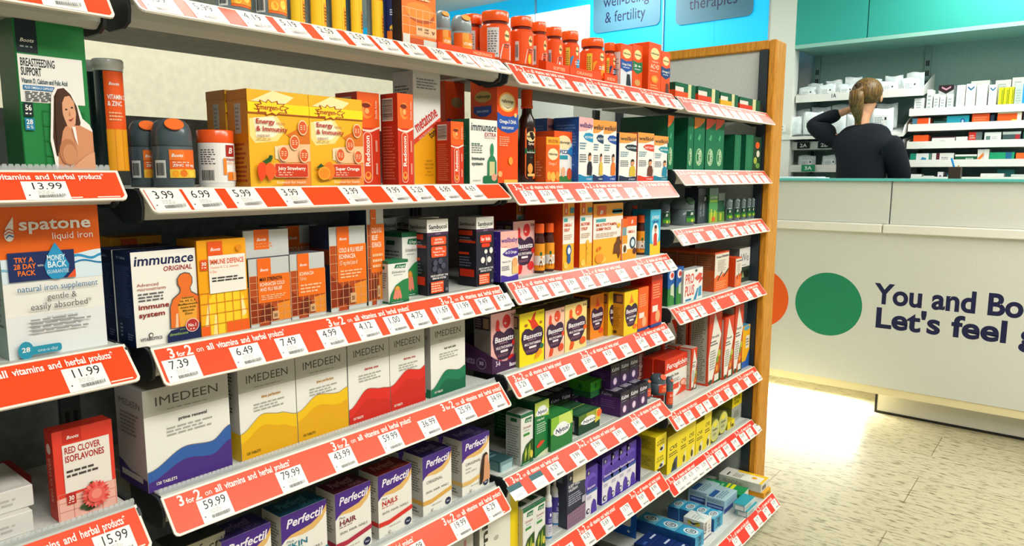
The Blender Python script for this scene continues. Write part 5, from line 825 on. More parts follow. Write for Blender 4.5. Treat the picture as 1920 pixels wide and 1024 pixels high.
# =============== fourth shelf, far bay ===============
carton('white-and-blue carton peeping out beside the red one', 2.0389, 1.0400, 0.0405, 0.0942, .05, 'D3', '#dfe6ea', '#c9d4da', '#cfd8dc', [('p', [(0, 0), (1, 0), (1, .3), (.4, .2)], '#2a86c4'), ('l', .2, .4, .6, .5, 8, '#7a9ab4')])
bgF = [('r', 0, 0, 1, 1, '#1f5aa8'), ('p', [(0, 0), (1, 0), (1, .55), (.4, .5), (0, .45)], '#2f7f3a'), ('e', .45, .82, .3, .12, '#e8e4e0'), ('e', .5, .82, .18, .07, '#d8402a'), ('p', [(.3, .15), (.35, .55), (.7, .6), (.8, .2)], '#c9d4b8'), ('p', [(.1, 0), (.3, .3), (.7, .25), (.9, 0)], '#3f8f3f')]
carton('blue-and-green carton, left of two beside white lettered one', 1.9994, 1.0000, 0.0549, 0.1153, .05, 'D3', '#1f5aa8', '#163f6a', '#1a4f90', bgF, [('r', 0, 0, 1, .5, '#17502c')])
carton('blue-and-green carton, right of two beside white lettered one', 2.0454, 0.9950, 0.0511, 0.1177, .05, 'D3', '#1f5aa8', '#163f6a', '#1a4f90', bgF)
carton('white carton with red lettering reading PRO PLUS', 2.0795, 0.9850, 0.1404, 0.1050, .03, 'D3', '#ecebe6', '#a8b0ae', '#b9c2c0', [('t', 'PRO', .06, .56, .46, .3, '#d8442a', 1, .1), ('t', 'PLUS', .06, .2, .48, .3, '#d8442a', 1, .1), ('r', .1, .04, .4, .1, '#2a7aa8'), ('p', [(.52, .02), (.7, .36), (.78, .36), (.66, .02)], '#2a8ab8'), ('p', [(.76, .1), (.8, .4), (.92, .42), (.94, .1)], '#3a9ac0'), ('p', [(.55, .7), (.8, .84), (.95, .8), (.9, .66), (.7, .6)], '#e05a4a'), ('p', [(.78, .5), (.98, .62), (.95, .7), (.8, .6)], '#d8442a'), ('e', .62, .93, .06, .04, '#3f4f54')])
PE = [('r', 0, 0, 1, 1, '#ef6a22'), ('p', [(0, .34), (.2, .42), (.45, .36), (.6, .44), (.8, .40), (1, .5), (1, .96), (0, .96)], '#e9e2d0'), ('r', 0, .96, 1, 1, '#e8501c'), ('t', 'Potters', .08, .85, .4, .06, '#3a3c3e', 1), ('t', 'Remedies', .5, .86, .46, .06, '#3a3c3e', 1), ('l', .2, .5, .6, .3, 7, '#b0aa9a'), ('l', .1, .05, .8, .2, 4, '#f7a66a'), ('p', [(.2, .3), (.5, .5), (.55, .47), (.24, .27)], '#5a3a2a'), ('p', [(.6, .36), (.98, .55), (1, .5), (.64, .33)], '#5a3a2a')]
PK = carton('orange-and-cream herbal carton, front of a deep row', 2.3554, 1.0023, 0.1203, 0.1369, .07, 'D3', '#e9e2d0', '#d8561c', '#e8501c', PE, [('r', 0, 0, 1, .97, '#c8521e'), ('r', .02, .55, .98, .95, '#8a4a2c'), ('l', .1, .1, .8, .8, 14, '#a86a44')], group='orange-and-cream herbal cartons')
again(PK, 0, .071, 0, 'orange-and-cream herbal carton, second of the deep row', 'D3')
again(PK, 0, .142, 0, 'orange-and-cream herbal carton, third of the deep row', 'D3')
carton('short orange-and-cream herbal carton right of the tall one', 2.5064, 0.9874, 0.0550, 0.1076, .05, 'D3', '#e9e2d0', '#e04a18', '#e8501c', PE, [], group='orange-and-cream herbal cartons')
carton('white-and-dark-green carton with large We on it', 2.6063, 1.0142, 0.1047, 0.1307, .04, 'D3', '#d9dbd6', '#6f7a78', '#b9c0bc', [('r', 0, .45, 1, 1, '#e6e6e2'), ('t', 'We', .12, .62, .76, .22, '#55585a', 0), ('l', .2, .48, .6, .05, 1, '#8f9290'), ('r', 0, .0, 1, .45, '#2f4034'), ('r', .08, .12, .92, .34, '#141c16'), ('p', [(.2, .14), (.35, .32), (.5, .14)], '#8a9a6a')], [('r', 0, 0, 1, .45, '#2f4034')])

# =============== fifth shelf, middle bay: sleep remedies ===============
dor = vogel('bud')
dS = [('r', 0, 0, 1, 1, '#b9bfb8'), ('r', 0, .94, 1, 1, '#1d6b45'), ('p', [(.3, .84), (.34, .91), (.75, .91), (.72, .84)], '#1d5a3c'), ('l', .1, .1, .8, .68, 14, '#7f8682')]
DM = carton('white herbal carton with green hop cones', 1.2635, 0.9950, 0.0462, 0.1249, .045, 'E2', '#e6e7e0', '#b9bfb8', '#c9cfc8', dor, dS, [('r', .1, .2, .9, .8, '#a8b4ac')], group='white hop-cone cartons')
nyc = [('e', .42, .3+.42, .2, .06, W_)]
def nyt(c1, c2, big=1, tx=.3, ty=.55):
    return [('r', 0, 0, 1, 1, c2), ('p', [(0, .5), (0, 1), (1, 1), (1, .62)], c1), ('p', [(.35, .6), (.35, 1), (.9, 1), (1, .75), (1, .62)], '#c9dc6a' if big else '#9aa83a'), ('e', tx+.18, ty+.06, .28, .16, '#eef2f2'), ('e', tx+.05, ty, .26, .13, '#eef2f2'), ('e', tx+.34, ty, .24, .12, '#eef2f2'), ('e', tx+.2, ty-.06, .34, .12, '#eef2f2'), ('t', 'Nytol', tx-.12, ty-.07, .6, .13, '#22305a', 1, .15)]
carton('tall green herbal sleep carton with red flower', 1.3237, 1.0000, 0.0569, 0.1362, .06, 'E2', '#1f7a3c', '#10552f', '#2a7a44', [('r', 0, 0, 1, 1, '#1a7a3e'), ('p', [(0, .76), (0, 1), (1, 1), (1, .7)], '#b9cc5a'), ('e', .5, .86, .3, .06, '#eef2f2'), ('e', .36, .8, .3, .06, '#eef2f2'), ('e', .64, .8, .3, .06, '#eef2f2'), ('t', 'Nytol', .18, .78, .64, .06, '#22305a', 1, .15), ('t', 'Herbal', .15, .66, .5, .04, '#dff0e0', 1), ('l', .12, .42, .7, .2, 5, '#b9dcc0'), ('p', [(.1, .2), (.4, .28), (.7, .26), (.5, .2), (.2, .16)], '#d8442a'), ('p', [(0, 0), (1, 0), (1, .1), (.4, .05)], '#cfd8b0')], [('r', 0, 0, 1, 1, '#0f4f2c')], [('r', .2, .2, .8, .8, '#a8c8b0')])
NY = carton('wide green sleep carton with white cloud', 1.3768, 0.9900, 0.0937, 0.0862, .06, 'E2', '#2f8a3a', '#155a30', '#2a7a3a', nyt('#8abf3a', '#1f7a3a', 1, .3, .56), [('l', .2, .2, .6, .6, 6, '#5a9a6a')], [('r', .05, .1, .95, .9, '#338a44')], group='green sleep cartons')
again(NY, 0, .062, 0, 'wide green sleep carton, second in its row', 'E2')
again(NY, 0, .124, 0, 'wide green sleep carton, third in its row', 'E2')
ND = carton('dark green sleep carton with white cloud', 1.5147, 1.0000, 0.1029, 0.0523, .05, 'E2', '#14402c', '#1c2a26', '#2a5a3a', nyt('#5a7a2a', '#123f2c', 0, .3, .6)+[('p', [(.75, .3), (.8, 1), (1, 1), (1, .4)], '#d8c84a'), ('e', .95, .75, .12, .2, '#e86a2a')], [('r', .2, .1, .8, .9, '#2f4a40'), ('b', .3, .2, .4, .5, 1)], [('l', .1, .2, .8, .5, 3, '#4a7a5a')], group='dark green sleep cartons')
for k in range(3): again(ND, 0, .052*(k+1), 0, 'dark green sleep carton, %s in its row' % ('second', 'third', 'fourth')[k], 'E2')
zN = ZS['E2']+ND.dimensions.z+.0008
lg = [('r', 0, 0, 1, 1, '#3fa02c'), ('r', 0, 0, 1, .4, '#2a6a3a'), ('t', 'B', .4, .55, .2, .3, '#1a4a24', 1, .2)]
lx_, _, lw_, _ = 1.6034, 1.0700, 0.0488, 0.0697
LG = carton('lime green small carton lying on dark green ones, left', lx_+.06, 1.06, .05, .045, .075, 'E2', '#4fb42e', '#43a02a', '#56bf34', lg, [('r', 0, 0, 1, .4, '#2a6a3a'), ('t', 'B', .4, .5, .2, .3, '#1a5a24', 1, .2)], [('r', .1, .3, .9, .7, '#3f9a2c')], z=zN, group='lime green cartons')
again(LG, .053, .0, 0, 'lime green small carton lying on dark green ones, right', 'E2')
klF = [('r', 0, 0, 1, 1, '#3a2450'), ('r', 0, .55, 1, 1, '#23202c'), ('t', 'Kalms', .08, .7, .8, .16, '#e2e0e8', 1, .15), ('l', .1, .58, .7, .05, 1, '#9a94a8'), ('e', .45, .28, .2, .15, '#d8b4dc'), ('e', .45, .28, .1, .1, '#e9e2ee')]
klS = [('r', 0, 0, 1, 1, '#472060'), ('r', 0, .78, 1, 1, '#2a2034'), ('t', 'Kalms', .1, .8, .5, .13, '#8a7a9a', 1, .15), ('l', .1, .3, .7, .35, 4, '#6a4a84')]
KG = 'dark purple calming remedy cartons'
KL = carton('dark purple carton, nearest of the row by grey bottles', 1.7100, 0.9900, 0.0515, 0.0704, .07, 'E2', '#3a2450', '#472060', '#1f1c26', klF, klS, [('t', 'Kalms', .1, .3, .8, .5, '#b9b4c4', 1, .2)], group=KG)
kd = KL.dimensions
again(KL, kd.x+.0015, 0, 0, 'dark purple carton, second of the row by grey bottles', 'E2')
again(KL, 2*kd.x+.003, 0, 0, 'dark purple carton, third of the row by grey bottles', 'E2')
again(KL, 0, kd.y+.001, 0, 'dark purple carton behind the nearest of the row', 'E2')
again(KL, kd.x+.0015, kd.y+.001, 0, 'dark purple carton behind the second of the row', 'E2')
again(KL, 2*kd.x+.003, kd.y+.001, 0, 'dark purple carton behind the third of the row', 'E2')
for k, nm in enumerate(('left', 'middle', 'right')): again(KL, k*(kd.x+.0015)+.01, kd.y*.55, kd.z+.0008, 'dark purple carton stacked on the row by grey bottles, '+nm, 'E2')
for k, nm in enumerate(('nearest', 'middle', 'far')): again(KL, -.16+k*(kd.x+.0015), .13, 0, 'dark purple carton in the shadowed back row, '+nm, 'E2')
# bottles and cartons of the fifth shelf, far bay
rb = [('r', 0, .0, 1, 1, '#e23f1c'), ('t', 'IRON', .3, .6, .5, .2, '#f6c0a0', 1), ('l', .2, .1, .6, .4, 3, '#f0946a')]
bottle('dark grey bottle with red badge, left of three', 1.9178, 1.0200, 0.0129, 0.0602, 'E2', rb, lc='#e23f1c', body='#4f5c64:g', badge='#ee5a2a', bar=False, w0=-80)
bottle('dark grey bottle with red badge, middle of three', 1.9827, 1.0150, 0.0254, 0.0620, 'E2', rb, lc='#e23f1c', body='#4f5c64:g', badge='#ee5a2a', bar=False, w0=-40)
bottle('dark grey bottle with red badge, right of three', 2.0401, 1.0050, 0.0133, 0.1018, 'E3', rb, lc='#e23f1c', body='#4f5c64:g', badge='#ee5a2a', bar=False, w0=-80)
fg = [('r', 0, 0, 1, 1, '#ece8e0'), ('r', 0, .66, 1, 1, '#e2381a'), ('t', 'Feroglobin', .06, .75, .88, .13, '#f9f0ea', 1, .12), ('t', 'capsules', .6, .69, .35, .04, '#f6c8b8'), ('t', 'Gentle Iron', .08, .52, .5, .07, '#55504e', 1), ('l', .08, .36, .6, .1, 3, '#8f8a86'), ('r', .32, .18, .6, .32, '#e24a24'), ('e', .78, .27, .14, .09, '#e26a4a'), ('e', .78, .27, .1, .06, '#f0b8a4'), ('p', [(.45, 0), (.6, .08), (.72, .2), (.92, .16), (.92, .02)], '#e2421e')]
FG = carton('red-and-white iron capsule carton facing front', 2.0877, 1.0450, 0.1739, 0.1368, .04, 'E3', '#ece8e0', '#cf2f18', '#d8361a', fg, [('r', 0, 0, 1, 1, '#c82c16')], [('r', .1, .3, .9, .7, '#c82c16')], group='red iron capsule cartons')
again(FG, -.006, .042, 0, 'red iron capsule carton right behind the front-facing one', 'E3')
carton('dark red carton with vertical grey lettering at the back', 2.0289, 1.1200, 0.0543, 0.1041, .05, 'E2', '#6a2a24', '#5a2420', '#4a1e1c', [('t', 'Feroglobin', .7, .1, .8, .4, '#b8aaa8', 1, 0, 90)])
sF = lambda: [('r', 0, 0, 1, 1, '#dc3f1c'), ('p', [(.42, .98), (.02, .38), (.06, .04), (.3, 0), (.66, .3), (.98, .66)], '#ece8de'), ('t', 'Floradix', .2, .64, .6, .035, '#33382f', 1, .1), ('l', .14, .53, .6, .08, 2, '#55584f'), ('l', .12, .2, .45, .28, 8, '#8f8d84'), ('p', [(.62, .3), (.98, .62), (1, .2), (.8, .02), (.4, .02)], '#c9541c'), ('e', .72, .32, .1, .05, '#7a9a2a'), ('e', .84, .4, .1, .05, '#b8c83a'), ('e', .7, .2, .1, .045, '#e89a2a'), ('p', [(.4, .0), (.8, .07), (.98, .2), (1, .0)], '#2f4a24'), ('r', .5, .03, .85, .12, '#e9e4d6'), ('e', .2, .04, .16, .035, '#3a4a24')]
sSd = [('r', 0, 0, 1, 1, '#d8492a'), ('r', .1, .03, .9, .97, '#b9b4a4'), ('l', .14, .06, .72, .88, 34, '#6f6c60')]
SGp = 'red cartons with white arrow panels'
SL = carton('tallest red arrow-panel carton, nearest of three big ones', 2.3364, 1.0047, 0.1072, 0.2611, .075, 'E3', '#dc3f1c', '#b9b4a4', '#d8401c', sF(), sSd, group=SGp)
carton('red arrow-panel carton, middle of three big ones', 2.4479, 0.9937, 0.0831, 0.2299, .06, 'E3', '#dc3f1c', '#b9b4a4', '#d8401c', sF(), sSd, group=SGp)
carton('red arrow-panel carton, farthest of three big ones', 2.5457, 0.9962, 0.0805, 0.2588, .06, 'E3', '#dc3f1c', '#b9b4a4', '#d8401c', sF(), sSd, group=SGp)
SMs = carton('small red arrow-panel carton beside the big ones', 2.2525, 1.0278, 0.0415, 0.1486, .05, 'E3', '#dc3f1c', '#b9b4a4', '#c9b8a8', sF(), sSd, [('r', .1, .1, .9, .9, '#b9b2a6')], group=SGp)
again(SMs, -.005, .055, 0, 'small red arrow-panel carton behind the other small one', 'E3')
again(SL, .0, .08, 0, 'big red arrow-panel carton in the row behind, right', 'E3')
again(SL, -.122, .115, 0, 'big red arrow-panel carton in the row behind, left', 'E3')
carton('yellow-and-blue carton by the wood post', 2.6369, 0.9996, 0.0741, 0.1657, .04, 'E3', '#f2b41c', '#e8a018', '#4a9ac0', [('r', 0, 0, 1, 1, '#f2b41c'), ('r', 0, 0, 1, .16, '#1f5fb4'), ('p', [(0, .16), (.5, .16), (1, .4), (1, .0), (0, 0)], '#1f5fb4'), ('r', .45, .45, .9, .75, '#e9e4d4'), ('l', .5, .5, .35, .2, 3, '#55503f'), ('e', .5, .94, .4, .05, '#5aa8c8')], [('r', 0, 0, 1, .16, '#1a55a4')])
# =============== sixth shelf, middle bay ===============
x, y, w, h = 1.2603, 0.9850, 0.0439, 0.1274
DB = carton('white hop-cone carton, left of a pair below teal-topped tickets', x, y, w, h, .05, 'F2', '#e6e7e0', '#c9c29c', '#d9dcd4', dor, [('l', .2, .3, .6, .5, 6, '#a89a6a')], [('r', .2, .3, .8, .7, '#3a5a44'), ('r', 0, 0, 1, .08, '#1d6b45')], group='white hop-cone cartons')
again(DB, w+.0006, 0, 0, 'white hop-cone carton, right of a pair below teal-topped tickets', 'F2')
def spray(label, X, Y, r, h, row):
    t = empty('spray_bottle', (X, Y, ZS[row]))
    MB().lathe([(r*.95, 0), (r, .003), (r, h*.58), (r*.9, h*.63), (r*.6, h*.66)], '#d9dbe4:g', seg=24).build('body', t)
    MB().lathe([(r*.86, h*.635), (r*.92, h*.66), (r*.80, h*.72), (r*.52, h*.75), (r*.5, h*.97), (r*.45, h)], '#e6e6e2:g', seg=24).build('cap', t)
    m = MB(); f = cyl(r+.0004, math.radians(-195)); Wd = math.pi*(r+.0004)
    pr(m, lambda a, b_, e: f(a, b_+.006, e), Wd, h*.52, [('r', 0, .45, 1, 1, '#443a94'), ('r', 0, .06, 1, .45, '#d6d6e2'), ('r', 0, 0, 1, .06, '#2f7fb4'), ('e', .5, .75, .07, .06, '#e9e6f4'), ('l', .35, .5, .3, .14, 3, '#c9c6e4'), ('l', .35, .2, .3, .2, 3, '#8f8ab8')], seg=14); m.build('label', t)
    return tag(t, label+where(row), 'bottle', 'purple sleep sprays')
spray('purple-and-white sleep spray bottle, nearer the hop-cone pair', 1.3811, 1.0000, 0.0100, 0.1603, 'F2')
spray('purple-and-white sleep spray bottle, beside the dark carton', 1.4554, 1.0300, 0.0139, 0.1455, 'F2')
carton('dark navy sleep-well carton with cream corner', 1.4502, 0.9900, 0.0858, 0.1520, .05, 'F2', '#2c3144', '#3a3f50', '#23262e', [('r', 0, 0, 1, 1, '#2c3148'), ('p', [(.3, .78), (1, .72), (1, 1), (.3, 1)], '#cfc6a4'), ('r', .06, .82, .3, .96, '#23262e'), ('t', 'B', .12, .86, .1, .05, '#d9d6c8', 1, .2), ('t', 'SLEEP WELL', .06, .72, .62, .05, '#dcdce2', 1), ('t', 'VALERIAN', .06, .65, .5, .05, '#dcdce2', 1), ('l', .06, .4, .8, .2, 5, '#a8aabc'), ('p', [(0, 0), (1, 0), (1, .3), (0, .26)], '#8f7088'), ('g', 0, 0, 1, .3, 8, 4, '#5a4a64'), ('r', .8, .33, .96, .45, '#b9b4c4')], [('r', .2, .8, .7, .92, '#6a7080'), ('e', .4, .3, .1, .04, '#9a9cac'), ('r', .1, .05, .5, .16, '#5f7a6a')])
pp = [('r', 0, 0, 1, 1, '#e6e4ee'), ('r', 0, .5, 1, 1, '#4f34a4'), ('e', .4, .72, .5, .16, '#6a4cbc'), ('e', .55, .66, .4, .12, '#4f34a4'), ('r', .08, .86, .36, .96, '#2c2250'), ('t', 'B', .14, .88, .12, .05, '#e0dcf0', 1, .2), ('t', 'Sleepeaze', .1, .56, .7, .05, '#d9d4f0', 1), ('r', .05, .46, .95, .52, '#3f62a8'), ('p', [(.45, .0), (.5, .2), (.66, .3), (.86, .24), (.95, .06), (.95, 0)], '#4f34a4'), ('e', .2, .1, .14, .06, '#2a2048'), ('e', .22, .1, .08, .035, '#e6e4ee'), ('l', .1, .34, .5, .08, 2, '#9a94b4')]
PU = 'purple-and-white sleep tablet cartons'
PP = carton('purple-and-white sleep carton outside the purple tray', 1.5380, 0.9900, 0.0577, 0.1328, .05, 'F2', '#e6e4ee', '#43308f', '#5a42a8', pp, [('r', .2, .4, .8, .9, '#2c2250')], group=PU)
x, y, w, h = 1.6260, 0.9900, 0.1748, 0.1682
hh = PP.dimensions.z
for k, nm in enumerate(('first', 'second', 'third', 'fourth')):
    o = again(PP, x-PP.location[0]+PP.dimensions.x/2+.003+k*(w/4.05), .006, .001, 'purple-and-white sleep carton, %s in the purple tray' % nm, 'F2')
t = empty('display_tray', (x-.003, .992, ZS['F2'])); tw_ = w+.034
MB().box(0, tw_, 0, .1, 0, .0008, '#43289a').build('tray_floor', t)
MB().prism([(0, 0, .001), (0, .1, .001), (0, .1, .13), (0, .03, .13), (0, 0, .11)], (.0012, 0, 0), '#4a2ca4').build('side_panel', t)
m = MB(); q_ = flat((tw_, 0, 0), (0, 1, 0), (0, 0, 1), (-1, 0, 0))
m.prism([(tw_, -.005, .001), (tw_, .1, .001), (tw_, .1, .14), (tw_, .0, .14), (tw_, -.005, .13)], (.0015, 0, 0), '#3a1f80'); m.build('side_panel', t)
tag(t, 'purple card tray holding four sleep cartons, middle bay sixth shelf', 'tray', 'card display trays')
# yellow cartons at the end of the middle bay and on the far bay
yF = lambda c='#23231c', d='#e9e4c0': [('r', 0, 0, 1, 1, '#f2da1a'), ('t', 'CVS', .15, .6, .6, .1, c, 1, .1), ('l', .12, .42, .7, .12, 2, '#5f5818'), ('p', [(.3, .0), (.55, .3), (.8, .36), (.8, 0)], d), ('e', .55, .14, .14, .1, c)]
ySd = [('r', 0, 0, 1, 1, '#b8a414'), ('r', .05, .1, .95, .9, '#a89814'), ('l', .12, .2, .7, .6, 6, '#6a6010')]
YG = 'yellow remedy cartons'
YA = carton('yellow carton, lower of two stacked by the purple tray', 1.9278, 0.9888, 0.0729, 0.0536, .085, 'F2', '#f2da1a', '#b8a414', '#d9c418', yF(d='#d9dee6'), ySd, group=YG)
again(YA, 0, 0, YA.dimensions.z+.0006, 'yellow carton, upper of two stacked by the purple tray', 'F2')
again(YA, -.03, .088, 0, 'yellow carton behind the stacked pair, lower', 'F2')
again(YA, -.03, .088, YA.dimensions.z+.0006, 'yellow carton behind the stacked pair, upper', 'F2')
for nm, P_, c, d in (('first from the left, tall', (2.0134, 0.9900, 0.0894, 0.1253), '#1f2a24', '#3f4a6a'), ('second from the left', (2.1025, 0.9900, 0.0592, 0.1283), '#5a5418', '#efe6a0'), ('third from the left', (2.1622, 0.9900, 0.0595, 0.1298), '#4a4414', '#efe2b4'), ('fourth from the left', (2.2252, 0.9900, 0.0665, 0.1105), '#4a4414', '#e8e2c8'), ('fifth from the left, next to the round packs', (2.2912, 0.9900, 0.0600, 0.1326), '#4a4414', '#e2dcb4')):
    o = carton('yellow carton, '+nm, *P_, .06, 'F3', '#f2da1a', '#a89814', '#c9b616', yF(c, d), ySd, group=YG)
    again(o, 0, .062, 0, 'yellow carton behind the '+nm.split(',')[0], 'F3')
def disc(label, X, Y, r, row, z):
    t = empty('round_pack', (X, Y, ZS[row]+z))
    m = MB(); n_ = 28; m.prism([(r*math.cos(a), 0, r+r*math.sin(a)) for a in [2*math.pi*i/n_ for i in range(n_)]], (0, .03, 0), '#6a7034:g'); m.build('case', t)
    m = MB(); m.add([(r*.9*math.cos(a), -.0006, r+r*.9*math.sin(a)) for a in [2*math.pi*i/n_ for i in range(n_)]], [tuple(range(n_))], '#d9d65a')
    pr(m, flat((-r, -.0006, 0), (1, 0, 0), (0, 0, 1), (0, -1, 0)), 2*r, 2*r, [('e', .5, .5, .38, .38, '#c4c88a'), ('t', 'Wellness', .25, .5, .5, .1, '#3f4420', 1), ('e', .5, .75, .2, .1, '#f0e22a'), ('l', .3, .3, .4, .12, 2, '#5a6030')]); m.build('label', t)
    return tag(t, label+where(row), 'pack', 'round yellow-green packs')
x, y, r, h = 2.3841, 0.9900, 0.0129, 0.0876
disc('round yellow-green pack standing on edge, smaller', x, .99, h/2, 'F3', 0)
x, y, r, h = 2.4818, 1.0000, 0.0143, 0.0896
disc('round yellow-green pack standing on edge, larger', x, 1.0, h/2, 'F3', 0)
carton('small yellow carton low beside the round packs', 2.5272, 1.0000, 0.0691, 0.0304, .04, 'F3', '#f0d61a', '#8f8414', '#d9c418', [('r', .4, .2, .5, .9, '#3a3a14'), ('e', .7, .3, .15, .2, '#3a3a14')], group=YG)
carton('grey clear pack topped with yellow by the wood post', 2.6146, 1.0200, 0.0964, 0.1216, .06, 'F3', '#a8aca0', '#6a7034', '#f0d61a', [('r', 0, .48, 1, 1, '#f2da1a'), ('t', 'EYE', .2, .7, .6, .1, '#3a3a14', 1), ('l', .2, .56, .6, .1, 2, '#4a4a14'), ('l', .2, .1, .6, .25, 4, '#77796f')], [('r', 0, .48, 1, 1, '#8f8a1c')], group=YG)

# =============== base shelf ===============
blT = [('p', [(0, 0), (1, 0), (1, .4), (.6, .2), (0, .5)], '#6ab8d4'), ('e', .5, .45, .3, .36, '#d8e6ea'), ('e', .5, .45, .22, .26, '#1f3f54'), ('e', .5, .45, .17, .2, '#d8e6ea'), ('t', 'ibs', .38, .34, .26, .24, '#12303f', 1, .2)]
blS = [('r', 0, 0, 1, 1, '#1c4f8f'), ('p', [(0, .9), (.5, .97), (1, .9), (1, 1), (0, 1)], '#2a86b4'), ('t', 'ibsrelief', .12, .72, .5, .1, '#2f66a8', 1), ('l', .12, .4, .6, .2, 3, '#26599a')]
blF = [('r', 0, 0, 1, 1, '#3f9fc4'), ('t', 'ibs relief', .7, .15, .7, .45, '#12303f', 1, .2, 90), ('l', .1, .05, .6, .1, 1, '#d8e6ea')]
BLG = 'blue remedy boxes with round emblems'

B1_ = carton('blue box with round emblem on top, nearest the aisle edge', 2.098, .922, .068, .048, .071, 'G3', '#3f9fc4', '#1c4f8f', '#2f97bf', blF, blS, blT, group=BLG)
again(B1_, 0, .0735, 0, 'blue box with round emblem on top, second from the aisle edge', 'G3')
again(B1_, 0, .147, 0, 'blue box with round emblem on top, third from the aisle edge', 'G3')
B2_ = carton('smaller blue box with round emblem, aisle end of its row', 2.262, .928, .075, .048, .042, 'G3', '#3f9fc4', '#1c4f8f', '#2f97bf', blF, blS, blT, group=BLG)
again(B2_, 0, .0435, 0, 'smaller blue box with round emblem, second of its row', 'G3')
again(B2_, 0, .087, 0, 'smaller blue box with round emblem, third of its row', 'G3')
again(B2_, -.005, .1305, 0, 'smaller blue box with round emblem, shelf-back end of its row', 'G3')
carton('white carton with yellow dots standing among the blue boxes', 2.182, .93, .062, .066, .075, 'G3', '#e9e6df', '#d9d6cc', '#dfe4e2', [('t', 'Kalms', .35, .3, .6, .4, '#3a3038', 1, .2, 90), ('r', 0, 0, 1, .08, '#6a4a7a'), ('l', .6, .2, .3, .5, 3, '#8f7a8a')], [('e', .3, .8, .1, .1, '#e8d42a'), ('e', .7, .8, .12, .12, '#e8d42a'), ('p', [(.1, .9), (.5, .8), (.9, .95), (.5, .7)], '#3a3a34')], [('l', .1, .3, .6, .4, 3, '#9fb4ac'), ('p', [(.3, .2), (.9, .8), (.95, .7), (.4, .1)], '#b9d4cc')], group=None)
svF = [('r', 0, 0, 1, .35, '#1c3f9a'), ('r', .2, .4, .8, .7, '#8fb4cc')]
svS = [('r', 0, 0, 1, 1, '#9fc4d4'), ('r', .1, .1, .95, .55, '#1f3f96'), ('r', .15, .3, .9, .45, '#7f9fd0'), ('l', .1, .65, .8, .25, 2, '#6f94a8')]
svT = [('r', .03, .1, .97, .9, '#a8c4cc'), ('r', .05, .62, .6, .9, '#2a5a9a'), ('l', .1, .2, .7, .35, 3, '#5f8498')]
SV = carton('silvery blue box with blue label, nearer the aisle', 2.412, .953, .12, .05, .074, 'G3', '#9fc4d4', '#8fb8cc', '#a4c2ca', svF, svS, svT, group='silvery blue boxes')
again(SV, .018, .0765, 0, 'silvery blue box with blue label, nearer the shelf back', 'G3')
TL = carton('teal-and-white flat box lying on another by the silvery box', 2.425, .882, .10, .024, .045, 'G3', '#c9d8d8', '#8fb4b8', '#2a94a4', [('r', .05, .2, .6, .7, '#9fb4b4')], [('r', .2, .1, .9, .7, '#e0e4e2')], [('r', .05, .1, .95, .9, '#2f9aaa')], z=ZS['G3']+.0255, group='teal flat boxes')
again(TL, .012, -.006, -.0253, 'teal-and-white flat box under the other by the silvery box', 'G3')
carton('green-and-yellow box lying flat, white end to the aisle', 2.532, .935, .082, .034, .165, 'G3', '#dfe2da', '#1f8a4a', '#138a4a', [('l', .1, .2, .4, .6, 3, '#8f9a90')], [('r', 0, 0, 1, 1, '#17703c'), ('e', .75, .4, .06, .3, '#e8e01c'), ('e', .85, .4, .06, .3, '#e8e01c')], [('r', 0, .28, 1, .36, '#e0e01c'), ('r', 0, .4, 1, .46, '#e0e01c'), ('r', .1, .9, .7, 1, '#e8e01c'), ('l', .2, .5, .6, .35, 3, '#8fd0a4')], rot=.06)
zo = ZS['G3']
OB = carton('orange-yellow box lying flat under the white one by the post', 2.628, .885, .075, .022, .16, 'G3', '#e8a41c', '#d8941a', '#d8a01a', [('t', 'HERBAL', .2, .3, .6, .4, '#4a3210', 1)], [])
carton('white-and-yellow box lying flat on the orange-yellow one', 2.622, .895, .085, .034, .17, 'G3', '#dedbd0', '#c9c8bc', '#e2e0d4', [('b', .1, .2, .5, .5)], [('l', .1, .2, .5, .5, 3, '#8f8f84')], [('r', .78, 0, 1, .7, '#ecc01c'), ('r', .0, .0, .78, .06, '#ecc01c'), ('e', .5, .25, .14, .06, '#e0a42a'), ('l', .1, .5, .5, .2, 4, '#9a988c'), ('r', .1, .8, .5, .84, '#2f2f2a')], z=zo+.0225)
NV = carton('navy flat box with white dash, first from the aisle', 1.985, .93, .105, .024, .05, 'G3', '#16306a', '#14285a', '#182f6c', [], [('r', .3, .4, .7, .6, '#3a5aa0')], [('r', .55, .35, .9, .5, '#c9d6ee'), ('r', .1, .3, .3, .5, '#3a62b0')], group='navy flat boxes')
again(NV, 0, .053, 0, 'navy flat box with white dash, second from the aisle', 'G3')
again(NV, 0, .106, 0, 'navy flat box with white dash, third from the aisle', 'G3')
m = MB(); m.box(0, .003, 0, .10, 0, .085, '#1a62c0'); pr(m, flat((0, .10, 0), (0, -1, 0), (0, 0, 1), (-1, 0, 0)), .10, .085, [('rr', .08, .42, .8, .96, '#e6e0d6', .08), ('e', .42, .66, .2, .2, '#d8a888'), ('p', [(.42, .5), (.55, .52), (.62, .7), (.56, .8), (.5, .6)], '#7a3a22'), ('e', .72, .22, .05, .05, '#e6eef6')])
o = m.build('header_card', None, (2.05, 1.115, ZS['G3'])); tag(o, 'bright blue display card with a pictured hand, far bay base shelf', 'card')

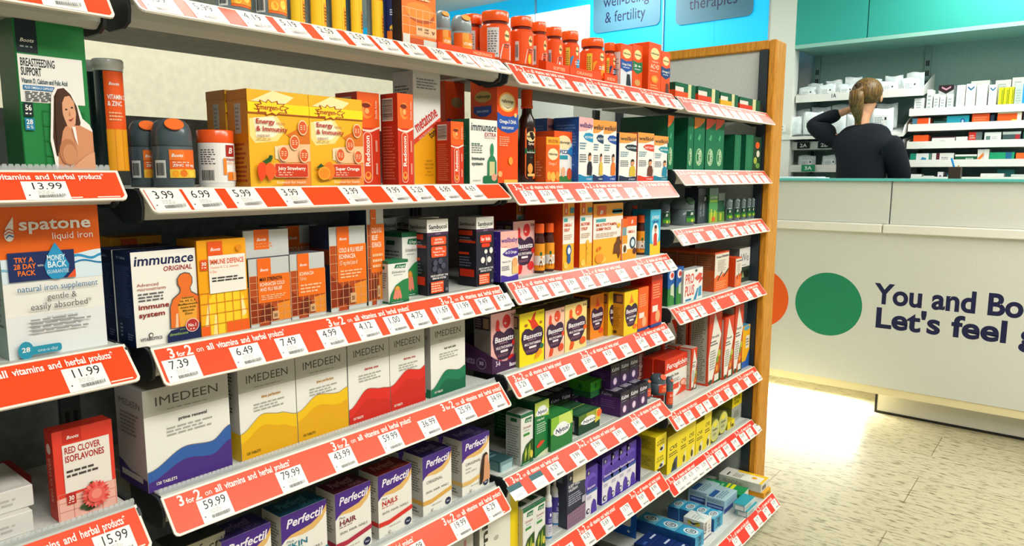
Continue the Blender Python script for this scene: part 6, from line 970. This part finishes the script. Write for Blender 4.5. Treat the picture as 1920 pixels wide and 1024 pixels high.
# ================= the pharmacy counter =================
t = empty('pharmacy_counter', (4.142, .85, 0)); CX = 4.142
def cpart(name, mb): return mb.build(name, t, (-CX, -.85, 0))
m = MB().box(CX, CX+.05, -1.2, 2.3, .172, 1.0, 'counter_white')
fr = flat((CX, 2.3, 0), (0, -1, 0), (0, 0, 1), (-1, 0, 0))    # a runs to the right along the front
INK = '#1b1f47'
def ctext(mb, s, y_left, width, z, cap): pr(mb, fr, 1, 1, [('t', s, 2.3-y_left, z, width, cap, INK, 2)])
def disk(mb, yc, zc, r, c): pr(mb, fr, 1, 1, [('p', [(2.3-yc+r*math.cos(a), zc+r*math.sin(a)) for a in [2*math.pi*i/64 for i in range(64)]], c)])
disk(m, 1.10, .590, .176, '#1f8a60'); disk(m, 1.49, .585, .176, '#f2621a')
ctext(m, 'You and Boots', .862, .815, .626, .102); ctext(m, "Let's feel good", .860, .975, .497, .102)
cpart('front_panel', m)
cpart('bottom_trim', MB().box(CX+.004, CX+.05, -1.2, 2.3, .13, .1718, '#e9dcae'))
for a, b_ in ((-1.2, .846), (.852, 2.3)): cpart('ledge', MB().box(CX-.03, CX+.30, a, b_, 1.0002, 1.045, '#ece9dd', .004))
for a, b_ in ((-1.2, .822), (.828, 2.3)): cpart('upstand', MB().box(CX+.012, CX+.04, a, b_, 1.0455, 1.268, 'counter_white', .002))
cpart('glass_top', MB().box(CX-.01, CX+.5, -1.2, 2.3, 1.2685, 1.281, '#5fc4bc:g'))
cpart('worktop', MB().box(CX+.30, CX+.62, -1.2, 2.3, .98, 1.0, '#e2e4de'))
cpart('kick_board', MB().box(CX+.10, CX+.13, -1.2, .836, .012, .1298, '#dcdacb'))
cpart('kick_edge', MB().box(CX+.097, CX+.13, .837, .848, .0, .1298, '#23221e'))
cpart('kick_seal', MB().box(CX+.094, CX+.13, -1.2, .8365, .0, .0115, '#23221e'))
cpart('leg_panel', MB().box(CX+.55, CX+.6, -1.2, 2.3, .0, .9798, '#e9e9e2'))
tag(t, 'long white pharmacy counter with green and orange discs and navy lettering', 'counter')
area('under_counter_lamp', (CX+.16, 1.52, .126), (0, math.radians(38), 0), .16, 1.15, 46, (1, .97, .86))
struct('trim_1', MB().box(CX+.62, 5.64, -1.2, 2.3, 0.0, .15, '#8f948f:d'))     # raised dispensary floor
# papers on the glass
mm = MB(); mm.box(0, .2, 0, .3, 0, .004, '#e6eef2'); mm.box(.01, .19, .02, .28, .0041, .008, '#dfe8ee'); o = mm.build('paper_sheets', None, (CX+.12, 1.22, 1.2815)); tag(o, 'loose white papers lying on the glass counter top by the person', 'paper')
# pen pot
t = empty('pen_pot', (4.55, .60, 1.2815))
m = MB(); m.box(-.028, .028, -.028, .028, 0, .004, '#2a1712'); 
for a in ((-.028, -.026, -.028, .028), (.026, .028, -.028, .028), (-.026, .026, -.028, -.026), (-.026, .026, .026, .028)): m.box(a[0], a[1], a[2], a[3], .004, .062, '#3a2018')
m.build('pot', t); MB().tube([(.0, -.01, .006), (-.02, .02, .11)], .005, '#2a8ad0:g').build('pen', t); MB().tube([(.01, .0, .006), (.012, -.012, .072)], .003, '#c9a24a:g').build('pen', t)
tag(t, 'dark brown pen pot with a blue pen on the counter', 'pot')

# ================= fascia, column and blue header signs =================
struct('trim_2', MB().box(5.2, 5.3, 1.70, 1.885, 0, CEIL, '#dfe2da'))               # white column
struct('trim_3', MB().box(5.2, 5.26, -2.5, 1.24, 2.185, CEIL, 'teal_fascia'))
struct('trim_4', MB().box(5.2, 5.26, 1.246, 1.6995, 2.185, CEIL, 'teal_fascia'))
struct('trim_5', MB().box(5.2, 5.64, -2.5, 1.6995, 2.16, 2.1848, '#8fbfb4'))         # soffit under the fascia
HS = []
YL = [(1.8855, 2.70), (2.706, 3.94), (3.946, 5.2), (5.206, 6.5)]
names = ['blue backlit header panel carrying the grey therapies plate', 'blue backlit header panel carrying the grey fertility plate', 'blue backlit header panel behind the white panel', 'blue backlit header panel at the far left']
for (a, b_), nm in zip(YL, names):
    t = empty('header_sign', (5.2, (a+b_)/2, 2.2)); o_ = (-5.2, -(a+b_)/2, -2.2)
    mid_ = (a+b_)/2
    MB().box(5.2, 5.35, a+.006, mid_-.001, 2.2, CEIL, 'blue_lightbox').build('light_panel', t, o_)
    MB().box(5.2, 5.35, mid_+.001, b_-.006, 2.2, CEIL, 'blue_lightbox').build('light_panel', t, o_)
    MB().box(5.195, 5.35, a, a+.0055, 2.2, CEIL, '#aebcc4:g').build('side_trim', t, o_)
    tag(t, nm, 'sign', 'blue header panels'); HS.append(t)
def plate(par, y0, y1, z0, z1, c, lines):
    m = MB(); W = y1-y0; H = z1-z0; R_ = .045; P = []
    for cy, cz, a in ((W-R_, H-R_, 0), (R_, H-R_, 90), (R_, R_, 180), (W-R_, R_, 270)):
        for i in range(6):
            q = math.radians(a+18*i); P.append((cy+R_*math.cos(q), cz+R_*math.sin(q)))
    f = flat((5.19, y1, z0), (0, -1, 0), (0, 0, 1), (-1, 0, 0))
    m.prism([f(a, b_, 0) for a, b_ in P], (.009, 0, 0), c); ops = [('t', s, x/W, z/H, w/W, h/H, INK, 0) for s, x, z, w, h in lines]
    pr(m, f, W, H, ops); return m.build('name_plate', par, -par.location)
plate(HS[1], 2.734, 3.342, 2.452, 2.83, '#4f839c', [('well-being', .095, .195, .415, .085), ('& fertility', .11, .07, .37, .085)])
plate(HS[0], 2.004, 2.603, 2.425, 2.80, '#4f839c', [('therapies', .11, .10, .375, .085)])
for par, a, b_ in ((HS[1], 3.374, 3.938), (HS[2], 3.948, 4.56)): MB().box(5.18, 5.194, a, b_, 2.21, 2.69, 'white_lightbox', .006).build('white_panel', par, -par.location)
# ceiling-high cupboard fronts below the header
struct('trim_6', MB().box(5.22, 5.64, 1.886, 6.5, 0, 2.19, '#cfd6d2'))

# ================= dispensary shelving behind the counter =================
struct('wall_dispensary', MB().box(5.62, 5.648, -2.5, 1.70, .15, 2.16, 'dispensary_back'))
for y in (1.66, .95, -.2):
    m = MB(); m.box(5.60, 5.6195, y-.018, y+.018, .3, 2.15, '#7d9a95')
    for k in range(26): m.box(5.597, 5.5995, y-.010, y-.002, .4+k*.065, .435+k*.065, '#1d2b2a'); m.box(5.597, 5.5995, y+.002, y+.010, .4+k*.065, .435+k*.065, '#1d2b2a')
    o = m.build('slotted_upright', None); tag(o, 'slotted grey wall upright %s' % ('by the white column' if y > 1 else 'between the two banks of dispensary shelves' if y > 0 else 'at the right of the dispensary'), 'bracket', 'slotted wall uprights')
def dshelf(label, y0, y1, z, lip=.05, tilt=0.0, x0=5.25, side=.06, d=.34, up=0.0):
    t = empty('dispensary_shelf', (x0, (y0+y1)/2, z)); a, b_ = y0-(y0+y1)/2, y1-(y0+y1)/2
    S_ = lambda x: x*tilt
    m = MB(); m.prism([(0, a, 0), (d, a, S_(d)), (d, a, S_(d)+.01), (0, a, .01)], (0, b_-a, 0), '#dfe4e0', '#dfe4e0'); m.build('base_plate', t)
    MB().box(-.006, 0, a, b_, 0, lip, '#e6e8e2').build('front_lip', t)
    for s in (a, b_-.006):
        m = MB(); m.prism([(0, s, .0105), (d, s, S_(d)+.0105), (d, s, S_(d)+side*1.6), (.06, s, side+S_(.06)), (0, s, lip)], (0, .006, 0), '#dfe3de'); m.build('side_plate', t)
    return tag(t, label, 'shelf', 'white dispensary shelves')
dshelf('white sloped dispensary tray marked 1A above the person', .90, 1.69, 1.80, .05, .22)
dshelf('white sloped dispensary tray marked 1C behind the person', .99, 1.80, 1.545, .02, .26, 5.20)
dshelf('white dispensary shelf marked 2A and 2B', 1.0, 1.72, 1.475, .055, 0, 5.26)
dshelf('white dispensary shelf marked 3A, lowest at the left', 1.0, 1.72, 1.32, .05, 0, 5.26)
RS = [(1.675, 'top'), (1.578, 'second'), (1.468, 'third'), (1.352, 'fourth'), (1.245, 'lowest')]
for z, nm in RS: dshelf('white dispensary shelf at the right, %s of five' % nm, -.35, .975, z, .045, 0, 5.26)
def plaque(label, y, z, s, w, h, bg, c, x=5.243):
    m = MB(); m.box(x, x+.004, y-w/2, y+w/2, z, z+h, bg); pr(m, flat((x, y+w/2, z), (0, -1, 0), (0, 0, 1), (-1, 0, 0)), w, h, [('t', s, .22, .24, .56, .52, c, 1)])
    return tag(m.build('shelf_tag', None), label, 'tag', 'shelf tags')
plaque('clear tag reading 1A on the top left tray', 1.44, 1.808, '1A', .06, .05, '#e3e8e6', '#20262a')
plaque('white tag reading 1C on the left tray end', 1.765, 1.60, '1C', .07, .05, '#e9ecea', '#20262a', 5.18)
plaque('black tag reading 2A', 1.62, 1.482, '2A', .085, .045, '#121618', '#eceeec')
plaque('black tag reading 2B', 1.48, 1.482, '2B', .085, .045, '#121618', '#eceeec')
plaque('black tag reading 2E right of the person', 1.04, 1.49, '2E', .085, .045, '#121618', '#eceeec')
plaque('green tag reading 3A', 1.58, 1.325, '3A', .09, .045, '#1f8a62', '#dff0e6')
rnd = random.Random(5)
def pouch(label, x, y, z, w, d, h, rz, group, cc='pouch', tx=True):
    """soft sealed medicine bag: pillow with crimped top edge"""
    m = MB(); n_ = 8; V = []; F = []
    for k in range(n_+1):
        v = k/n_; th = d*.5*max(.08, math.sin(math.pi*min(1, .12+v*.88))**.6)
        for i in range(n_+1):
            u = i/n_; e = max(.1, math.sin(math.pi*u)**.5); wob = .004*math.sin(9*u+5*v+x*40+y*70)
            V.append((-th*e+wob, (u-.5)*w*(1-.04*v), v*h+.004*math.sin(6*u+y*30)))
    q = len(V)
    for k in range(n_+1):
        v = k/n_; th = d*.5*max(.08, math.sin(math.pi*min(1, .12+v*.88))**.6)
        for i in range(n_+1):
            u = i/n_; e = max(.1, math.sin(math.pi*u)**.5); V.append((th*e, (u-.5)*w*(1-.04*v), v*h+.004*math.sin(6*u+y*30)))
    for k in range(n_):
        for i in range(n_):
            a = k*(n_+1)+i; F.append((a, a+n_+1, a+n_+2, a+1)); F.append((q+a, q+a+1, q+a+n_+2, q+a+n_+1))
    for k in range(n_): a = k*(n_+1); F.append((a, q+a, q+a+n_+1, a+n_+1)); a += n_; F.append((a, a+n_+1, q+a+n_+1, q+a))
    for i in range(n_): F.append((i, i+1, q+i+1, q+i)); a = n_*(n_+1)+i; F.append((a, q+a, q+a+1, a+1))
    m.add(V, F, cc, True)
    if tx:
        f = lambda a, b_, e: Vector((-d*.5-.0025-e, w*.5-a, b_)); pr(m, f, w, h, [('r', .2, .22, .8, .7, '#eef2f2'), ('l', .25, .3, .4, .34, 4, '#7f9aa4'), ('r', .68, .5, .76, .62, '#2a3a44')])
    o = m.build('medicine_bag', None, (x, y, z), (0, 0, rz)); return tag(o, label, 'bag', group)
ords = ['first', 'second', 'third', 'fourth', 'fifth', 'sixth', 'seventh', 'eighth']
for i in range(6): pouch('white medicine bag in tray 1A, %s from the left' % ords[i], 5.285, 1.625-i*.128, 1.822, .115, .035, .085+.01*(i % 2), rnd.uniform(-.1, .1), 'medicine bags in tray 1A')
for i in range(6): pouch('white medicine bag in the back row of tray 1A, %s from the left' % ords[i], 5.37, 1.60-i*.125, 1.842, .11, .04, .095+.012*(i % 3), rnd.uniform(-.12, .12), 'medicine bags in tray 1A', tx=False)
for i in range(5): pouch('white medicine bag in tray 1C, %s from the left' % ords[i], 5.25, 1.71-i*.145, 1.578, .142, .05, .125+.014*((i*2) % 3), rnd.uniform(-.15, .15), 'medicine bags in tray 1C', tx=i in (1, 4))
for i in range(5): pouch('white medicine bag in the back row of tray 1C, %s from the left' % ords[i], 5.37, 1.69-i*.14, 1.612, .138, .06, .15+.01*(i % 3), rnd.uniform(-.15, .15), 'medicine bags in tray 1C', tx=False)
for i in range(4): pouch('clear medicine bag on the 3A shelf, %s from the left' % ords[i], 5.31, 1.61-i*.16, 1.3312, .12, .04, .105, rnd.uniform(-.15, .15), 'medicine bags on shelf 3A')
for i in range(3): pouch('clear medicine bag on the 2A shelf, %s from the left' % ords[i], 5.40, 1.58-i*.24, 1.4862, .14, .05, .05, rnd.uniform(-.15, .15), 'medicine bags on shelf 2A', tx=False)
# medicine cartons on the right-hand shelves: (y centre, width, height, front colour, second colour)
def med(label, y, w, h, z, c, ops, d=.09, x=5.268, cat='box', grp=None):
    m = MB(); m.box(-d/2, d/2, -w/2, w/2, 0, h, c, .0012, c, c, c); pr(m, flat((-d/2, w/2, 0), (0, -1, 0), (0, 0, 1), (-1, 0, 0)), w, h, ops)
    return tag(m.build('medicine_carton', None, (x+d/2, y, z)), label, cat, grp)
z = RS[0][0]+.0105
wt = '#e6e9e6'
tp = [(.925, .055, .10, wt), (.868, .032, .15, wt), (.83, .03, .12, wt), (.795, .03, .11, wt), (.755, .035, .115, '#d9e0e0')]
for i, (y, w, h, c) in enumerate(tp): med('small white medicine carton, %s at the left end of the top shelf' % ords[i], y, w, h, z, c, [('l', .2, .2, .6, .6, 4, '#8fa4a8')], grp='white medicine cartons')
med('white carton with black and pink chevron standing at the back', .80, .085, .185, z, '#c9d0d0', [('p', [(0, 1), (0, .84), (.5, .7), (1, .84), (1, 1)], '#2a1a26'), ('p', [(.2, .96), (.2, .9), (.5, .82), (.8, .9), (.8, .96), (.5, .88)], '#d8a0b4')], x=5.40)
for i, (y, w, h) in enumerate(((.70, .045, .165), (.648, .05, .17), (.59, .055, .16), (.535, .04, .155))):
    med('tall white carton with blue chevron, %s from the left' % ords[i], y, w, h, z, wt, [('p', [(.15, .85), (.5, .75), (.85, .85), (.85, .92), (.5, .82), (.15, .92)], '#2f6a94') if i in (1, 3) else ('p', [(.1, .02), (.5, .12), (.9, .02), (.9, .08), (.5, .2), (.1, .08)], '#2f6a94'), ('l', .2, .3, .6, .3, 6, '#b0bcc0')], grp='tall white chevron cartons')
for i in range(3): med('yellow slim carton, %s of three' % ords[i], .492-i*.026, .023, .135, z, '#d8dc1c', [('r', .6, .1, .9, .9, '#8f941c'), ('r', 0, 0, 1, .08, '#e8e84a')], grp='yellow slim cartons')
med('pale grey-green carton beside the yellow slim ones', .405, .04, .15, z, '#b4c4be', [('l', .2, .2, .6, .6, 6, '#8fa49c')])
med('bright blue carton with orange foot, left', .352, .07, .15, z, '#1f8fcf', [('r', 0, 0, 1, .2, '#e8a02a'), ('p', [(.3, 1), (.4, .5), (.5, 1)], '#5fb8e4')], grp='blue cartons with orange feet')
med('white pointed leaflet carton between the bright blue ones', .31, .025, .12, z, '#eceae4', [('l', .2, .2, .6, .3, 3, '#4a4a4a')], x=5.262, d=.02)
med('bright blue carton with orange foot, right', .25, .09, .165, z, '#1f94d4', [('r', 0, 0, 1, .2, '#e8a02a'), ('r', .3, .3, .34, 1, '#5fb8e4'), ('r', .65, .3, .69, 1, '#5fb8e4')], grp='blue cartons with orange feet')
for i, (y, w, h) in enumerate(((.62, .1, .20), (.50, .08, .195), (.42, .07, .205), (.33, .1, .19))): med('white carton standing in the back row of the top shelf, %s from the left' % ords[i], y, w, h, z, '#dfe4e0', [('l', .2, .6, .6, .3, 4, '#9fb0b0')], x=5.42, grp='white back-row cartons')
med('pale green-and-blue carton at the right edge, highest', .22, .10, .24, z, '#9fc0a8', [('r', 0, .65, 1, 1, '#c9d8d0'), ('r', .5, .0, 1, .4, '#3a9ad0')], x=5.42)
z = RS[1][0]+.0105
for args in (('blue-grey and orange carton', .905, .10, .072, '#ee541c', [('r', 0, 0, .28, 1, '#4a7f94'), ('r', .92, 0, 1, 1, '#e0e6e2')]), ('dark teal low carton', .80, .07, .05, '#1f4a48', []), ('teal-blue carton with a round emblem', .705, .12, .078, '#2096ac', [('p', [(0, 0), (1, 0), (1, .2), (.5, .1), (0, .25)], '#e6ece8'), ('e', .72, .55, .1, .22, '#1f4a9a'), ('e', .72, .55, .05, .12, '#a8c4e4')]), ('crumpled orange carton', .585, .09, .085, '#ee5420', [('l', .1, .2, .8, .6, 4, '#f08a5a')]), ('navy slim carton beside the crumpled orange one', .525, .02, .075, '#1f2f44', []), ('orange carton with yellow corner', .44, .12, .085, '#ee5a1c', [('r', .6, 0, 1, .5, '#f0c84a'), ('r', .82, 0, 1, 1, '#ece6d4'), ('r', 0, .92, 1, 1, '#f0d8b0')]), ('grey carton cut off by the right edge', .33, .08, .07, '#5a6a68', [])):
    med('%s, second shelf of the right bank' % args[0], args[1], args[2], args[3], z, args[4], args[5])
z = RS[2][0]+.0105
for args in (('rounded orange carton', .90, .085, .075, '#ee5a20', []), ('white long carton with dark word', .775, .125, .06, '#dfe2de', [('r', .36, .45, .58, .62, '#4a5a5a'), ('r', 0, .9, 1, 1, '#5a3040')]), ('white plain carton', .675, .062, .058, '#dcdfdc', []), ('red-and-grey carton', .605, .07, .085, '#5f6f70', [('r', 0, 0, .55, 1, '#cf3028'), ('l', .08, .5, .4, .3, 2, '#f0c8c0')]), ('white carton with grey square', .515, .085, .08, '#dfe3e0', [('r', .1, .4, .36, .72, '#5f7f7a'), ('l', .45, .2, .4, .5, 4, '#a8b4b0')]), ('grey carton with red stripe', .42, .09, .08, '#3f5454', [('r', .7, 0, .95, 1, '#a82c34'), ('r', 0, .8, 1, 1, '#b8c4c0')]), ('dark green carton cut off at the right', .335, .06, .08, '#1f5a4a', [])):
    med('%s, third shelf of the right bank' % args[0], args[1], args[2], args[3], z, args[4], args[5])
z = RS[3][0]+.0105
for args in (('green-and-white carton with blue wedge', .895, .115, .075, '#dfe6e4', [('r', 0, 0, .3, 1, '#1f8a72'), ('p', [(.4, .1), (.6, .7), (.8, .6), (.8, .1)], '#2f86b4'), ('r', .92, 0, 1, 1, '#2a7a6a')]), ('white carton with dark red stripe', .77, .12, .075, '#e0e0dc', [('r', .2, 0, .36, 1, '#5a2430'), ('l', .45, .4, .4, .3, 2, '#77807f')]), ('dark green carton with white top', .645, .115, .065, '#145a3a', [('r', 0, .82, 1, 1, '#dfe6e0'), ('l', .5, .45, .4, .3, 1, '#b9d0c0')]), ('white-and-orange upright carton', .555, .06, .095, '#e2e0da', [('p', [(0, .4), (.5, .8), (.6, .6), (.2, .3)], '#e8803a'), ('r', .5, 0, .54, 1, '#b9c0bc')]), ('bright green carton with blue patch', .46, .125, .075, '#1fa070', [('r', .65, 0, .9, 1, '#1f6a94')]), ('orange-tipped carton at the right edge', .37, .04, .07, '#e86a2a', [])):
    med('%s, fourth shelf of the right bank' % args[0], args[1], args[2], args[3], z, args[4], args[5])
z = RS[4][0]+.0105
for args in (('white carton, left end', .92, .08, .05, '#dfe3e0', []), ('white low carton', .84, .06, .04, '#dfe3e0', []), ('small white carton with purple mark', .775, .03, .065, '#e4e2e8', [('e', .5, .5, .25, .2, '#6a5a8a')]), ('dark carton with teal lettering', .70, .09, .06, '#23303c', [('l', .1, .55, .7, .3, 1, '#4aa0a8'), ('r', 0, 0, 1, .3, '#6a2430')]), ('pale flat carton', .50, .12, .055, '#e2e6e2', []), ('teal carton', .44, .09, .08, '#3f9a9c', []), ('grey-white carton, right end', .36, .09, .05, '#c9d4d0', [])):
    med('%s, lowest shelf of the right bank' % args[0], args[1], args[2], args[3], z, args[4], args[5], x=5.268 if args[0] != 'teal carton' else 5.36)

# ================= the person at the dispensary =================
def skin_mesh(name, verts, edges, radii, m, parent=None, sub=2, loc=(0, 0, 0)):
    me = bpy.data.meshes.new(name+'_frame'); me.from_pydata(verts, edges, []); me.update()
    o = bpy.data.objects.new(name, me); C.objects.link(o)
    sk = o.modifiers.new('skin', 'SKIN'); sk.use_smooth_shade = True; sk.branch_smoothing = .6
    for i, r in enumerate(radii):
        v = me.skin_vertices[0].data[i]; v.radius = r if isinstance(r, tuple) else (r, r); v.use_root = (i == 0)
    sb = o.modifiers.new('sub', 'SUBSURF'); sb.levels = sub; sb.render_levels = sub
    bpy.context.view_layer.update()
    nm = bpy.data.meshes.new_from_object(o.evaluated_get(bpy.context.evaluated_depsgraph_get()))
    bpy.data.objects.remove(o); bpy.data.meshes.remove(me)
    nm.name = name; nm.materials.clear(); nm.materials.append(mat(m))
    for p_ in nm.polygons: p_.use_smooth = True; p_.material_index = 0
    o = bpy.data.objects.new(name, nm); C.objects.link(o); o.location = loc
    if parent: o.parent = parent
    return o
# local frame: x ahead (towards the shelves), y left, z up; feet on the raised floor
PX0, PY0, PZ0 = 4.92, 1.16, .15
J = dict(pel=(0, 0, .93), waist=(.0, 0, 1.06), chest=(.0, .005, 1.25), up=(-.01, .01, 1.395), neck=(.0, .015, 1.485), neck2=(.015, .01, 1.53),
         ls=(-.01, .165, 1.385), le=(.03, .335, 1.475), lw=(.05, .145, 1.545), lh=(.05, .085, 1.565),
         rs=(-.01, -.155, 1.375), re=(.04, -.225, 1.12), rw=(.20, -.13, 1.0), rh=(.255, -.09, .985),
         lhip=(0, .09, .90), lk=(.01, .10, .50), la=(-.01, .10, .08), lt=(.13, .11, .035), rhip=(0, -.09, .90), rk=(.01, -.10, .50), ra=(-.01, -.10, .08), rt=(.13, -.11, .035))
pn = list(J); E_ = [('pel', 'waist'), ('waist', 'chest'), ('chest', 'up'), ('up', 'neck'), ('neck', 'neck2'), ('up', 'ls'), ('ls', 'le'), ('le', 'lw'), ('lw', 'lh'), ('up', 'rs'), ('rs', 're'), ('re', 'rw'), ('rw', 'rh'), ('pel', 'lhip'), ('lhip', 'lk'), ('lk', 'la'), ('la', 'lt'), ('pel', 'rhip'), ('rhip', 'rk'), ('rk', 'ra'), ('ra', 'rt')]
R0 = dict(pel=.10, waist=.09, chest=.09, up=.042, neck=.046, neck2=.05, ls=.024, le=.022, lw=.025, lh=.026, rs=.024, re=.022, rw=.025, rh=.026, lhip=.085, lk=.055, la=.038, lt=.035, rhip=.085, rk=.055, ra=.038, rt=.035)
def body_with_head():
    V = [J[k] for k in pn]; Ed = [(pn.index(a), pn.index(b_)) for a, b_ in E_]; R = [R0[k] for k in pn]
    def addv(p, par, r): V.append(p); R.append(r); Ed.append((par, len(V)-1)); return len(V)-1
    h1 = addv((.03, .005, 1.585), pn.index('neck2'), (.066, .070)); h2 = addv((.035, .0, 1.64), h1, (.080, .090)); addv((.03, 0, 1.695), h2, (.066, .074))
    # fingers: left hand spread on the side of the head, right hand hanging in front
    for base, fl in (('lh', [(.035, -.032, .030), (.018, -.040, .036), (0, -.042, .034), (-.016, -.036, .026)]), ('rh', [(.055, .012, -.034), (.06, -.002, -.040), (.058, -.016, -.038), (.048, -.028, -.03)])):
        b0 = J[base]
        for k, (dx, dy, dz) in enumerate(fl):
            a = addv((b0[0]+dx*.55, b0[1]+dy*.55+(.0 if base == 'rh' else 0), b0[2]+dz*.55), pn.index(base), .0095)
            addv((b0[0]+dx*1.25, b0[1]+dy*1.25, b0[2]+dz*1.25), a, .0075)
        th = addv((b0[0]+(.03 if base == 'rh' else .02), b0[1]+(.03 if base == 'rh' else .008), b0[2]+.012), pn.index(base), .010)
        addv((b0[0]+(.055 if base == 'rh' else .035), b0[1]+(.03 if base == 'rh' else -.012), b0[2]+.012), th, .008)
    return V, Ed, R
V, Ed, R = body_with_head()
person = skin_mesh('person', V, Ed, R, 'skin', None, 2, (PX0, PY0, PZ0))
tag(person, 'person with brown ponytail and dark navy jumper, back turned, hand to head', 'person')
def sub_skin(name, keys, grow, m, extra=None, sub=2):
    ks = [k for k in pn if k in keys]; ix = {k: i for i, k in enumerate(ks)}
    P = [Vector(J[k]) for k in ks]; R = [R0[k]+grow.get(k, .016) for k in ks]; Ed = [(ix[a], ix[b_]) for a, b_ in E_ if a in ix and b_ in ix]
    if extra: extra(P, R, Ed, ix)
    return skin_mesh(name, [tuple(p_) for p_ in P], Ed, R, m, person, sub)
def ex(P, R, Ed, ix):
    for k in ('lw', 'rw'):   # cuffs stop short of the hand
        pass
sub_skin('jumper', ('pel', 'waist', 'chest', 'up', 'neck', 'ls', 'le', 'lw', 'rs', 're', 'rw'), dict(pel=.065, waist=.07, chest=.078, up=.083, neck=.026, ls=.060, le=.042, lw=.016, rs=.060, re=.048, rw=.018), 'navy_knit')
sub_skin('trousers', ('pel', 'lhip', 'lk', 'la', 'rhip', 'rk', 'ra'), dict(pel=.03, lhip=.02, rhip=.02, lk=.03, rk=.03, la=.035, ra=.035), '#1a1d22:d')
# face: nose, ears, eyes, mouth on the front and sides of the head
hc = Vector((.033, .002, 1.635))
def blob(name, c, r, m, sc=(1, 1, 1)):
    mb = MB(); n1, n2 = 12, 16; V = []; F = []
    for i in range(n1+1):
        a = math.pi*i/n1
        for j in range(n2): q = 2*math.pi*j/n2; V.append((c[0]+r*sc[0]*math.sin(a)*math.cos(q), c[1]+r*sc[1]*math.sin(a)*math.sin(q), c[2]+r*sc[2]*math.cos(a)))
    for i in range(n1):
        for j in range(n2): F.append((i*n2+j, (i+1)*n2+j, (i+1)*n2+(j+1) % n2, i*n2+(j+1) % n2))
    mb.add(V, F, m, True); return mb.build(name, person)
for s in (-1, 1):
    blob('ear', hc+Vector((.0, s*.082, -.012)), .022, 'skin', (.7, .45, 1.25)); blob('eye', hc+Vector((.085, s*.030, .012)), .011, '#e9e6e0:g')
blob('nose', hc+Vector((.098, 0, -.016)), .015, 'skin', (1, .8, 1.3)); blob('mouth', hc+Vector((.088, 0, -.052)), .018, '#b05a50', (.5, 1.3, .35))
# hair: a smooth cap drawn back into a ponytail
def hair():
    mb = MB(); n1, n2 = 18, 28; V = []; F = []; c = hc+Vector((-.004, 0, .022))
    for i in range(n1+1):
        a = math.pi*.86*i/n1
        for j in range(n2):
            q = 2*math.pi*j/n2; fx = math.cos(q)*math.sin(a); fy = math.sin(q)*math.sin(a); fz = math.cos(a)
            rx, ry, rz = .098, .091, .092
            if fx > .35 and fz < .35: k = .86
            else: k = 1.0+.012*math.sin(q*9+i*.6)
            if fx > 0 and fz < -.05: k *= .9
            V.append((c.x+rx*fx*k, c.y+ry*fy*k, c.z+rz*fz*k))
    for i in range(n1):
        for j in range(n2): F.append((i*n2+j, (i+1)*n2+j, (i+1)*n2+(j+1) % n2, i*n2+(j+1) % n2))
    mb.add(V, F, 'hair_brown', True)
    mb.add(V[-n2:], [tuple(range(n2))[::-1]], 'hair_brown')
    return mb.build('hair', person)
hr = hair()
pt = [(-.078, .02, .052), (-.110, .025, .045), (-.128, .03, .02), (-.124, .03, -.03), (-.108, .026, -.085), (-.09, .02, -.13), (-.082, .02, -.165)]
mb = MB(); mb.tube([hc+Vector(p_) for p_ in pt], [.016, .028, .040, .044, .037, .024, .008], 'hair_brown', 14)
for s, dx in ((-.02, .012), (.022, -.004), (.006, .02)): mb.tube([hc+Vector((p_[0]+dx*.3, p_[1]+s*i/6, p_[2]-.004*i)) for i, p_ in enumerate(pt[2:])], [.02, .022, .017, .010, .003], 'hair_brown', 10)
mb.build('ponytail', hr)
mb = MB(); mb.tube([hc+Vector((-.084+.0*k, .028+.021*math.cos(a), .050+.021*math.sin(a))) for k, a in enumerate([2*math.pi*i/16 for i in range(17)])], .006, '#2a1c14', 8); mb.build('hair_tie', hr)
